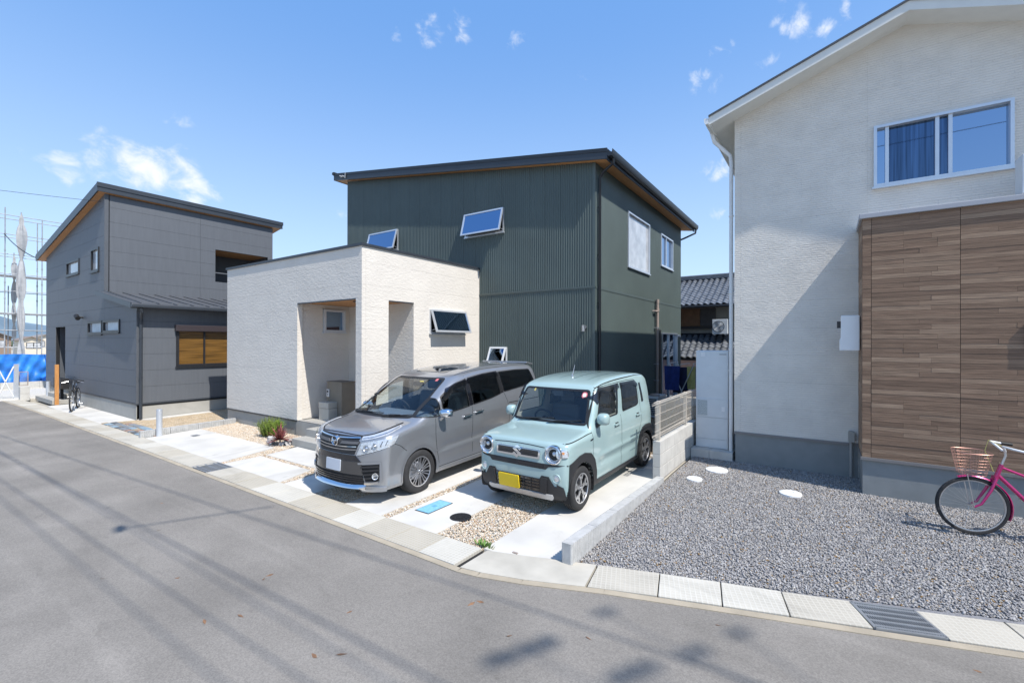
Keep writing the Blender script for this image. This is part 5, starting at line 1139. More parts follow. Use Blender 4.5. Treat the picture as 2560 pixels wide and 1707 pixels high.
m = MB(); m.tube([(-.035, ep.y-.034, .90),(.0, ep.y-.034, .832),(.035, ep.y-.034, .90)], .009, 6); m.tube([(-.055, ep.y-.034, .875),(.055, ep.y-.034, .875)], .007, 6); m.build('emblem_mark', CM['chrome'], e_, local=True)
Vn.patch('F', [(-.41,.70),(.41,.70),(.50,.62),(-.50,.62)], 'gloss_band', CM['gloss'], off=.016, step=.05)
Vn.patch('F', [(-.51,.615),(.51,.615),(.545,.43),(-.545,.43)], 'bumper_panel', mat('dark_bumper_panel', (.055,.052,.05), .3, coat=.6), off=.010, step=.06)
lg = Vn.patch('F', [(-.545,.425),(.545,.425),(.565,.305),(-.565,.305)], 'lower_grille', CM['gap'], off=.006, step=.06)
for z in (.335,.365,.395): Vn.line('F', [(-.555,z),(.555,z)], 'grille_slat', CM['gloss'], w=.012, off=.018, parent=lg)
m = MB(); nn_ = 28
for i in range(nn_+1):
    x = -.60+1.2*i/nn_; a, _n = Vn.rc('F', x, .30); e = 1-.75*max(0, abs(x)-.45)/.15; m.v += [(x, a.y-.006, .300), (x, a.y-.02, .296), (x, a.y-.022-.035*e, .268), (x, a.y-.026-.037*e, .248), (x, a.y-.02, .225)]
for i in range(nn_):
    for k in range(4): b = 5*i+k; m.f.append((b, b+1, b+6, b+5))
m.build('front_lip', CM['chrome'], vr, smooth=True, local=True, ang=50)
for fr in ('D', 'E'):
    u0 = .66*.60+.75*.10; Vn.patch(fr, [(u0-.045,.215),(u0+.30,.225),(u0+.30,.27),(u0-.01,.285)], 'bumper_fin', gun, off=.035, step=.05)
Vn.patch('F', [(-.165,.455),(.165,.455),(.165,.615),(-.165,.615)], 'number_plate', CM['plate'], off=.028, step=.06, rnd=.008, depth=-.015)
for fr in ('D', 'E'):
    u0 = .66*.60+.75*.10
    it = Vn.patch(fr, [(u0+.01,.34),(u0+.20,.355),(u0+.205,.585),(u0-.06,.565)], 'bumper_intake', CM['gap'], off=.004, step=.04)
    for k in range(4): Vn.line(fr, [(u0-.05+.018*k,.54-.052*k),(u0+.20,.555-.048*k)], 'intake_fin', CM['black'], w=.018, off=.018, parent=it)
    Vn.line(fr, [(u0-.09,.585),(u0+.225,.61),(u0+.228,.36),(u0+.215,.325),(u0+.02,.30)], 'intake_trim', gun, w=.026, off=.014, parent=it)
    Vn.line(fr, [(u0+.0,.312),(u0+.19,.335)], 'chrome_strip', CM['chrome'], w=.03, off=.02, parent=it)
    hp, hn = Vn.rc(fr, u0+.15, .42); m = MB(); m.lathe([(.045,.02),(.044,-.014),(.036,-.010),(.030,.004),(0,.008)], (0,0,0), 'y', 24)
    q = Vector((0,-1,0)).rotation_difference(hn); m.v = [tuple(q @ Vector(p)+hp+hn*.012) for p in m.v]; m.build('fog_lamp', CM['lamp'], vr, smooth=True, local=True)
    hl = Vn.patch(fr, [(.355,.69),(.50,.73),(.70,.785),(.885,.85),(.945,.955),(.80,.935),(.60,.90),(.43,.865)], 'headlight', CM['lamp'], off=.006, step=.035)
    for u, v, r_ in ((.50,.80,.047),(.62,.835,.036)):
        hp, hn = Vn.rc(fr, u, v); q = Vector((0,-1,0)).rotation_difference(hn); m = MB(); m.lathe([(r_,.01),(r_,-.012),(r_*.8,-.012),(r_*.62,-.004),(0,-.022)], (0,0,0), 'y', 24); m.v = [tuple(q @ Vector(p)+hp+hn*.010) for p in m.v]; m.build('projector', CM['steel'], hl, smooth=True, local=True)
    for u in (.57,.69,.76): Vn.line(fr, [(u,.775+.25*(u-.5)),(u+.035,.86+.18*(u-.5))], 'lamp_divider', CM['gap'], w=.008, off=.010, parent=hl)
    Vn.patch(fr, [(.355,.69),(.50,.73),(.70,.785),(.885,.85),(.945,.955),(.80,.935),(.60,.90),(.43,.865)], 'lens', CM['lens'], off=.026, step=.05, depth=0, parent=hl)
    up = Vn.patch(fr, [(.435,.905),(.55,.92),(.80,.975),(1.0,1.045),(.98,1.055),(.78,1.01),(.55,.965),(.45,.95)], 'position_lamp', CM['lamp'], off=.008, step=.035)
    Vn.line(fr, [(.455,.928),(.60,.948),(.80,.993),(.97,1.045)], 'light_guide', CM['steel'], w=.007, off=.014, parent=up)
    Vn.line(fr, [(.355,.687),(.50,.727),(.70,.782),(.885,.847),(.965,.80),(1.06,.70)], 'bumper_gap', CM['gap'], w=.007)
    Vn.line(fr, [(.44,.962),(.60,.985),(.80,1.03),(1.02,1.075)], 'bonnet_gap', CM['gap'], w=.009)
Vn.line('F', [(-.46,.962),(-.2,.972),(0,.975),(.2,.972),(.46,.962)], 'bonnet_gap', CM['gap'], w=.010)
for sg in (1, -1):
    mirror(Vn, sg*.855, 1.40, 1.15, sg, CM['chrome'], gun, CM['gloss'], (.12,.085,.075))
    for y in (WF, WR): wheel(vr, sg*.755, y, VR, .205, .222, sg, 'v', CM); well(vr, sg*.83, y, VR, sg, .365, CM['gap'], W=.36)
    Vn.line('T', [(sg*.62,1.98),(sg*.66,2.2),(sg*.665,3.2),(sg*.65,4.3)], 'roof_seam', CM['gap'], w=.008)
Vn.root.scale = (.925,.95,.95)
wiper(Vn, -.60, 1.115, -.12, 1.145, .60); wiper(Vn, .18, 1.115, .48, 1.14, .40)
sr = Vn.patch('T', [(-.36,2.02),(.36,2.02),(.36,2.42),(-.36,2.42)], 'sunroof', CM['gloss'], off=.006, rnd=.05)
rbox('dashboard', CM['dash'], vr, -.70,.70,.95,1.62,.80,1.10,.07); rbox('floor_pan', CM['gap'], vr, -.74,.74,.8,4.4,.22,.40,.02)
for x in (-.38, .38): seat(vr, x, 1.80, .60, .54, CM['seatf'], .66)
for x in (-.36, .36): seat(vr, x, 2.80, .60, .54, CM['seatf'], .66)
seat(vr, 0, 3.70, .60, 1.2, CM['seatf'], .6)
steering(vr, -.38, 1.72, 1.07, CM['gap'], .19)
m = MB(); m.box(-.12,.12,1.72,1.76,1.50,1.57); m.build('inner_mirror', CM['dark'], vr, local=True)
Vn.patch('F', [(.43,1.605),(.475,1.605),(.465,1.638),(.42,1.638)], 'inspection_sticker', CM['red'], off=.006, step=.02, depth=0)
Vn.patch('F', [(.14,1.585),(.22,1.585),(.215,1.60),(.135,1.60)], 'sticker', CM['palesticker'], off=.006, step=.02, depth=0)
tl = [Vn.patch('B', [(s_*.62,.95),(s_*.76,.95),(s_*.72,1.5),(s_*.62,1.5)], 'tail_light', CM['red'], off=.012, rnd=.02) for s_ in (-1, 1)]
Vn.finish(gun, CM['dark'])
# ------------------------------------------------------------------ boundary: block wall with mesh fence, ribbed edging
BW = thing('block_wall', 'grey concrete block wall under a beige mesh fence beside the green small car', 'wall', (-2.18, 8.3, 0))
for c in range(3):
    z0 = -.02 + .2*c; y = 7.095; first = True
    while y < 9.5:
        y1 = min(9.5, y + (.2 if (c % 2 and first) else .4)); first = False
        m = MB(); m.box(-2.235,-2.12,y+.003,y1-.003,z0+.003,z0+.197); m.build('concrete_block', M['block'], BW, bevel=.004); y = y1
m = MB(); m.box(-2.228,-2.127,7.10,9.498,-.15,.57); m.build('mortar_core', M['joint'], BW)
FE = thing('mesh_fence', 'beige welded wire mesh fence panel standing on the block wall', 'fence', (-2.18, 8.3, .58))
for y in (7.20, 8.83): m = MB(); m.box(-2.205,-2.155,y-.025,y+.025,.50,1.19); m.build('post', M['fencewire'], FE)
m = MB()
for k in range(49):
    y = 6.93 + .0525*k; xo = -2.145
    m.tube([(xo-.045,y,1.13),(xo-.05,y,1.165),(xo-.02,y,1.19),(xo+.015,y,1.17),(xo,y,1.12),(xo,y,.70),(xo+.012,y,.655),(xo-.02,y,.635),(xo-.045,y,.66),(xo-.045,y,.69)], .0032, 4, cap=False)
for z in (1.12,1.0,.87,.75,.69): m.tube([(-2.149,6.92,z),(-2.149,9.47,z)], .004, 4)
for x, z in ((-2.19,1.14),(-2.165,1.19),(-2.13,1.17),(-2.165,.635),(-2.19,.67)): m.tube([(x,6.92,z),(x,9.47,z)], .004, 4)
m.build('wire_mesh', M['fencewire'], FE, kind='stuff')
def edging(label, pts, z1, w, rib=.042):
    """low ribbed precast edging: flutes on its long faces, laid block by block"""
    t = thing('edging_block', label, 'kerb', (pts[0][0], pts[0][1], 0)); a, b = Vector(pts[0]), Vector(pts[1]); L = (b-a).length; d = (b-a)/L; nn = Vector((-d.y, d.x))
    s = 0
    while s < L-.01:
        e = min(L, s+.6); loop = []
        k = int((e-s)/rib)
        for i in range(k): u = s+.004+(e-s-.008)*i/k; du = (e-s-.008)/k; loop += [(u,-w/2+.013),(u+.3*du,-w/2),(u+.7*du,-w/2),(u+du,-w/2+.013)]
        loop = [loop[0]] + [q for q in loop[1:]]; back = [(u, -v) for u, v in reversed(loop)]; m = MB(); P = [a+d*u+nn*v for u, v in loop+back]
        n = len(P); b0 = len(m.v); m.v += [(p.x,p.y,gz(p.y)-.1) for p in P]+[(p.x,p.y,z1(p.y)) for p in P]
        for i in range(n): j = (i+1) % n; m.f.append((b0+i,b0+j,b0+n+j,b0+n+i))
        h = len(loop)
        for i in range(h-1): m.f.append((b0+n+i,b0+n+i+1,b0+n+2*h-2-i,b0+n+2*h-1-i))
        m.build('edging_segment', M['ribblock'], t); s = e
edging('low ribbed concrete edging between the driveway and the dark gravel yard', [(-2.105,4.0),(-2.115,7.09)], lambda y: .135-.028*(y-4.0), .115)
edging('low ribbed concrete edging left of the empty parking slab beside the bollard', [(-12.75,3.74),(-12.93,5.85)], lambda y: .075, .10)

# small covers let into the driveway
ML = thing('meter_lid', 'rectangular light blue meter lid with a dark frame in the driveway slab', 'meter lid', (-4.27,4.4,gz(4.4)))
def flatpiece(poly, z0, z1, name, mt, par): m = MB(); m.prism(poly, lambda u, v, d: (u, v, gz(v)+d), z0, z1); return m.build(name, mt, par, bevel=.002)
flatpiece([(-4.40,4.175),(-4.155,4.175),(-4.145,4.63),(-4.385,4.63)], -.02, .004, 'frame', M['darkframe'], ML)
flatpiece([(-4.387,4.19),(-4.168,4.19),(-4.158,4.615),(-4.373,4.615)], -.01, .008, 'lid', mat('blue_lid', (.20,.44,.60), .5, var=.12, vs=30), ML)
flatpiece([(-4.30,4.38),(-4.24,4.38),(-4.238,4.44),(-4.297,4.44)], .007, .0095, 'latch', mat('blue_latch', (.12,.32,.46), .5), ML)
MH = thing('manhole_cover', 'round black manhole cover at the corner of slab and beige gravel', 'manhole cover', (-3.755,4.335,gz(4.33)))
m = MB(); m.lathe([(.135,-.03),(.135,.002),(.125,.006),(.120,.003),(.0,.004)], (-3.755,4.335,gz(4.33)), 'z', 40); m.build('frame', M['black'], MH, smooth=True)
m = MB()
for k in range(12):
    a = k*math.pi/6
    for r0, r1 in ((.03,.06),(.075,.105)): m.hexa(lambda p, q, w: (-3.755+p*math.cos(a)-q*math.sin(a), 4.335+p*math.sin(a)+q*math.cos(a), gz(4.33)+w), r0, r1, -.008, .008, .002, .0075)
m.build('raised_pattern', M['black'], MH, kind='stuff')
FD = thing('floor_drain', 'small dark square drain in the empty parking slab', 'floor drain', (-12.0,4.56,gz(4.56)))
flatpiece([(-12.10,4.50),(-11.90,4.50),(-11.91,4.635),(-12.11,4.635)], -.02, .004, 'frame', M['darkframe'], FD)
for k in range(6): flatpiece([(-12.092+.03*k,4.51),(-12.074+.03*k,4.51),(-12.079+.03*k,4.625),(-12.097+.03*k,4.625)], .003, .006, 'slat', M['zinc'], FD)
for (x, y, r_), lb in (((-1.51,8.16,.17),'white round drain cap in the gravel nearest the foundation'),((-1.70,7.45,.115),'white round drain cap in the gravel beside the block wall'),((-.43,7.50,.14),'white round drain cap in the open middle of the dark gravel')):
    o = MB(); o.lathe([(r_,-.05),(r_,.006),(r_*.93,.014),(r_*.35,.018),(r_*.33,.010),(0,.010)], (x,y,gz(y)+.004), 'z', 28); tag(o.build('drain', M['whitepaint'], smooth=True), lb, 'drain cap', 'white drain caps in the gravel yard')
PC = thing('survey_marker', 'tiny brown boundary marker at the front of the driveway', 'marker', (-2.66,3.93,-.075))
m = MB(); m.box(-2.69,-2.63,3.915,3.94,-.09,-.068); m.build('plate', M['tan'], PC)
def bollard(label, x, y, r, h, z=None):
    z = gz(y) if z is None else z; t = thing('bollard', label, 'bollard', (x,y,z), group='aluminium bollards')
    m = MB(); m.lathe([(r,0),(r,h-.03),(r-.004,h-.028),(r-.004,h-.022),(r,h-.02),(r,h-.006),(r-.008,h),(0,h)], (x,y,z), 'z', 28); m.build('post', M['alu'], t, smooth=True)
bollard('tall silver bollard at the edge of the empty parking slab', -12.64, 4.08, .058, .62)
bollard('short silver bollard on the entrance platform of the charcoal house', -24.1, 4.30, .06, .66)

# ------------------------------------------------------------------ things along the passage
TK = thing('water_heater', 'tall pale grey water heater tank beside the white house', 'water heater', (-1.8,9.5,.13))
m = MB(); m.box(-2.075,-1.505,9.2,9.85,.14,1.95); m.build('tank', M['dullwhite'], TK, bevel=.012)
m = MB(); m.box(-2.07,-1.51,9.188,9.203,.14,.30); m.build('plinth_cover', M['dullwhite'], TK, bevel=.003)
m = MB(); m.box(-2.07,-1.51,9.188,9.203,.31,.70); m.build('lower_panel', M['dullwhite'], TK, bevel=.003)
m = MB(); m.box(-2.07,-1.51,9.188,9.203,.71,1.05); m.build('service_panel', M['dullwhite'], TK, bevel=.003)
m = MB(); m.box(-2.04,-1.87,9.183,9.19,.74,1.02); m.build('notice_label', mat('grey_label', (.42,.47,.48), .6, var=.3, vs=60), TK)
m = MB(); m.box(-1.62,-1.56,9.183,9.19,.83,.92); m.build('indicator_label', M['whitepaint'], TK)
m = MB(); m.box(-1.98,-1.91,9.192,9.202,1.84,1.92); m.build('top_label', M['whitepaint'], TK)
m = MB(); m.box(-1.66,-1.54,9.192,9.202,1.875,1.895); m.build('maker_strip', M['zinc'], TK)
PB = thing('tank_plinth', 'low grey concrete base under the water heater tank', 'concrete base', (-1.8,9.3,0))
for x0, x1 in ((-2.11,-1.79),(-1.785,-1.40)): m = MB(); m.box(x0,x1,8.945,9.95,-.1,.135); m.build('concrete_block', M['block'], PB, bevel=.004)
def ac_unit(label, x0, x1, y0, y1, z0, z1, face, stand=False):
    t = thing('air_conditioner', label, 'air conditioner', ((x0+x1)/2,(y0+y1)/2,z0)); m = MB(); m.box(x0,x1,y0,y1,z0+.04,z1); m.build('casing', M['dullwhite'], t, bevel=.01)
    m = MB(); m.box(x0+.05,x0+.12,y0,y1,z0,z0+.04); m.box(x1-.12,x1-.05,y0,y1,z0,z0+.04); m.build('feet', M['zinc'], t)
    if face == 'F':
        c = (x0+(x1-x0)*.40, y0, (z0+z1)/2+.02); r = (z1-z0)*.36; m = MB(); m.lathe([(r,.0),(r,-.012),(r-.012,-.012),(r-.012,.01),(0,.012)], c, 'y', 32); f = m.build('fan_opening', M['black'], t, smooth=True)
        for k in range(1, 5): m = MB(); m.lathe([(r*k/5-.005,-.012),(r*k/5,-.016),(r*k/5+.005,-.012)], c, 'y', 28); m.build('guard_ring', M['zinc'], f)
        m = MB()
        for k in range(4): a = k*math.pi/2+.4; m.hexa(lambda p, q, w: (c[0]+p*math.cos(a)-q*math.sin(a), c[1]-.004+w, c[2]+p*math.sin(a)+q*math.cos(a)), .02, r*.9, -.05, .05, 0, .004)
        m.build('fan_blade', M['zinc'], f, kind='stuff')
    else:
        for k in range(9): m = MB(); z = z0+.12+k*(z1-z0-.2)/8; m.box(x0+.03,x1-.03,y0-.008,y0-.001,z-.016,z+.012); m.build('grille_slat', M['black'], t)
    return t
ac_unit('grey air conditioner unit on the ground beside the fence', -4.20, -3.88, 12.75, 13.55, -.02, .60, 'S')
m = MB(); m.lathe([(.14,0),(.15,.03),(.10,.06),(0,.065)], (-4.02,12.95,.601), 'z', 16); tag(m.build('flat_stone', M['tan'], smooth=True), 'flat brown lump lying on top of the grey air conditioner', 'stone')
ac_unit('grey air conditioner unit on the balcony above the wood look block', 1.99, 2.75, yB+.22, yB+.5, bt+.09, bt+.62, 'F')
# folding laundry rack with washing
LR = thing('laundry_rack', 'folding X shaped laundry rack with drying clothes behind the mesh fence', 'laundry rack', (-3.2,13.2,0))
for y in (13.1, 13.9):
    for a, b in (((-3.66,1.52),(-3.0,.0)),((-3.0,1.52),(-3.66,.0))): m = MB(); m.tube([(a[0],y,a[1]),(b[0],y,b[1])], .014, 8); m.build('leg', M['alu'], LR)
for x in (-3.66,-3.33,-3.0): m = MB(); m.tube([(x,13.0,1.53 if x != -3.33 else 1.50),(x,14.0,1.53 if x != -3.33 else 1.50)], .012, 8); m.build('rail', M['alu'], LR)
def cloth(name, label, x, w, y0, z0, z1, colr, cat):
    m = MB(); n, k = 10, 8; rg = random.Random(name+label)
    ph = rg.uniform(0, 6)
    for s_ in (0, 1):
        for i in range(n+1):
            for j in range(k+1): u, v = i/n, j/k; m.v.append((x+(u-.5)*w*(1+.1*v*math.sin(ph)), y0+.025*math.sin(u*9+ph+v*2)*(.3+v)+s_*.012, z1-(z1-z0)*v))
    for s_ in (0, 1):
        b = s_*(n+1)*(k+1)
        for i in range(n):
            for j in range(k): q = b+i*(k+1)+j; m.f.append((q,q+1,q+k+2,q+k+1))
    o = m.build(name, mat(name+'_fabric', colr, .9, var=.15, vs=10), smooth=True); return tag(o, label, cat, None)
cloth('hanging_jacket', 'dark blue jacket hanging at the near end of the laundry rack', -3.58, .42, 13.05, .78, 1.45, (.012,.03,.16), 'jacket')
cloth('hanging_jacket', 'navy jacket hanging just behind the dark blue one', -3.40, .38, 13.25, .70, 1.42, (.01,.014,.05), 'jacket')
cloth('hanging_towel', 'pale yellow towel hanging on the right of the laundry rack', -3.10, .22, 13.2, .82, 1.44, (.42,.40,.16), 'towel')
cloth('hanging_towel', 'grey towel hanging at the far right of the laundry rack', -2.92, .18, 13.3, .85, 1.46, (.25,.27,.31), 'towel')

# ------------------------------------------------------------------ plants by the annex
def leafmat(name, c, v=.25): return mat(name, c, .6, var=v, vs=25, spec=.3)
ROS = thing('rosemary_bush', 'bright green rosemary bush growing against the grey foundation of the annex', 'shrub', (-10.5,5.5,-.04))
m = MB(); rg = random.Random(3); lf = MB()
for i in range(300):
    a = rg.uniform(0, 6.28); r0 = rg.uniform(0,.25); lean = rg.uniform(.02,.72); h = rg.uniform(.24,.46)*(1-.2*lean)
    p = Vector((-10.50+r0*math.cos(a), 5.50+.6*r0*math.sin(a), gz(5.5))); d = Vector((math.cos(a)*lean, math.sin(a)*lean*.7, 1)).normalized(); cv = rg.uniform(-.1,.12)
    st = [p + d*h*t + Vector((cv*t*t, 0, 0)) for t in (0,.35,.7,1)]; m.tube(st, [.004,.003,.003,.002], 3)
    for k in range(26):
        t = .12+.88*k/26; q = p+d*h*t+Vector((cv*t*t,0,0)); b = rg.uniform(0,6.28); e = Vector((math.cos(b),math.sin(b),.9)).normalized()*rg.uniform(.016,.030); s_ = e.cross(d).normalized()*.0042
        lf.quad(q-s_, q+s_, q+e*.98+s_*.5, q+e)
m.build('stem', leafmat('rosemary_stem', (.16,.17,.05)), ROS, recalc=False); lf.build('foliage', leafmat('rosemary_leaf', (.23,.34,.05), .4), ROS, kind='stuff', recalc=False)
FERN = thing('wispy_shrub', 'feathery light green shrub arching behind the rosemary bush', 'shrub', (-10.28,5.62,-.04)); lf = MB(); st = MB(); rg = random.Random(5)
for i in range(46):
    a = rg.uniform(-1.2,1.4); h = rg.uniform(.30,.52); le = rg.uniform(.1,.42); p = Vector((-10.28+rg.uniform(-.08,.08),5.62,gz(5.6)))
    pts = [p+Vector((math.sin(a)*le*t*t, -.2*le*t, h*(t-.22*t**3))) for t in (0,.25,.5,.75,1)]; st.tube(pts, .0025, 3)
    for k in range(40):
        t = .25+.75*k/40; q = p+Vector((math.sin(a)*le*t*t, -.2*le*t, h*(t-.22*t**3))); b = rg.uniform(0,6.28); e = Vector((math.cos(b),math.sin(b)*.6,.25))*rg.uniform(.015,.035); s_ = Vector((0,.002,.003)); lf.quad(q-s_, q+s_, q+e)
st.build('stem', leafmat('shrub_stem', (.20,.20,.06)), FERN, recalc=False); lf.build('foliage', leafmat('shrub_leaf', (.27,.42,.05), .3), FERN, kind='stuff', recalc=False)
CO = thing('cordyline', 'spiky red brown cordyline plant beside the concrete steps', 'plant', (-9.45,5.16,-.05)); rg = random.Random(8); green = leafmat('cordyline_leaf', (.20,.065,.06), .5)
for i in range(62):
    a = i*2.4; el_ = R(3+78*rg.random()**1.15); L = rg.uniform(.28,.44)*(1.05-.25*math.cos(el_)); p = Vector((-9.45+.012*math.cos(a),5.16+.012*math.sin(a),gz(5.2)+.10)); d = Vector((math.cos(a)*math.cos(el_),math.sin(a)*math.cos(el_),math.sin(el_))); s_ = Vector((-math.sin(a),math.cos(a),0)); m = MB(); prev = None; n = 6
    for k in range(n+1): t = k/n; q = p+d*L*t-Vector((0,0,.16*L*t*t*math.cos(el_)*1.6)); w_ = .030*(1-t)**.6*(.55+1.6*t*(1-t))+.0008; m.v += [tuple(q-s_*w_), tuple(q+Vector((0,0,-.004))), tuple(q+s_*w_)]
    for k in range(n): b = 3*k; m.f += [(b,b+1,b+4,b+3),(b+1,b+2,b+5,b+4)]
    m.build('leaf', green, CO, smooth=True, recalc=False)
m = MB(); m.tube([(-9.45,5.16,-.06),(-9.45,5.16,.08)], [.02,.014], 8); m.build('stem', M['tan'], CO)
rg = random.Random(9); stone = mat('pale_garden_stone', (.46,.45,.44), .85, var=.35, vs=14, bump=.6, bs=40)
for i, (x, y, s_, lb) in enumerate(((-9.95,5.28,.085,'pale angular garden stone left of the cordyline'),(-9.80,5.13,.07,'pale angular garden stone in front of the rosemary bush'),(-9.32,5.30,.10,'largest pale garden stone between cordyline and steps'),(-9.38,5.16,.06,'small pale garden stone at the front corner of the steps'),(-9.68,5.10,.055,'smallest pale garden stone in front of the cordyline'),(-10.15,5.32,.06,'pale garden stone under the left of the rosemary bush'))):
    bm = bmesh.new(); bmesh.ops.create_icosphere(bm, subdivisions=2, radius=s_)
    for v in bm.verts: v.co *= 1+.28*math.sin(v.co.x*60+i*2)*math.cos(v.co.y*50+i)+rg.uniform(-.1,.1); v.co.z *= .75
    me = bpy.data.meshes.new('garden_stone'); bm.to_mesh(me); bm.free(); me.materials.append(stone); o = bpy.data.objects.new('garden_stone', me); COL.objects.link(o); o.location = (x,y,gz(y)+s_*.35); o.rotation_euler = (0,0,i); tag(o, lb, 'stone', 'pale stones round the plants')
WD_ = MB(); rg = random.Random(2)
for i in range(70):
    a, r0, h = rg.uniform(0,6.28), rg.uniform(0,.10)*1.0, rg.uniform(.02,.06); p = Vector((-3.02+r0*math.cos(a)*1.2, 3.88+.4*r0*math.sin(a), -.08)); e = Vector((math.cos(a)*.03, math.sin(a)*.03, h)); s_ = Vector((-math.sin(a),math.cos(a),0))*.006; WD_.quad(p-s_, p+e*.6-s_*1.4, p+e, p+e*.6+s_*1.4, p+s_)
tag(WD_.build('weed', leafmat('weed_leaf', (.12,.22,.05)), recalc=False), 'small green weed at the front edge of the beige gravel', 'weed')

# ------------------------------------------------------------------ bicycles
def bike(name, label, loc, rot, colr, dark, basket=True, steer=0., r=.315, wb=1.05):
    t = thing(name, label, 'bicycle', loc, rot); fm = mat(name+'_frame', colr, .25, metal=.3, coat=.8); Ti = CM['tyre']; ch = M['steel']
    bl = dict(local=True, smooth=True)
    def whl(y):
        m = MB(); m.lathe([(r-.034,-.010),(r-.030,-.017),(r-.012,-.019),(r,-.008),(r,.008),(r-.012,.019),(r-.030,.017),(r-.034,.010)], (0,y,r), 'x', 56); w = m.build('wheel', Ti, t, **bl)
        m = MB(); m.lathe([(r-.045,-.008),(r-.034,-.011),(r-.030,-.010),(r-.030,.010),(r-.034,.011),(r-.045,.008),(r-.045,-.008)], (0,y,r), 'x', 48); m.build('rim', ch, w, **bl)
        m = MB(); m.tube([(-.045,y,r),(.045,y,r)], .017, 10); m.build('hub', ch, w, **bl)
        m = MB()
        for k in range(28): a = 2*math.pi*k/28; b = a+(.5 if k % 2 else -.5); s_ = .03 if (k//2) % 2 else -.03; m.tube([(s_,y+.018*math.cos(b),r+.018*math.sin(b)),(0,y+(r-.045)*math.cos(a),r+(r-.045)*math.sin(a))], .0012, 3, cap=False)
        m.build('spokes', ch, w, local=True, kind='stuff'); return w
    whl(0); whl(wb)
    hx = (0,.20,r+.34); hx2 = (0,.245,r+.48); bb = (0,.56,r-.03)
    m = MB(); m.tube([hx,hx2], .021, 12); m.build('head_tube', fm, t, **bl)
    for a, b, r_, nm in (((0,.205,r+.37),bb,.020,'down_tube'),((0,.235,r+.45),(0,.66,r+.28),.014,'top_tube'),(bb,(0,.74,r+.42),.016,'seat_tube')): m = MB(); m.tube([a,b], r_, 12); m.build(nm, fm, t, **bl)
    for s_ in (-1,1): m = MB(); m.tube([(s_*.02,.56,r-.03),(s_*.055,wb,r)], .010, 8); m.build('chain_stay', fm, t, **bl); m = MB(); m.tube([(s_*.02,.70,r+.35),(s_*.055,wb,r)], .008, 8); m.build('seat_stay', fm, t, **bl)
    for s_ in (-1,1): m = MB(); m.tube([(s_*.03,.19,r+.33),(s_*.05,.14,r+.20),(s_*.055,.06,r+.04),(s_*.055,0,r)], [.016,.015,.012,.010], 10); m.build('fork_blade', fm, t, **bl)
    m = MB(); m.tube([(-.04,.19,r+.335),(.04,.19,r+.335)], .017, 10); m.build('fork_crown', fm, t, **bl)
    m = MB()
    for k in range(15):
        a = R(128-k*10.5) if False else None
    for c, a0, a1, nm in ((0,-22,112,'front_mudguard'),(wb,15,165,'rear_mudguard')):
        m = MB(); n = 22; rr = r+.022
        for k in range(n+1):
            an = R(a0+(a1-a0)*k/n); yy = c+(rr*math.cos(an) if c == 0 else -rr*math.cos(R(180)-an)); zz_ = r+rr*math.sin(an)
            if c: yy = c-rr*math.cos(an)*-1
            for xx, dz in ((-.024,-.010),(-.014,0),(.014,0),(.024,-.010)): m.v.append((xx, yy+dz*math.cos(an), zz_+dz*math.sin(an)))
        for k in range(n):
            for j in range(3): b = 4*k+j; m.f.append((b,b+1,b+5,b+4))
        if not dark: m.build(nm, fm, t, **bl)
    m = MB(); m.tube([hx2,(0,.275,r+.58),(0,.27,r+.63)], .012, 10); m.build('stem', ch, t, **bl)
    m = MB(); hb = [(-.27,.44,r+.66),(-.26,.34,r+.67),(-.22,.24,r+.69),(-.10,.215,r+.69),(-.03,.26,r+.63),(.03,.26,r+.63),(.10,.215,r+.69),(.22,.24,r+.69),(.26,.34,r+.67),(.27,.44,r+.66)] if not dark else [(-.25,.20,r+.60),(-.1,.24,r+.62),(0,.27,r+.62),(.1,.24,r+.62),(.25,.20,r+.60)]
    m.tube(hb, .0115, 10); h = m.build('handlebar', M['whitepaint'] if not dark else M['black'], t, **bl)
    for s_ in (0,-1):
        a, b = Vector(hb[s_]), Vector(hb[1 if s_ == 0 else -2]); m = MB(); m.tube([a, a+(b-a)*.95], .017, 10); m.build('grip', M['black'], h, **bl)
        m = MB(); m.tube([b+Vector((0,-.02,-.02)), a+Vector((0,-.03,-.05))], .006, 6); m.build('brake_lever', ch, h, **bl)
    m = MB(); m.tube([(.05,.24,r+.68),(.04,.12,r+.74),(.02,.10,r+.62),(.02,.17,r+.40)], .004, 5); m.build('brake_cable', mat(name+'_cable', (.55,.50,.16) if not dark else (.02,.02,.02), .5), t, **bl)
    m = MB(); m.tube([(0,.74,r+.42),(0,.765,r+.50)], .013, 8); m.build('seat_post', ch, t, **bl)
    m = MB(); m.lathe([(0,-.14),(.03,-.12),(.05,-.02),(.10,.08),(.09,.12),(0,.13)], (0,0,0), 'y', 16); m.v = [(p[0],p[1]+.78,p[2]*.4+r+.53) for p in m.v]; m.build('saddle', M['black'], t, **bl)
    m = MB(); m.lathe([(.09,-.004),(.095,0),(.09,.004)], (.05,.56,r-.03), 'x', 24); m.tube([(.05,.56,r-.03),(.07,.66,r-.15)], .010, 6); m.tube([(-.05,.56,r-.03),(-.07,.46,r+.09)], .010, 6); m.tube([(.07,.66,r-.15),(.16,.66,r-.15)], .014, 6); m.tube([(-.07,.46,r+.09),(-.16,.46,r+.09)], .014, 6); m.build('crank', ch, t, **bl)
    m = MB(); m.tube([(.07,wb-.05,r-.02),(.18,wb-.02,0.01)] if dark else [(.06,wb,r),(.10,wb+.10,.01)], .009, 6); m.build('kick_stand', ch, t, **bl)
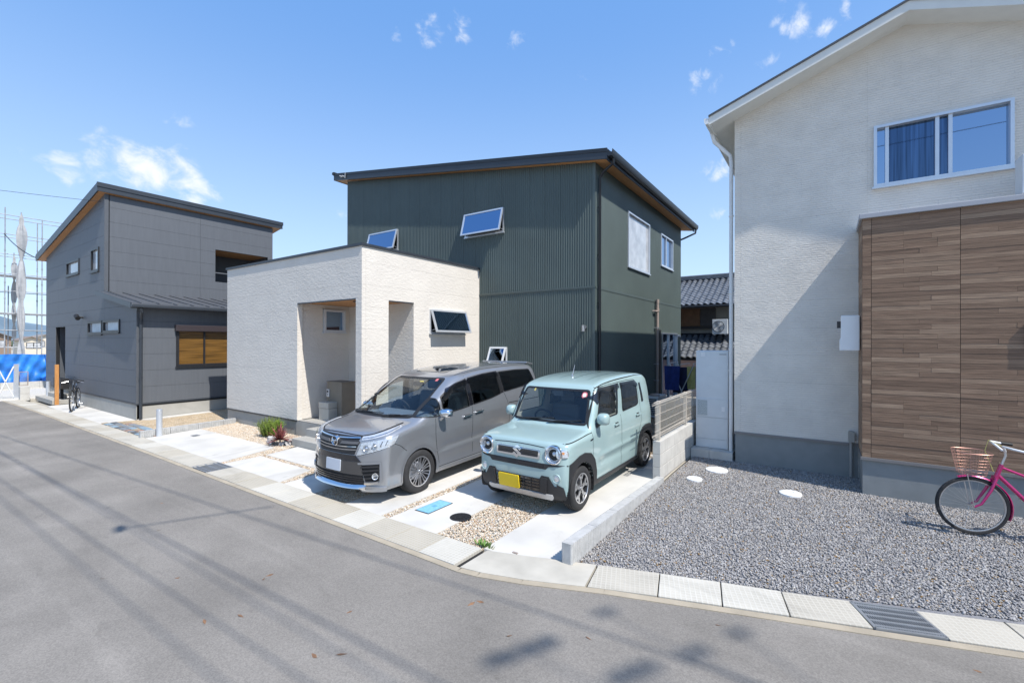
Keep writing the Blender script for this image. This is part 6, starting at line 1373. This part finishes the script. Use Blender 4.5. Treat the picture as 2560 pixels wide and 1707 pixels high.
    if basket:
        cb = mat('copper_wire', (.50,.27,.21), .4, metal=.4); m = MB()
        def ring(z, s): 
            a, b_ = .165*s, .135*s; c = .025
            return [(a*math.copysign(abs(math.cos(q))**.6, math.cos(q)), c-.03+b_*math.copysign(abs(math.sin(q))**.6, math.sin(q)), z) for q in [2*math.pi*k/28 for k in range(28)]]
        z0, z1 = r+.36, r+.60
        for k in range(8): z = z0+(z1-z0)*k/7; m.tube(ring(z, .78+.30*k/7), .0015 if k < 7 else .005, 4, closed=True)
        A, B = ring(z0,.78), ring(z1,1.08)
        for p, q in zip(A, B): m.tube([p,q], .0014, 4, cap=False)
        for k in range(-5,6): y_ = .11*k/5*.78-.05; m.tube([(-.12,y_,z0),(.12,y_,z0)], .0014, 4, cap=False)
        m.build('basket', cb, t, **bl)
        m = MB(); m.tube([(.06,-.06,r+.36),(.058,0,r)], .005, 6); m.tube([(-.06,-.06,r+.36),(-.058,0,r)], .005, 6); m.build('basket_stay', ch, t, **bl)
    return t
bike('bicycle', 'magenta city bicycle with a copper wire basket parked on the dark gravel', (1.315,7.085,gz(7.08)+.005), R(-80), (.42,.012,.13), False, True)
bike('bicycle', 'black sports bicycle standing before the charcoal house', (-19.24,3.95,gz(4)), R(70), (.015,.015,.017), True, False, r=.33, wb=1.02)
# ------------------------------------------------------------------ lot of the charcoal house
def plate(pts, name, m, up=0., kind='structure'):
    o = MB(); n = len(pts); top = [(x, y, gz(y)+up) for x, y in pts]; o.v += top+[(x, y, z-.08) for x, y, z in top]; o.f.append(tuple(range(n)))
    for i in range(n): j = (i+1) % n; o.f.append((i, n+i, n+j, j))
    return o.build(name, m, kind=kind)
plate([(-21.6,3.82),(-15.95,3.80),(-15.72,4.53),(-21.6,4.53)], 'concrete_apron', M['slab'], .0)
for a, b in ((4.1,5.5),(5.5,7.8),(7.8,12)): plate([(-15.68,a),(-12.82-.02*(a-4),a),(-12.82-.02*(b-4),b),(-15.68,b)], 'sandy_yard', M['dirt'], -.005)
plate([(-15.68,4.55),(-15.36,4.75),(-15.36,12),(-15.68,12)], 'concrete_footing', M['slab'], .015)
pebbles('sand_grit', [[(-15.3,4.15),(-12.85,4.15),(-12.95,8),(-15.3,8)]], 9000, .011, [(0,(.46,.37,.26)),(.4,(.55,.46,.34)),(.7,(.36,.28,.19)),(.9,(.62,.56,.48))], 'sandy grit scattered on the yard of the charcoal house', lift=-.008, seed=8)
rg = random.Random(21); FC = [mat('slate_'+n, c, .7, var=.2, vs=14) for n, c in (('grey',(.20,.22,.24)),('rust',(.30,.20,.16)),('ochre',(.36,.28,.18)),('blue',(.22,.30,.36)),('dark',(.09,.10,.11)))]
FS = MB(); FS.quad((-16.0,3.81,-.085),(-12.82,3.81,-.085),(-12.83,4.3,-.074),(-15.7,4.5,-.07)); fs = FS.build('slate_path', M['dirt'], kind='structure')
x = -15.85; k = 0
for row, (y0, y1) in enumerate(((3.83,3.98),(3.985,4.14),(4.15,4.32))):
    x = -15.9+.12*row
    while x < -12.95:
        w = rg.uniform(.18,.42); m = MB(); c = [(x+.008+rg.uniform(0,.03), y0+rg.uniform(0,.02)),(x+w-.008-rg.uniform(0,.03), y0+rg.uniform(0,.02)),(x+w-.008, y1-rg.uniform(.004,.02)),(x+.01, y1-rg.uniform(.004,.02))]
        m.prism(c, lambda u, v, d: (u, v, gz(v)+d), -.03, .004+rg.uniform(0,.012)); m.build('slate', FC[rg.choice((0,0,1,2,2,3,4))], fs); x += w
OP = thing('wooden_post', 'slim orange brown timber post before the entrance of the charcoal house', 'post', (-21.93,4.12,-.075))
m = MB(); m.box(-21.98,-21.88,4.07,4.17,-.1,1.29); m.build('post', mat('orange_timber', (.50,.23,.07), .6, var=.15, vs=8, scale=(8,8,.7)), OP, bevel=.006)
EP = thing('entrance_platform', 'low grey platform at the entrance of the charcoal house', 'step', (-22.9,4.25,-.07))
m = MB(); m.box(-24.45,-22.0,4.02,4.53,-.1,.06); m.build('step', M['found'], EP, bevel=.01)
m = MB(); m.box(-24.3,-22.5,4.28,4.53,.06,.2); m.build('upper_step', M['found'], EP, bevel=.01)
DB = thing('letter_box', 'matt black letter box on a slim stand behind the orange timber post', 'letter box', (-22.3,4.28,.06))
m = MB(); m.box(-22.9,-21.75,4.22,4.40,.44,.80); m.build('box', M['black'], DB, bevel=.008)
m = MB(); m.box(-22.4,-22.25,4.28,4.36,-.05,.44); m.build('stand', M['black'], DB)
# ------------------------------------------------------------------ far left: gate, low walls, tarpaulin, scaffold
GT = thing('lattice_gate', 'white folding lattice gate at the far end of the street', 'gate', (-25.2,3.0,-.1))
m = MB(); m.box(-25.26,-25.14,3.57,3.69,-.1,1.23); m.build('gate_post', M['alu'], GT)
for k in range(3):
    y0, y1 = 3.57-.42*(k+1), 3.57-.42*k
    for a, b in (((y0,.0),(y1,1.15)),((y1,.0),(y0,1.15))): m = MB(); m.tube([(-25.2,a[0],a[1]),(-25.2,b[0],b[1])], .022, 6); m.build('lattice_bar', M['whitepaint'], GT)
    m = MB(); m.tube([(-25.2,y0,-.08),(-25.2,y0,1.15)], .02, 6); m.build('upright', M['whitepaint'], GT)
PW = thing('block_pillar', 'short pale block pillar beside the lattice gate', 'pillar', (-24.5,3.74,-.1))
for z in (-.1,.16): m = MB(); m.box(-24.68,-24.42,3.62,3.87,z+.002,z+.258); m.build('concrete_block', M['block'], PW, bevel=.006)
PF = thing('small_fence', 'small dark framed mesh panel behind the lattice gate', 'fence', (-25.5,3.86,.385)); fn = FX['R'](-25.5); m = MB(); frame_bars(m, fn, 3.74, 4.0, .385, .93, .025, -.01, .01); m.build('frame', M['tan'], PF); m = MB(); [m.box(-25.503,-25.497,3.76+.025*k,3.763+.025*k,.4,.91) for k in range(9)]; m.build('wire_mesh', M['fencewire'], PF, kind='stuff')
LW_ = thing('low_block_wall', 'low pale block wall under the blue tarpaulin', 'wall', (-29.6,5,-.16))
for r_ in range(2):
    y = 3.0
    while y < 8: m = MB(); m.box(-29.7,-29.58,y+.003,y+.397,-.16+.22*r_,.055+.22*r_); m.build('concrete_block', M['block'], LW_); y += .4
TP = MB(); ny, nz = 90, 14; rg = random.Random(4)
for i in range(ny+1):
    for j in range(nz+1):
        y = 2.2+6*i/ny; v = j/nz; sag = .05*math.sin(y*3.1+1)*(v); f = .05*math.sin(y*7+v*4)+.035*math.sin(y*17-v*9)+.03*math.sin(v*11+y*5)
        TP.v.append((-30+f, y, .24+1.26*v+sag*.4))
for i in range(ny):
    for j in range(nz): q = i*(nz+1)+j; TP.f.append((q,q+1,q+nz+2,q+nz+1))
tag(TP.build('tarpaulin', mat('blue_tarpaulin', (.03,.20,.64), .4, var=.35, vs=2.2, spec=.4), smooth=True), 'bright blue tarpaulin screen hung along the far lot', 'tarpaulin')
pl_ = plate([(-60,-2),(-24.7,-2),(-24.7,3.2),(-25,9),(-60,9)], 'gravel_lot', mat('pale_gravel_lot', (.50,.48,.43), .95, var=.25, vs=30, bump=.5, bs=60), -.0)
SF = thing('scaffold', 'tall steel pipe scaffold rising beyond the blue tarpaulin', 'scaffold', (-38,5,-.16))
gal = mat('scaffold_pipe', (.30,.315,.335), .5, metal=.2, var=.2, vs=3)
for x, y, z in ((-38,5.024,9.6),(-38,5.648,9.45),(-39.2,5.54,7.25),(-39.2,5.32,5.3),(-38,6.5,9.2),(-39.2,6.5,9.2),(-38,8,9.2),(-38,4.1,9.0),(-39.2,4.6,9.0)):
    m = MB(); m.tube([(x,y,-.16),(x,y,z)], .026, 8); p = m.build('scaffold_pole', gal, SF, smooth=True); m = MB()
    for k in range(1, int(z/.9)): m.tube([(x,y,k*.9-.04),(x,y,k*.9+.04)], .04, 8)
    m.build('coupler', gal, p, kind='stuff')
for z in (9.2,8.12,7.0,5.9,4.93,3.69,2.72,1.75):
    for x in (-38,-39.2): m = MB(); m.tube([(x,2.5,z),(x,8.5,z-.02)], .022, 6); m.build('scaffold_rail', gal, SF, smooth=True)
for z in (5.78,3.62): m = MB(); m.box(-39.1,-38.1,4.3,8.2,z,z+.05); m.build('walk_board', gal, SF)
for x, y0, z0, z1, lb in ((-37.93,5.65,.7,9.4,'long bundled grey dust sheet tied to the nearest scaffold pole'),(-39.12,5.54,2.2,7.1,'shorter bundled grey dust sheet on the scaffold pole behind')):
    m = MB(); n = 40; s_ = 1 if z1 > 9 else .6
    for i in range(n+1):
        t = i/n; z = z0+(z1-z0)*t; tk = (0,.17,.42,.70,.93,1.01); kk = max(i_ for i_ in range(5) if tk[i_] <= t); q = (t-tk[kk])/(tk[kk+1]-tk[kk]); r_ = (.07+(.13,.11,.17,.20,.10)[kk]*math.sin(math.pi*min(1,q**(.7,1.3,.8,1.25,1)[kk]))**.7)*s_*.78*(1 if t < .93 else (1-t)/.07*.9+.1)
        for k in range(16): a = 2*math.pi*k/16; rr = r_*(1+.22*math.sin(5*a+t*9)+.1*math.sin(11*a)); m.v.append((x+rr*math.cos(a), y0+rr*math.sin(a), z))
    for i in range(n):
        for k in range(16): k2 = (k+1) % 16; m.f.append((16*i+k,16*i+k2,16*i+16+k2,16*i+16+k))
    tag(m.build('dust_sheet', mat('grey_sheet', (.36,.365,.37), .8, var=.15, vs=4), smooth=True), lb, 'dust sheet', 'bundled sheets on the scaffold')
def farhouse(label, x, y0, y1, h, rh, wc, rc_):
    t = thing('far_house', label, 'house', (x,(y0+y1)/2,-.16), group='far houses at the left horizon'); m = MB(); m.box(x-6,x,y0,y1,-.16,h); w = m.build('wall', mat('far_wall', wc, .8), t)
    m = MB(); ym = (y0+y1)/2; e = .35; m.prism([(y0-e,h-.1),(ym,h+rh),(y1+e,h-.1),(y1+e,h-.2),(ym,h+rh-.14),(y0-e,h-.2)], lambda u, v, d: (d, u, v), x-6.3, x+.4); m.build('roof', mat('far_roof', rc_, .7), t)
    m = MB(); m.prism([(y0,h),(ym,h+rh-.2),(y1,h)], lambda u, v, d: (d, u, v), x-.1, x+.0); m.build('gable', w.data.materials[0], t)
    for u in (.25,.62): m = MB(); m.box(x,x+.04,y0+(y1-y0)*u,y0+(y1-y0)*u+.9,h-1.5,h-.5); o = m.build('window', M['darkframe'], t); m = MB(); m.box(x+.04,x+.06,y0+(y1-y0)*u+.08,y0+(y1-y0)*u+.82,h-1.42,h-.58); m.build('pane', M['curtainglass'], o)
farhouse('far cream house with a low brown gable left of the charcoal house', -110, 16.4, 18.7, 2.35, .55, (.62,.56,.46), (.22,.17,.14))
farhouse('far cream house with a grey gable nearest the edge of the charcoal house', -118, 18.8, 22.5, 2.6, .75, (.66,.60,.50), (.25,.22,.2))
farhouse('far brown walled house seen through the scaffold', -95, 9.4, 13.2, 2.7, .9, (.25,.19,.15), (.16,.15,.15))
farhouse('far glazed grey block at the left edge of the photo', -90, 7.0, 9.3, 6.3, .3, (.36,.44,.52), (.3,.3,.32))
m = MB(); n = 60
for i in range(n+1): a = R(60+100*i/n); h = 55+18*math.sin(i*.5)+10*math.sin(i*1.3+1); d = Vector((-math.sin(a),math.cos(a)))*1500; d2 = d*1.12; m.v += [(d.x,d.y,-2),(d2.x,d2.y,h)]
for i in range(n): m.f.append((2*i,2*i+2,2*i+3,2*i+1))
m.build('hills', mat('haze_tinted_hills', (.13,.19,.24), .9, var=.15, vs=.01), kind='structure')  # bluish grey of distance haze is put into the hill colour
# far tree line so the horizon is not bare
rg = random.Random(12); tl_ = MB()
for i in range(420):
    a = R(rg.uniform(-60,100)); r_ = rg.uniform(170,230); c = Vector((-math.sin(a)*r_, math.cos(a)*r_, 0)); s_ = rg.uniform(2.2,4.5); b = len(tl_.v); 
    for k in range(9): an = 2*math.pi*k/9; rr = s_*rg.uniform(.7,1.2); tl_.v.append((c.x+rr*math.cos(an)*.9, c.y+rr*math.sin(an)*.9, rg.uniform(.2,1.0)))
    tl_.v.append((c.x,c.y,rg.uniform(1.8,3.2)))
    for k in range(9): tl_.f.append((b+k,b+(k+1) % 9,b+9))
tl_.build('hedgerow', mat('far_greenery', (.06,.085,.045), .9, var=.3, vs=.3), kind='stuff')

# ------------------------------------------------------------------ old tiled house behind
TH = thing('tiled_house', 'old two storey house with grey wave tile roofs seen between the green and white houses', 'house', (-4,21,0))
M['tile'] = mat('grey_roof_tile', (.115,.125,.14), .38, var=.25, vs=3, spec=.6)
m = MB(); m.box(-9,2,21.0,26,2.3,3.72); m.build('upper_wall', mat('cream_stucco', (.36,.33,.28), .9, var=.08), TH)
m = MB(); m.box(-9,2,20.0,26,-.16,1.50); m.build('lower_wall', mat('pink_stucco', (.52,.40,.42), .9, var=.06), TH)
for x0, x1, c in ((-5.75,-4.56,(.22,.11,.055)),(-4.54,-3.93,(.085,.075,.07)),(-7.0,-5.78,(.10,.08,.07))): m = MB(); m.box(x0,x1,20.93,20.995,2.82,3.58); m.build('shutter', mat('timber_shutter', c, .7, var=.15), TH)
m = MB(); m.box(-7.1,-3.90,20.88,20.99,2.70,2.81); m.build('shutter_rail', mat('old_beam', (.05,.04,.035), .7), TH)
m = MB(); m.box(-7.1,-3.90,20.86,20.99,3.59,3.68); m.build('shutter_rail', M['tan'], TH)
def tileroof(y0, z0, y1, z1, x0, x1, nm):
    L = math.hypot(y1-y0, z1-z0); dy, dz = (y1-y0)/L, (z1-z0)/L; m = MB(); m.prism([(y0+.02,z0-.10),(y1,z1-.06),(y1,z1-.14),(y0+.02,z0-.18)], lambda u, v, d: (d, u, v), -9.4, 2.4); base = m.build(nm, M['roofblack'], TH)
    t = MB(); n = 7; W_, H_ = .25, .27
    for e in range(2):
        for i in range(n): u = i/(n-1); t.v.append((u*W_, H_*e, .045*math.sin(u*2*math.pi*.9+.4)*.8+.03-.022*e))
    for i in range(n): u = i/(n-1); t.v.append((u*W_, .0, .045*math.sin(u*2*math.pi*.9+.4)*.8-.01))
    for i in range(n-1): t.f += [(i,i+1,n+i+1,n+i),(2*n+i,2*n+i+1,i+1,i)]
    me = t.mesh('roof_tile', recalc=False); me.materials.append(M['tile']); rows = int(L/.23); cols = int((x1-x0)/.245); an = math.atan2(dz, dy)
    for r_ in range(rows):
        for c in range(cols):
            o = bpy.data.objects.new('roof_tile', me); COL.objects.link(o); o.parent = base; s = r_*.23; ro = TH.location
            o.location = (x0+c*.245-ro.x, y0+dy*s-ro.y, z0+dz*s-.06-ro.z+random.uniform(-.004,.004)); o.rotation_euler = (an,0,0)
    return base
tileroof(20.3, 3.76, 23.0, 5.16, -6.0, -2.8, 'upper_roof'); tileroof(19.5, 1.56, 21.0, 2.58, -6.0, -2.8, 'lower_roof')
m = MB(); m.box(-9.4,2.4,22.85,23.2,5.06,5.30); m.build('ridge_tiles', M['tile'], TH, bevel=.05)
m = MB(); m.prism([(23.0,5.1),(26.5,3.6),(26.5,3.5),(23.0,5.0)], lambda u, v, d: (d, u, v), -9.4, 2.4); m.build('rear_roof', M['tile'], TH)
m = MB(); m.tube([(-9.4,20.28,3.62),(2.4,20.28,3.62)], .05, 8); m.build('eave_gutter', M['roofblack'], TH)
ac_unit('small white air conditioner unit standing on the lower tiled roof', -3.93, -3.35, 20.25, 20.5, 2.42, 3.06, 'F')
for x in (-3.9,-3.4): pass
# ------------------------------------------------------------------ power lines, and an unseen pole behind the viewer carrying added shadow casters
PO_ = thing('utility_pole', 'unseen concrete utility pole with crossarms and added shadow casters behind the viewer', 'utility pole', (10.6,-.6,-.08))
m = MB(); m.tube([(10.6,-.6,-.1),(10.6,-.6,14.6)], [.15,.10], 14); m.build('pole', M['found'], PO_, smooth=True)
for z, y0, y1 in ((14.0,-1.2,1.0),):
    m = MB(); m.box(10.54,10.6,y0,y1,z,z+.05); m.build('crossarm', M['zinc'], PO_)
DS = Vector((.48,.88,0))
for (gx, gy, L, r_) in ((-1.72,2.70,.62,.085),(-1.43,3.48,.26,.05),(-.72,3.38,.30,.06),(-.50,3.80,.24,.05),(-1.0,2.95,.42,.08)):  # added unseen lumps, shaped and placed to throw blotchy shadows on the road
    c = Vector((gx, gy, 0))+Vector((1,-.21,1.43))*(14.0/1.43); m = MB(); n = 9; pts = [c+DS*L*(k/n-.5)+Vector((0,0,.03*math.sin(k*2.1+gx*5))) for k in range(n+1)]; m.tube(pts, [.72*r_*(.35+.65*abs(math.sin(k*1.3+gx*3)))*(.4 if k in (0,n) else 1) for k in range(n+1)], 8)
    m.build('shadow_caster', M['zinc'], PO_, smooth=True); m = MB(); m.tube([c, (10.57,min(.95,max(-1.15,c.y)),14.02)], .008, 5); m.build('caster_wire', M['black'], PO_)
cab = M['black']
def wire(label, a, b, sag, r): 
    m = MB(); a, b = Vector(a), Vector(b); m.tube([a.lerp(b, t/24)-Vector((0,0,4*sag*(t/24)*(1-t/24))) for t in range(25)], r, 6); tag(m.build('power_line', cab, smooth=True), label, 'cable', 'power lines over the street')
def over(label, p, q, z, r): k = (z+.08)/1.43; wire(label, (p[0]+k, p[1]-.21*k, z), (q[0]+k, q[1]-.21*k, z), .0, r)
over('thick power line nearest the houses over the street', (-19,1.75), (-.3,3.32), 9.6, .011)
over('power line over the middle of the street', (-15.5,1.62), (-.5,2.22), 9.6, .012)
over('twin cable beside the middle power line', (-15.5,1.68), (-.5,2.02), 9.9, .008)
over('outermost power line over the street', (-12,1.15), (-1,1.42), 9.6, .008)
over('lower telephone cable over the street', (-14,1.25), (-1,1.75), 8.0, .008)
wire('thin service wire reaching the corner of the charcoal house', (-18.55,4.46,6.42), (-24,-5.2,6.9), .12, .006)
wire('slack service cable dropping to the side of the charcoal house', (-25.9,4.6,5.30), (-38,5.0,8.1), .25, .02)
k = 9.6/1.43; m = MB(); m.tube([(-6.75+k,1.75-.21*k,9.6),(-6.0+k,3.2-.21*k,9.6)], .014, 6); m.lathe([(0,0),(.05,.0),(.05,.22),(0,.22)], (-6.75+k,1.80-.21*k,9.45), 'z', 12); tag(m.build('cable_joint', cab, smooth=True), 'dark cable joint and drop wire hung on the middle power line', 'cable joint')
# dry leaves and twigs blown on to the road
rg = random.Random(31); m = MB()
for (x, y) in ((-3.9,1.66),(-3.75,1.71),(-5.5,1.35),(-4.2,2.2),(-3.2,2.3),(-6.3,2.0),(-2.5,3.0),(-1.4,3.1),(-2.9,1.9),(-7.5,2.4),(-1.9,2.75),(-4.9,1.75),(-.6,3.75),(.9,4.2)):
    for k in range(rg.choice((1,1,1,2))):
        a = rg.uniform(0,6.28); L = rg.uniform(.02,.055); c = Vector((x+rg.uniform(-.12,.12), y+rg.uniform(-.08,.08), -.078)); d = Vector((math.cos(a),math.sin(a),.1))*L; n_ = Vector((-math.sin(a),math.cos(a),.25))*L*.28; m.quad(c-d, c-n_*.8, c+d*.4-n_, c+d, c+d*.3+n_, c-d*.4+n_*.7)
lt = m.build('leaf_litter', mat('dry_leaf', (.20,.11,.06), .8, var=.3, vs=20), kind='stuff'); lt['label'] = 'dry brown leaves scattered on the road'
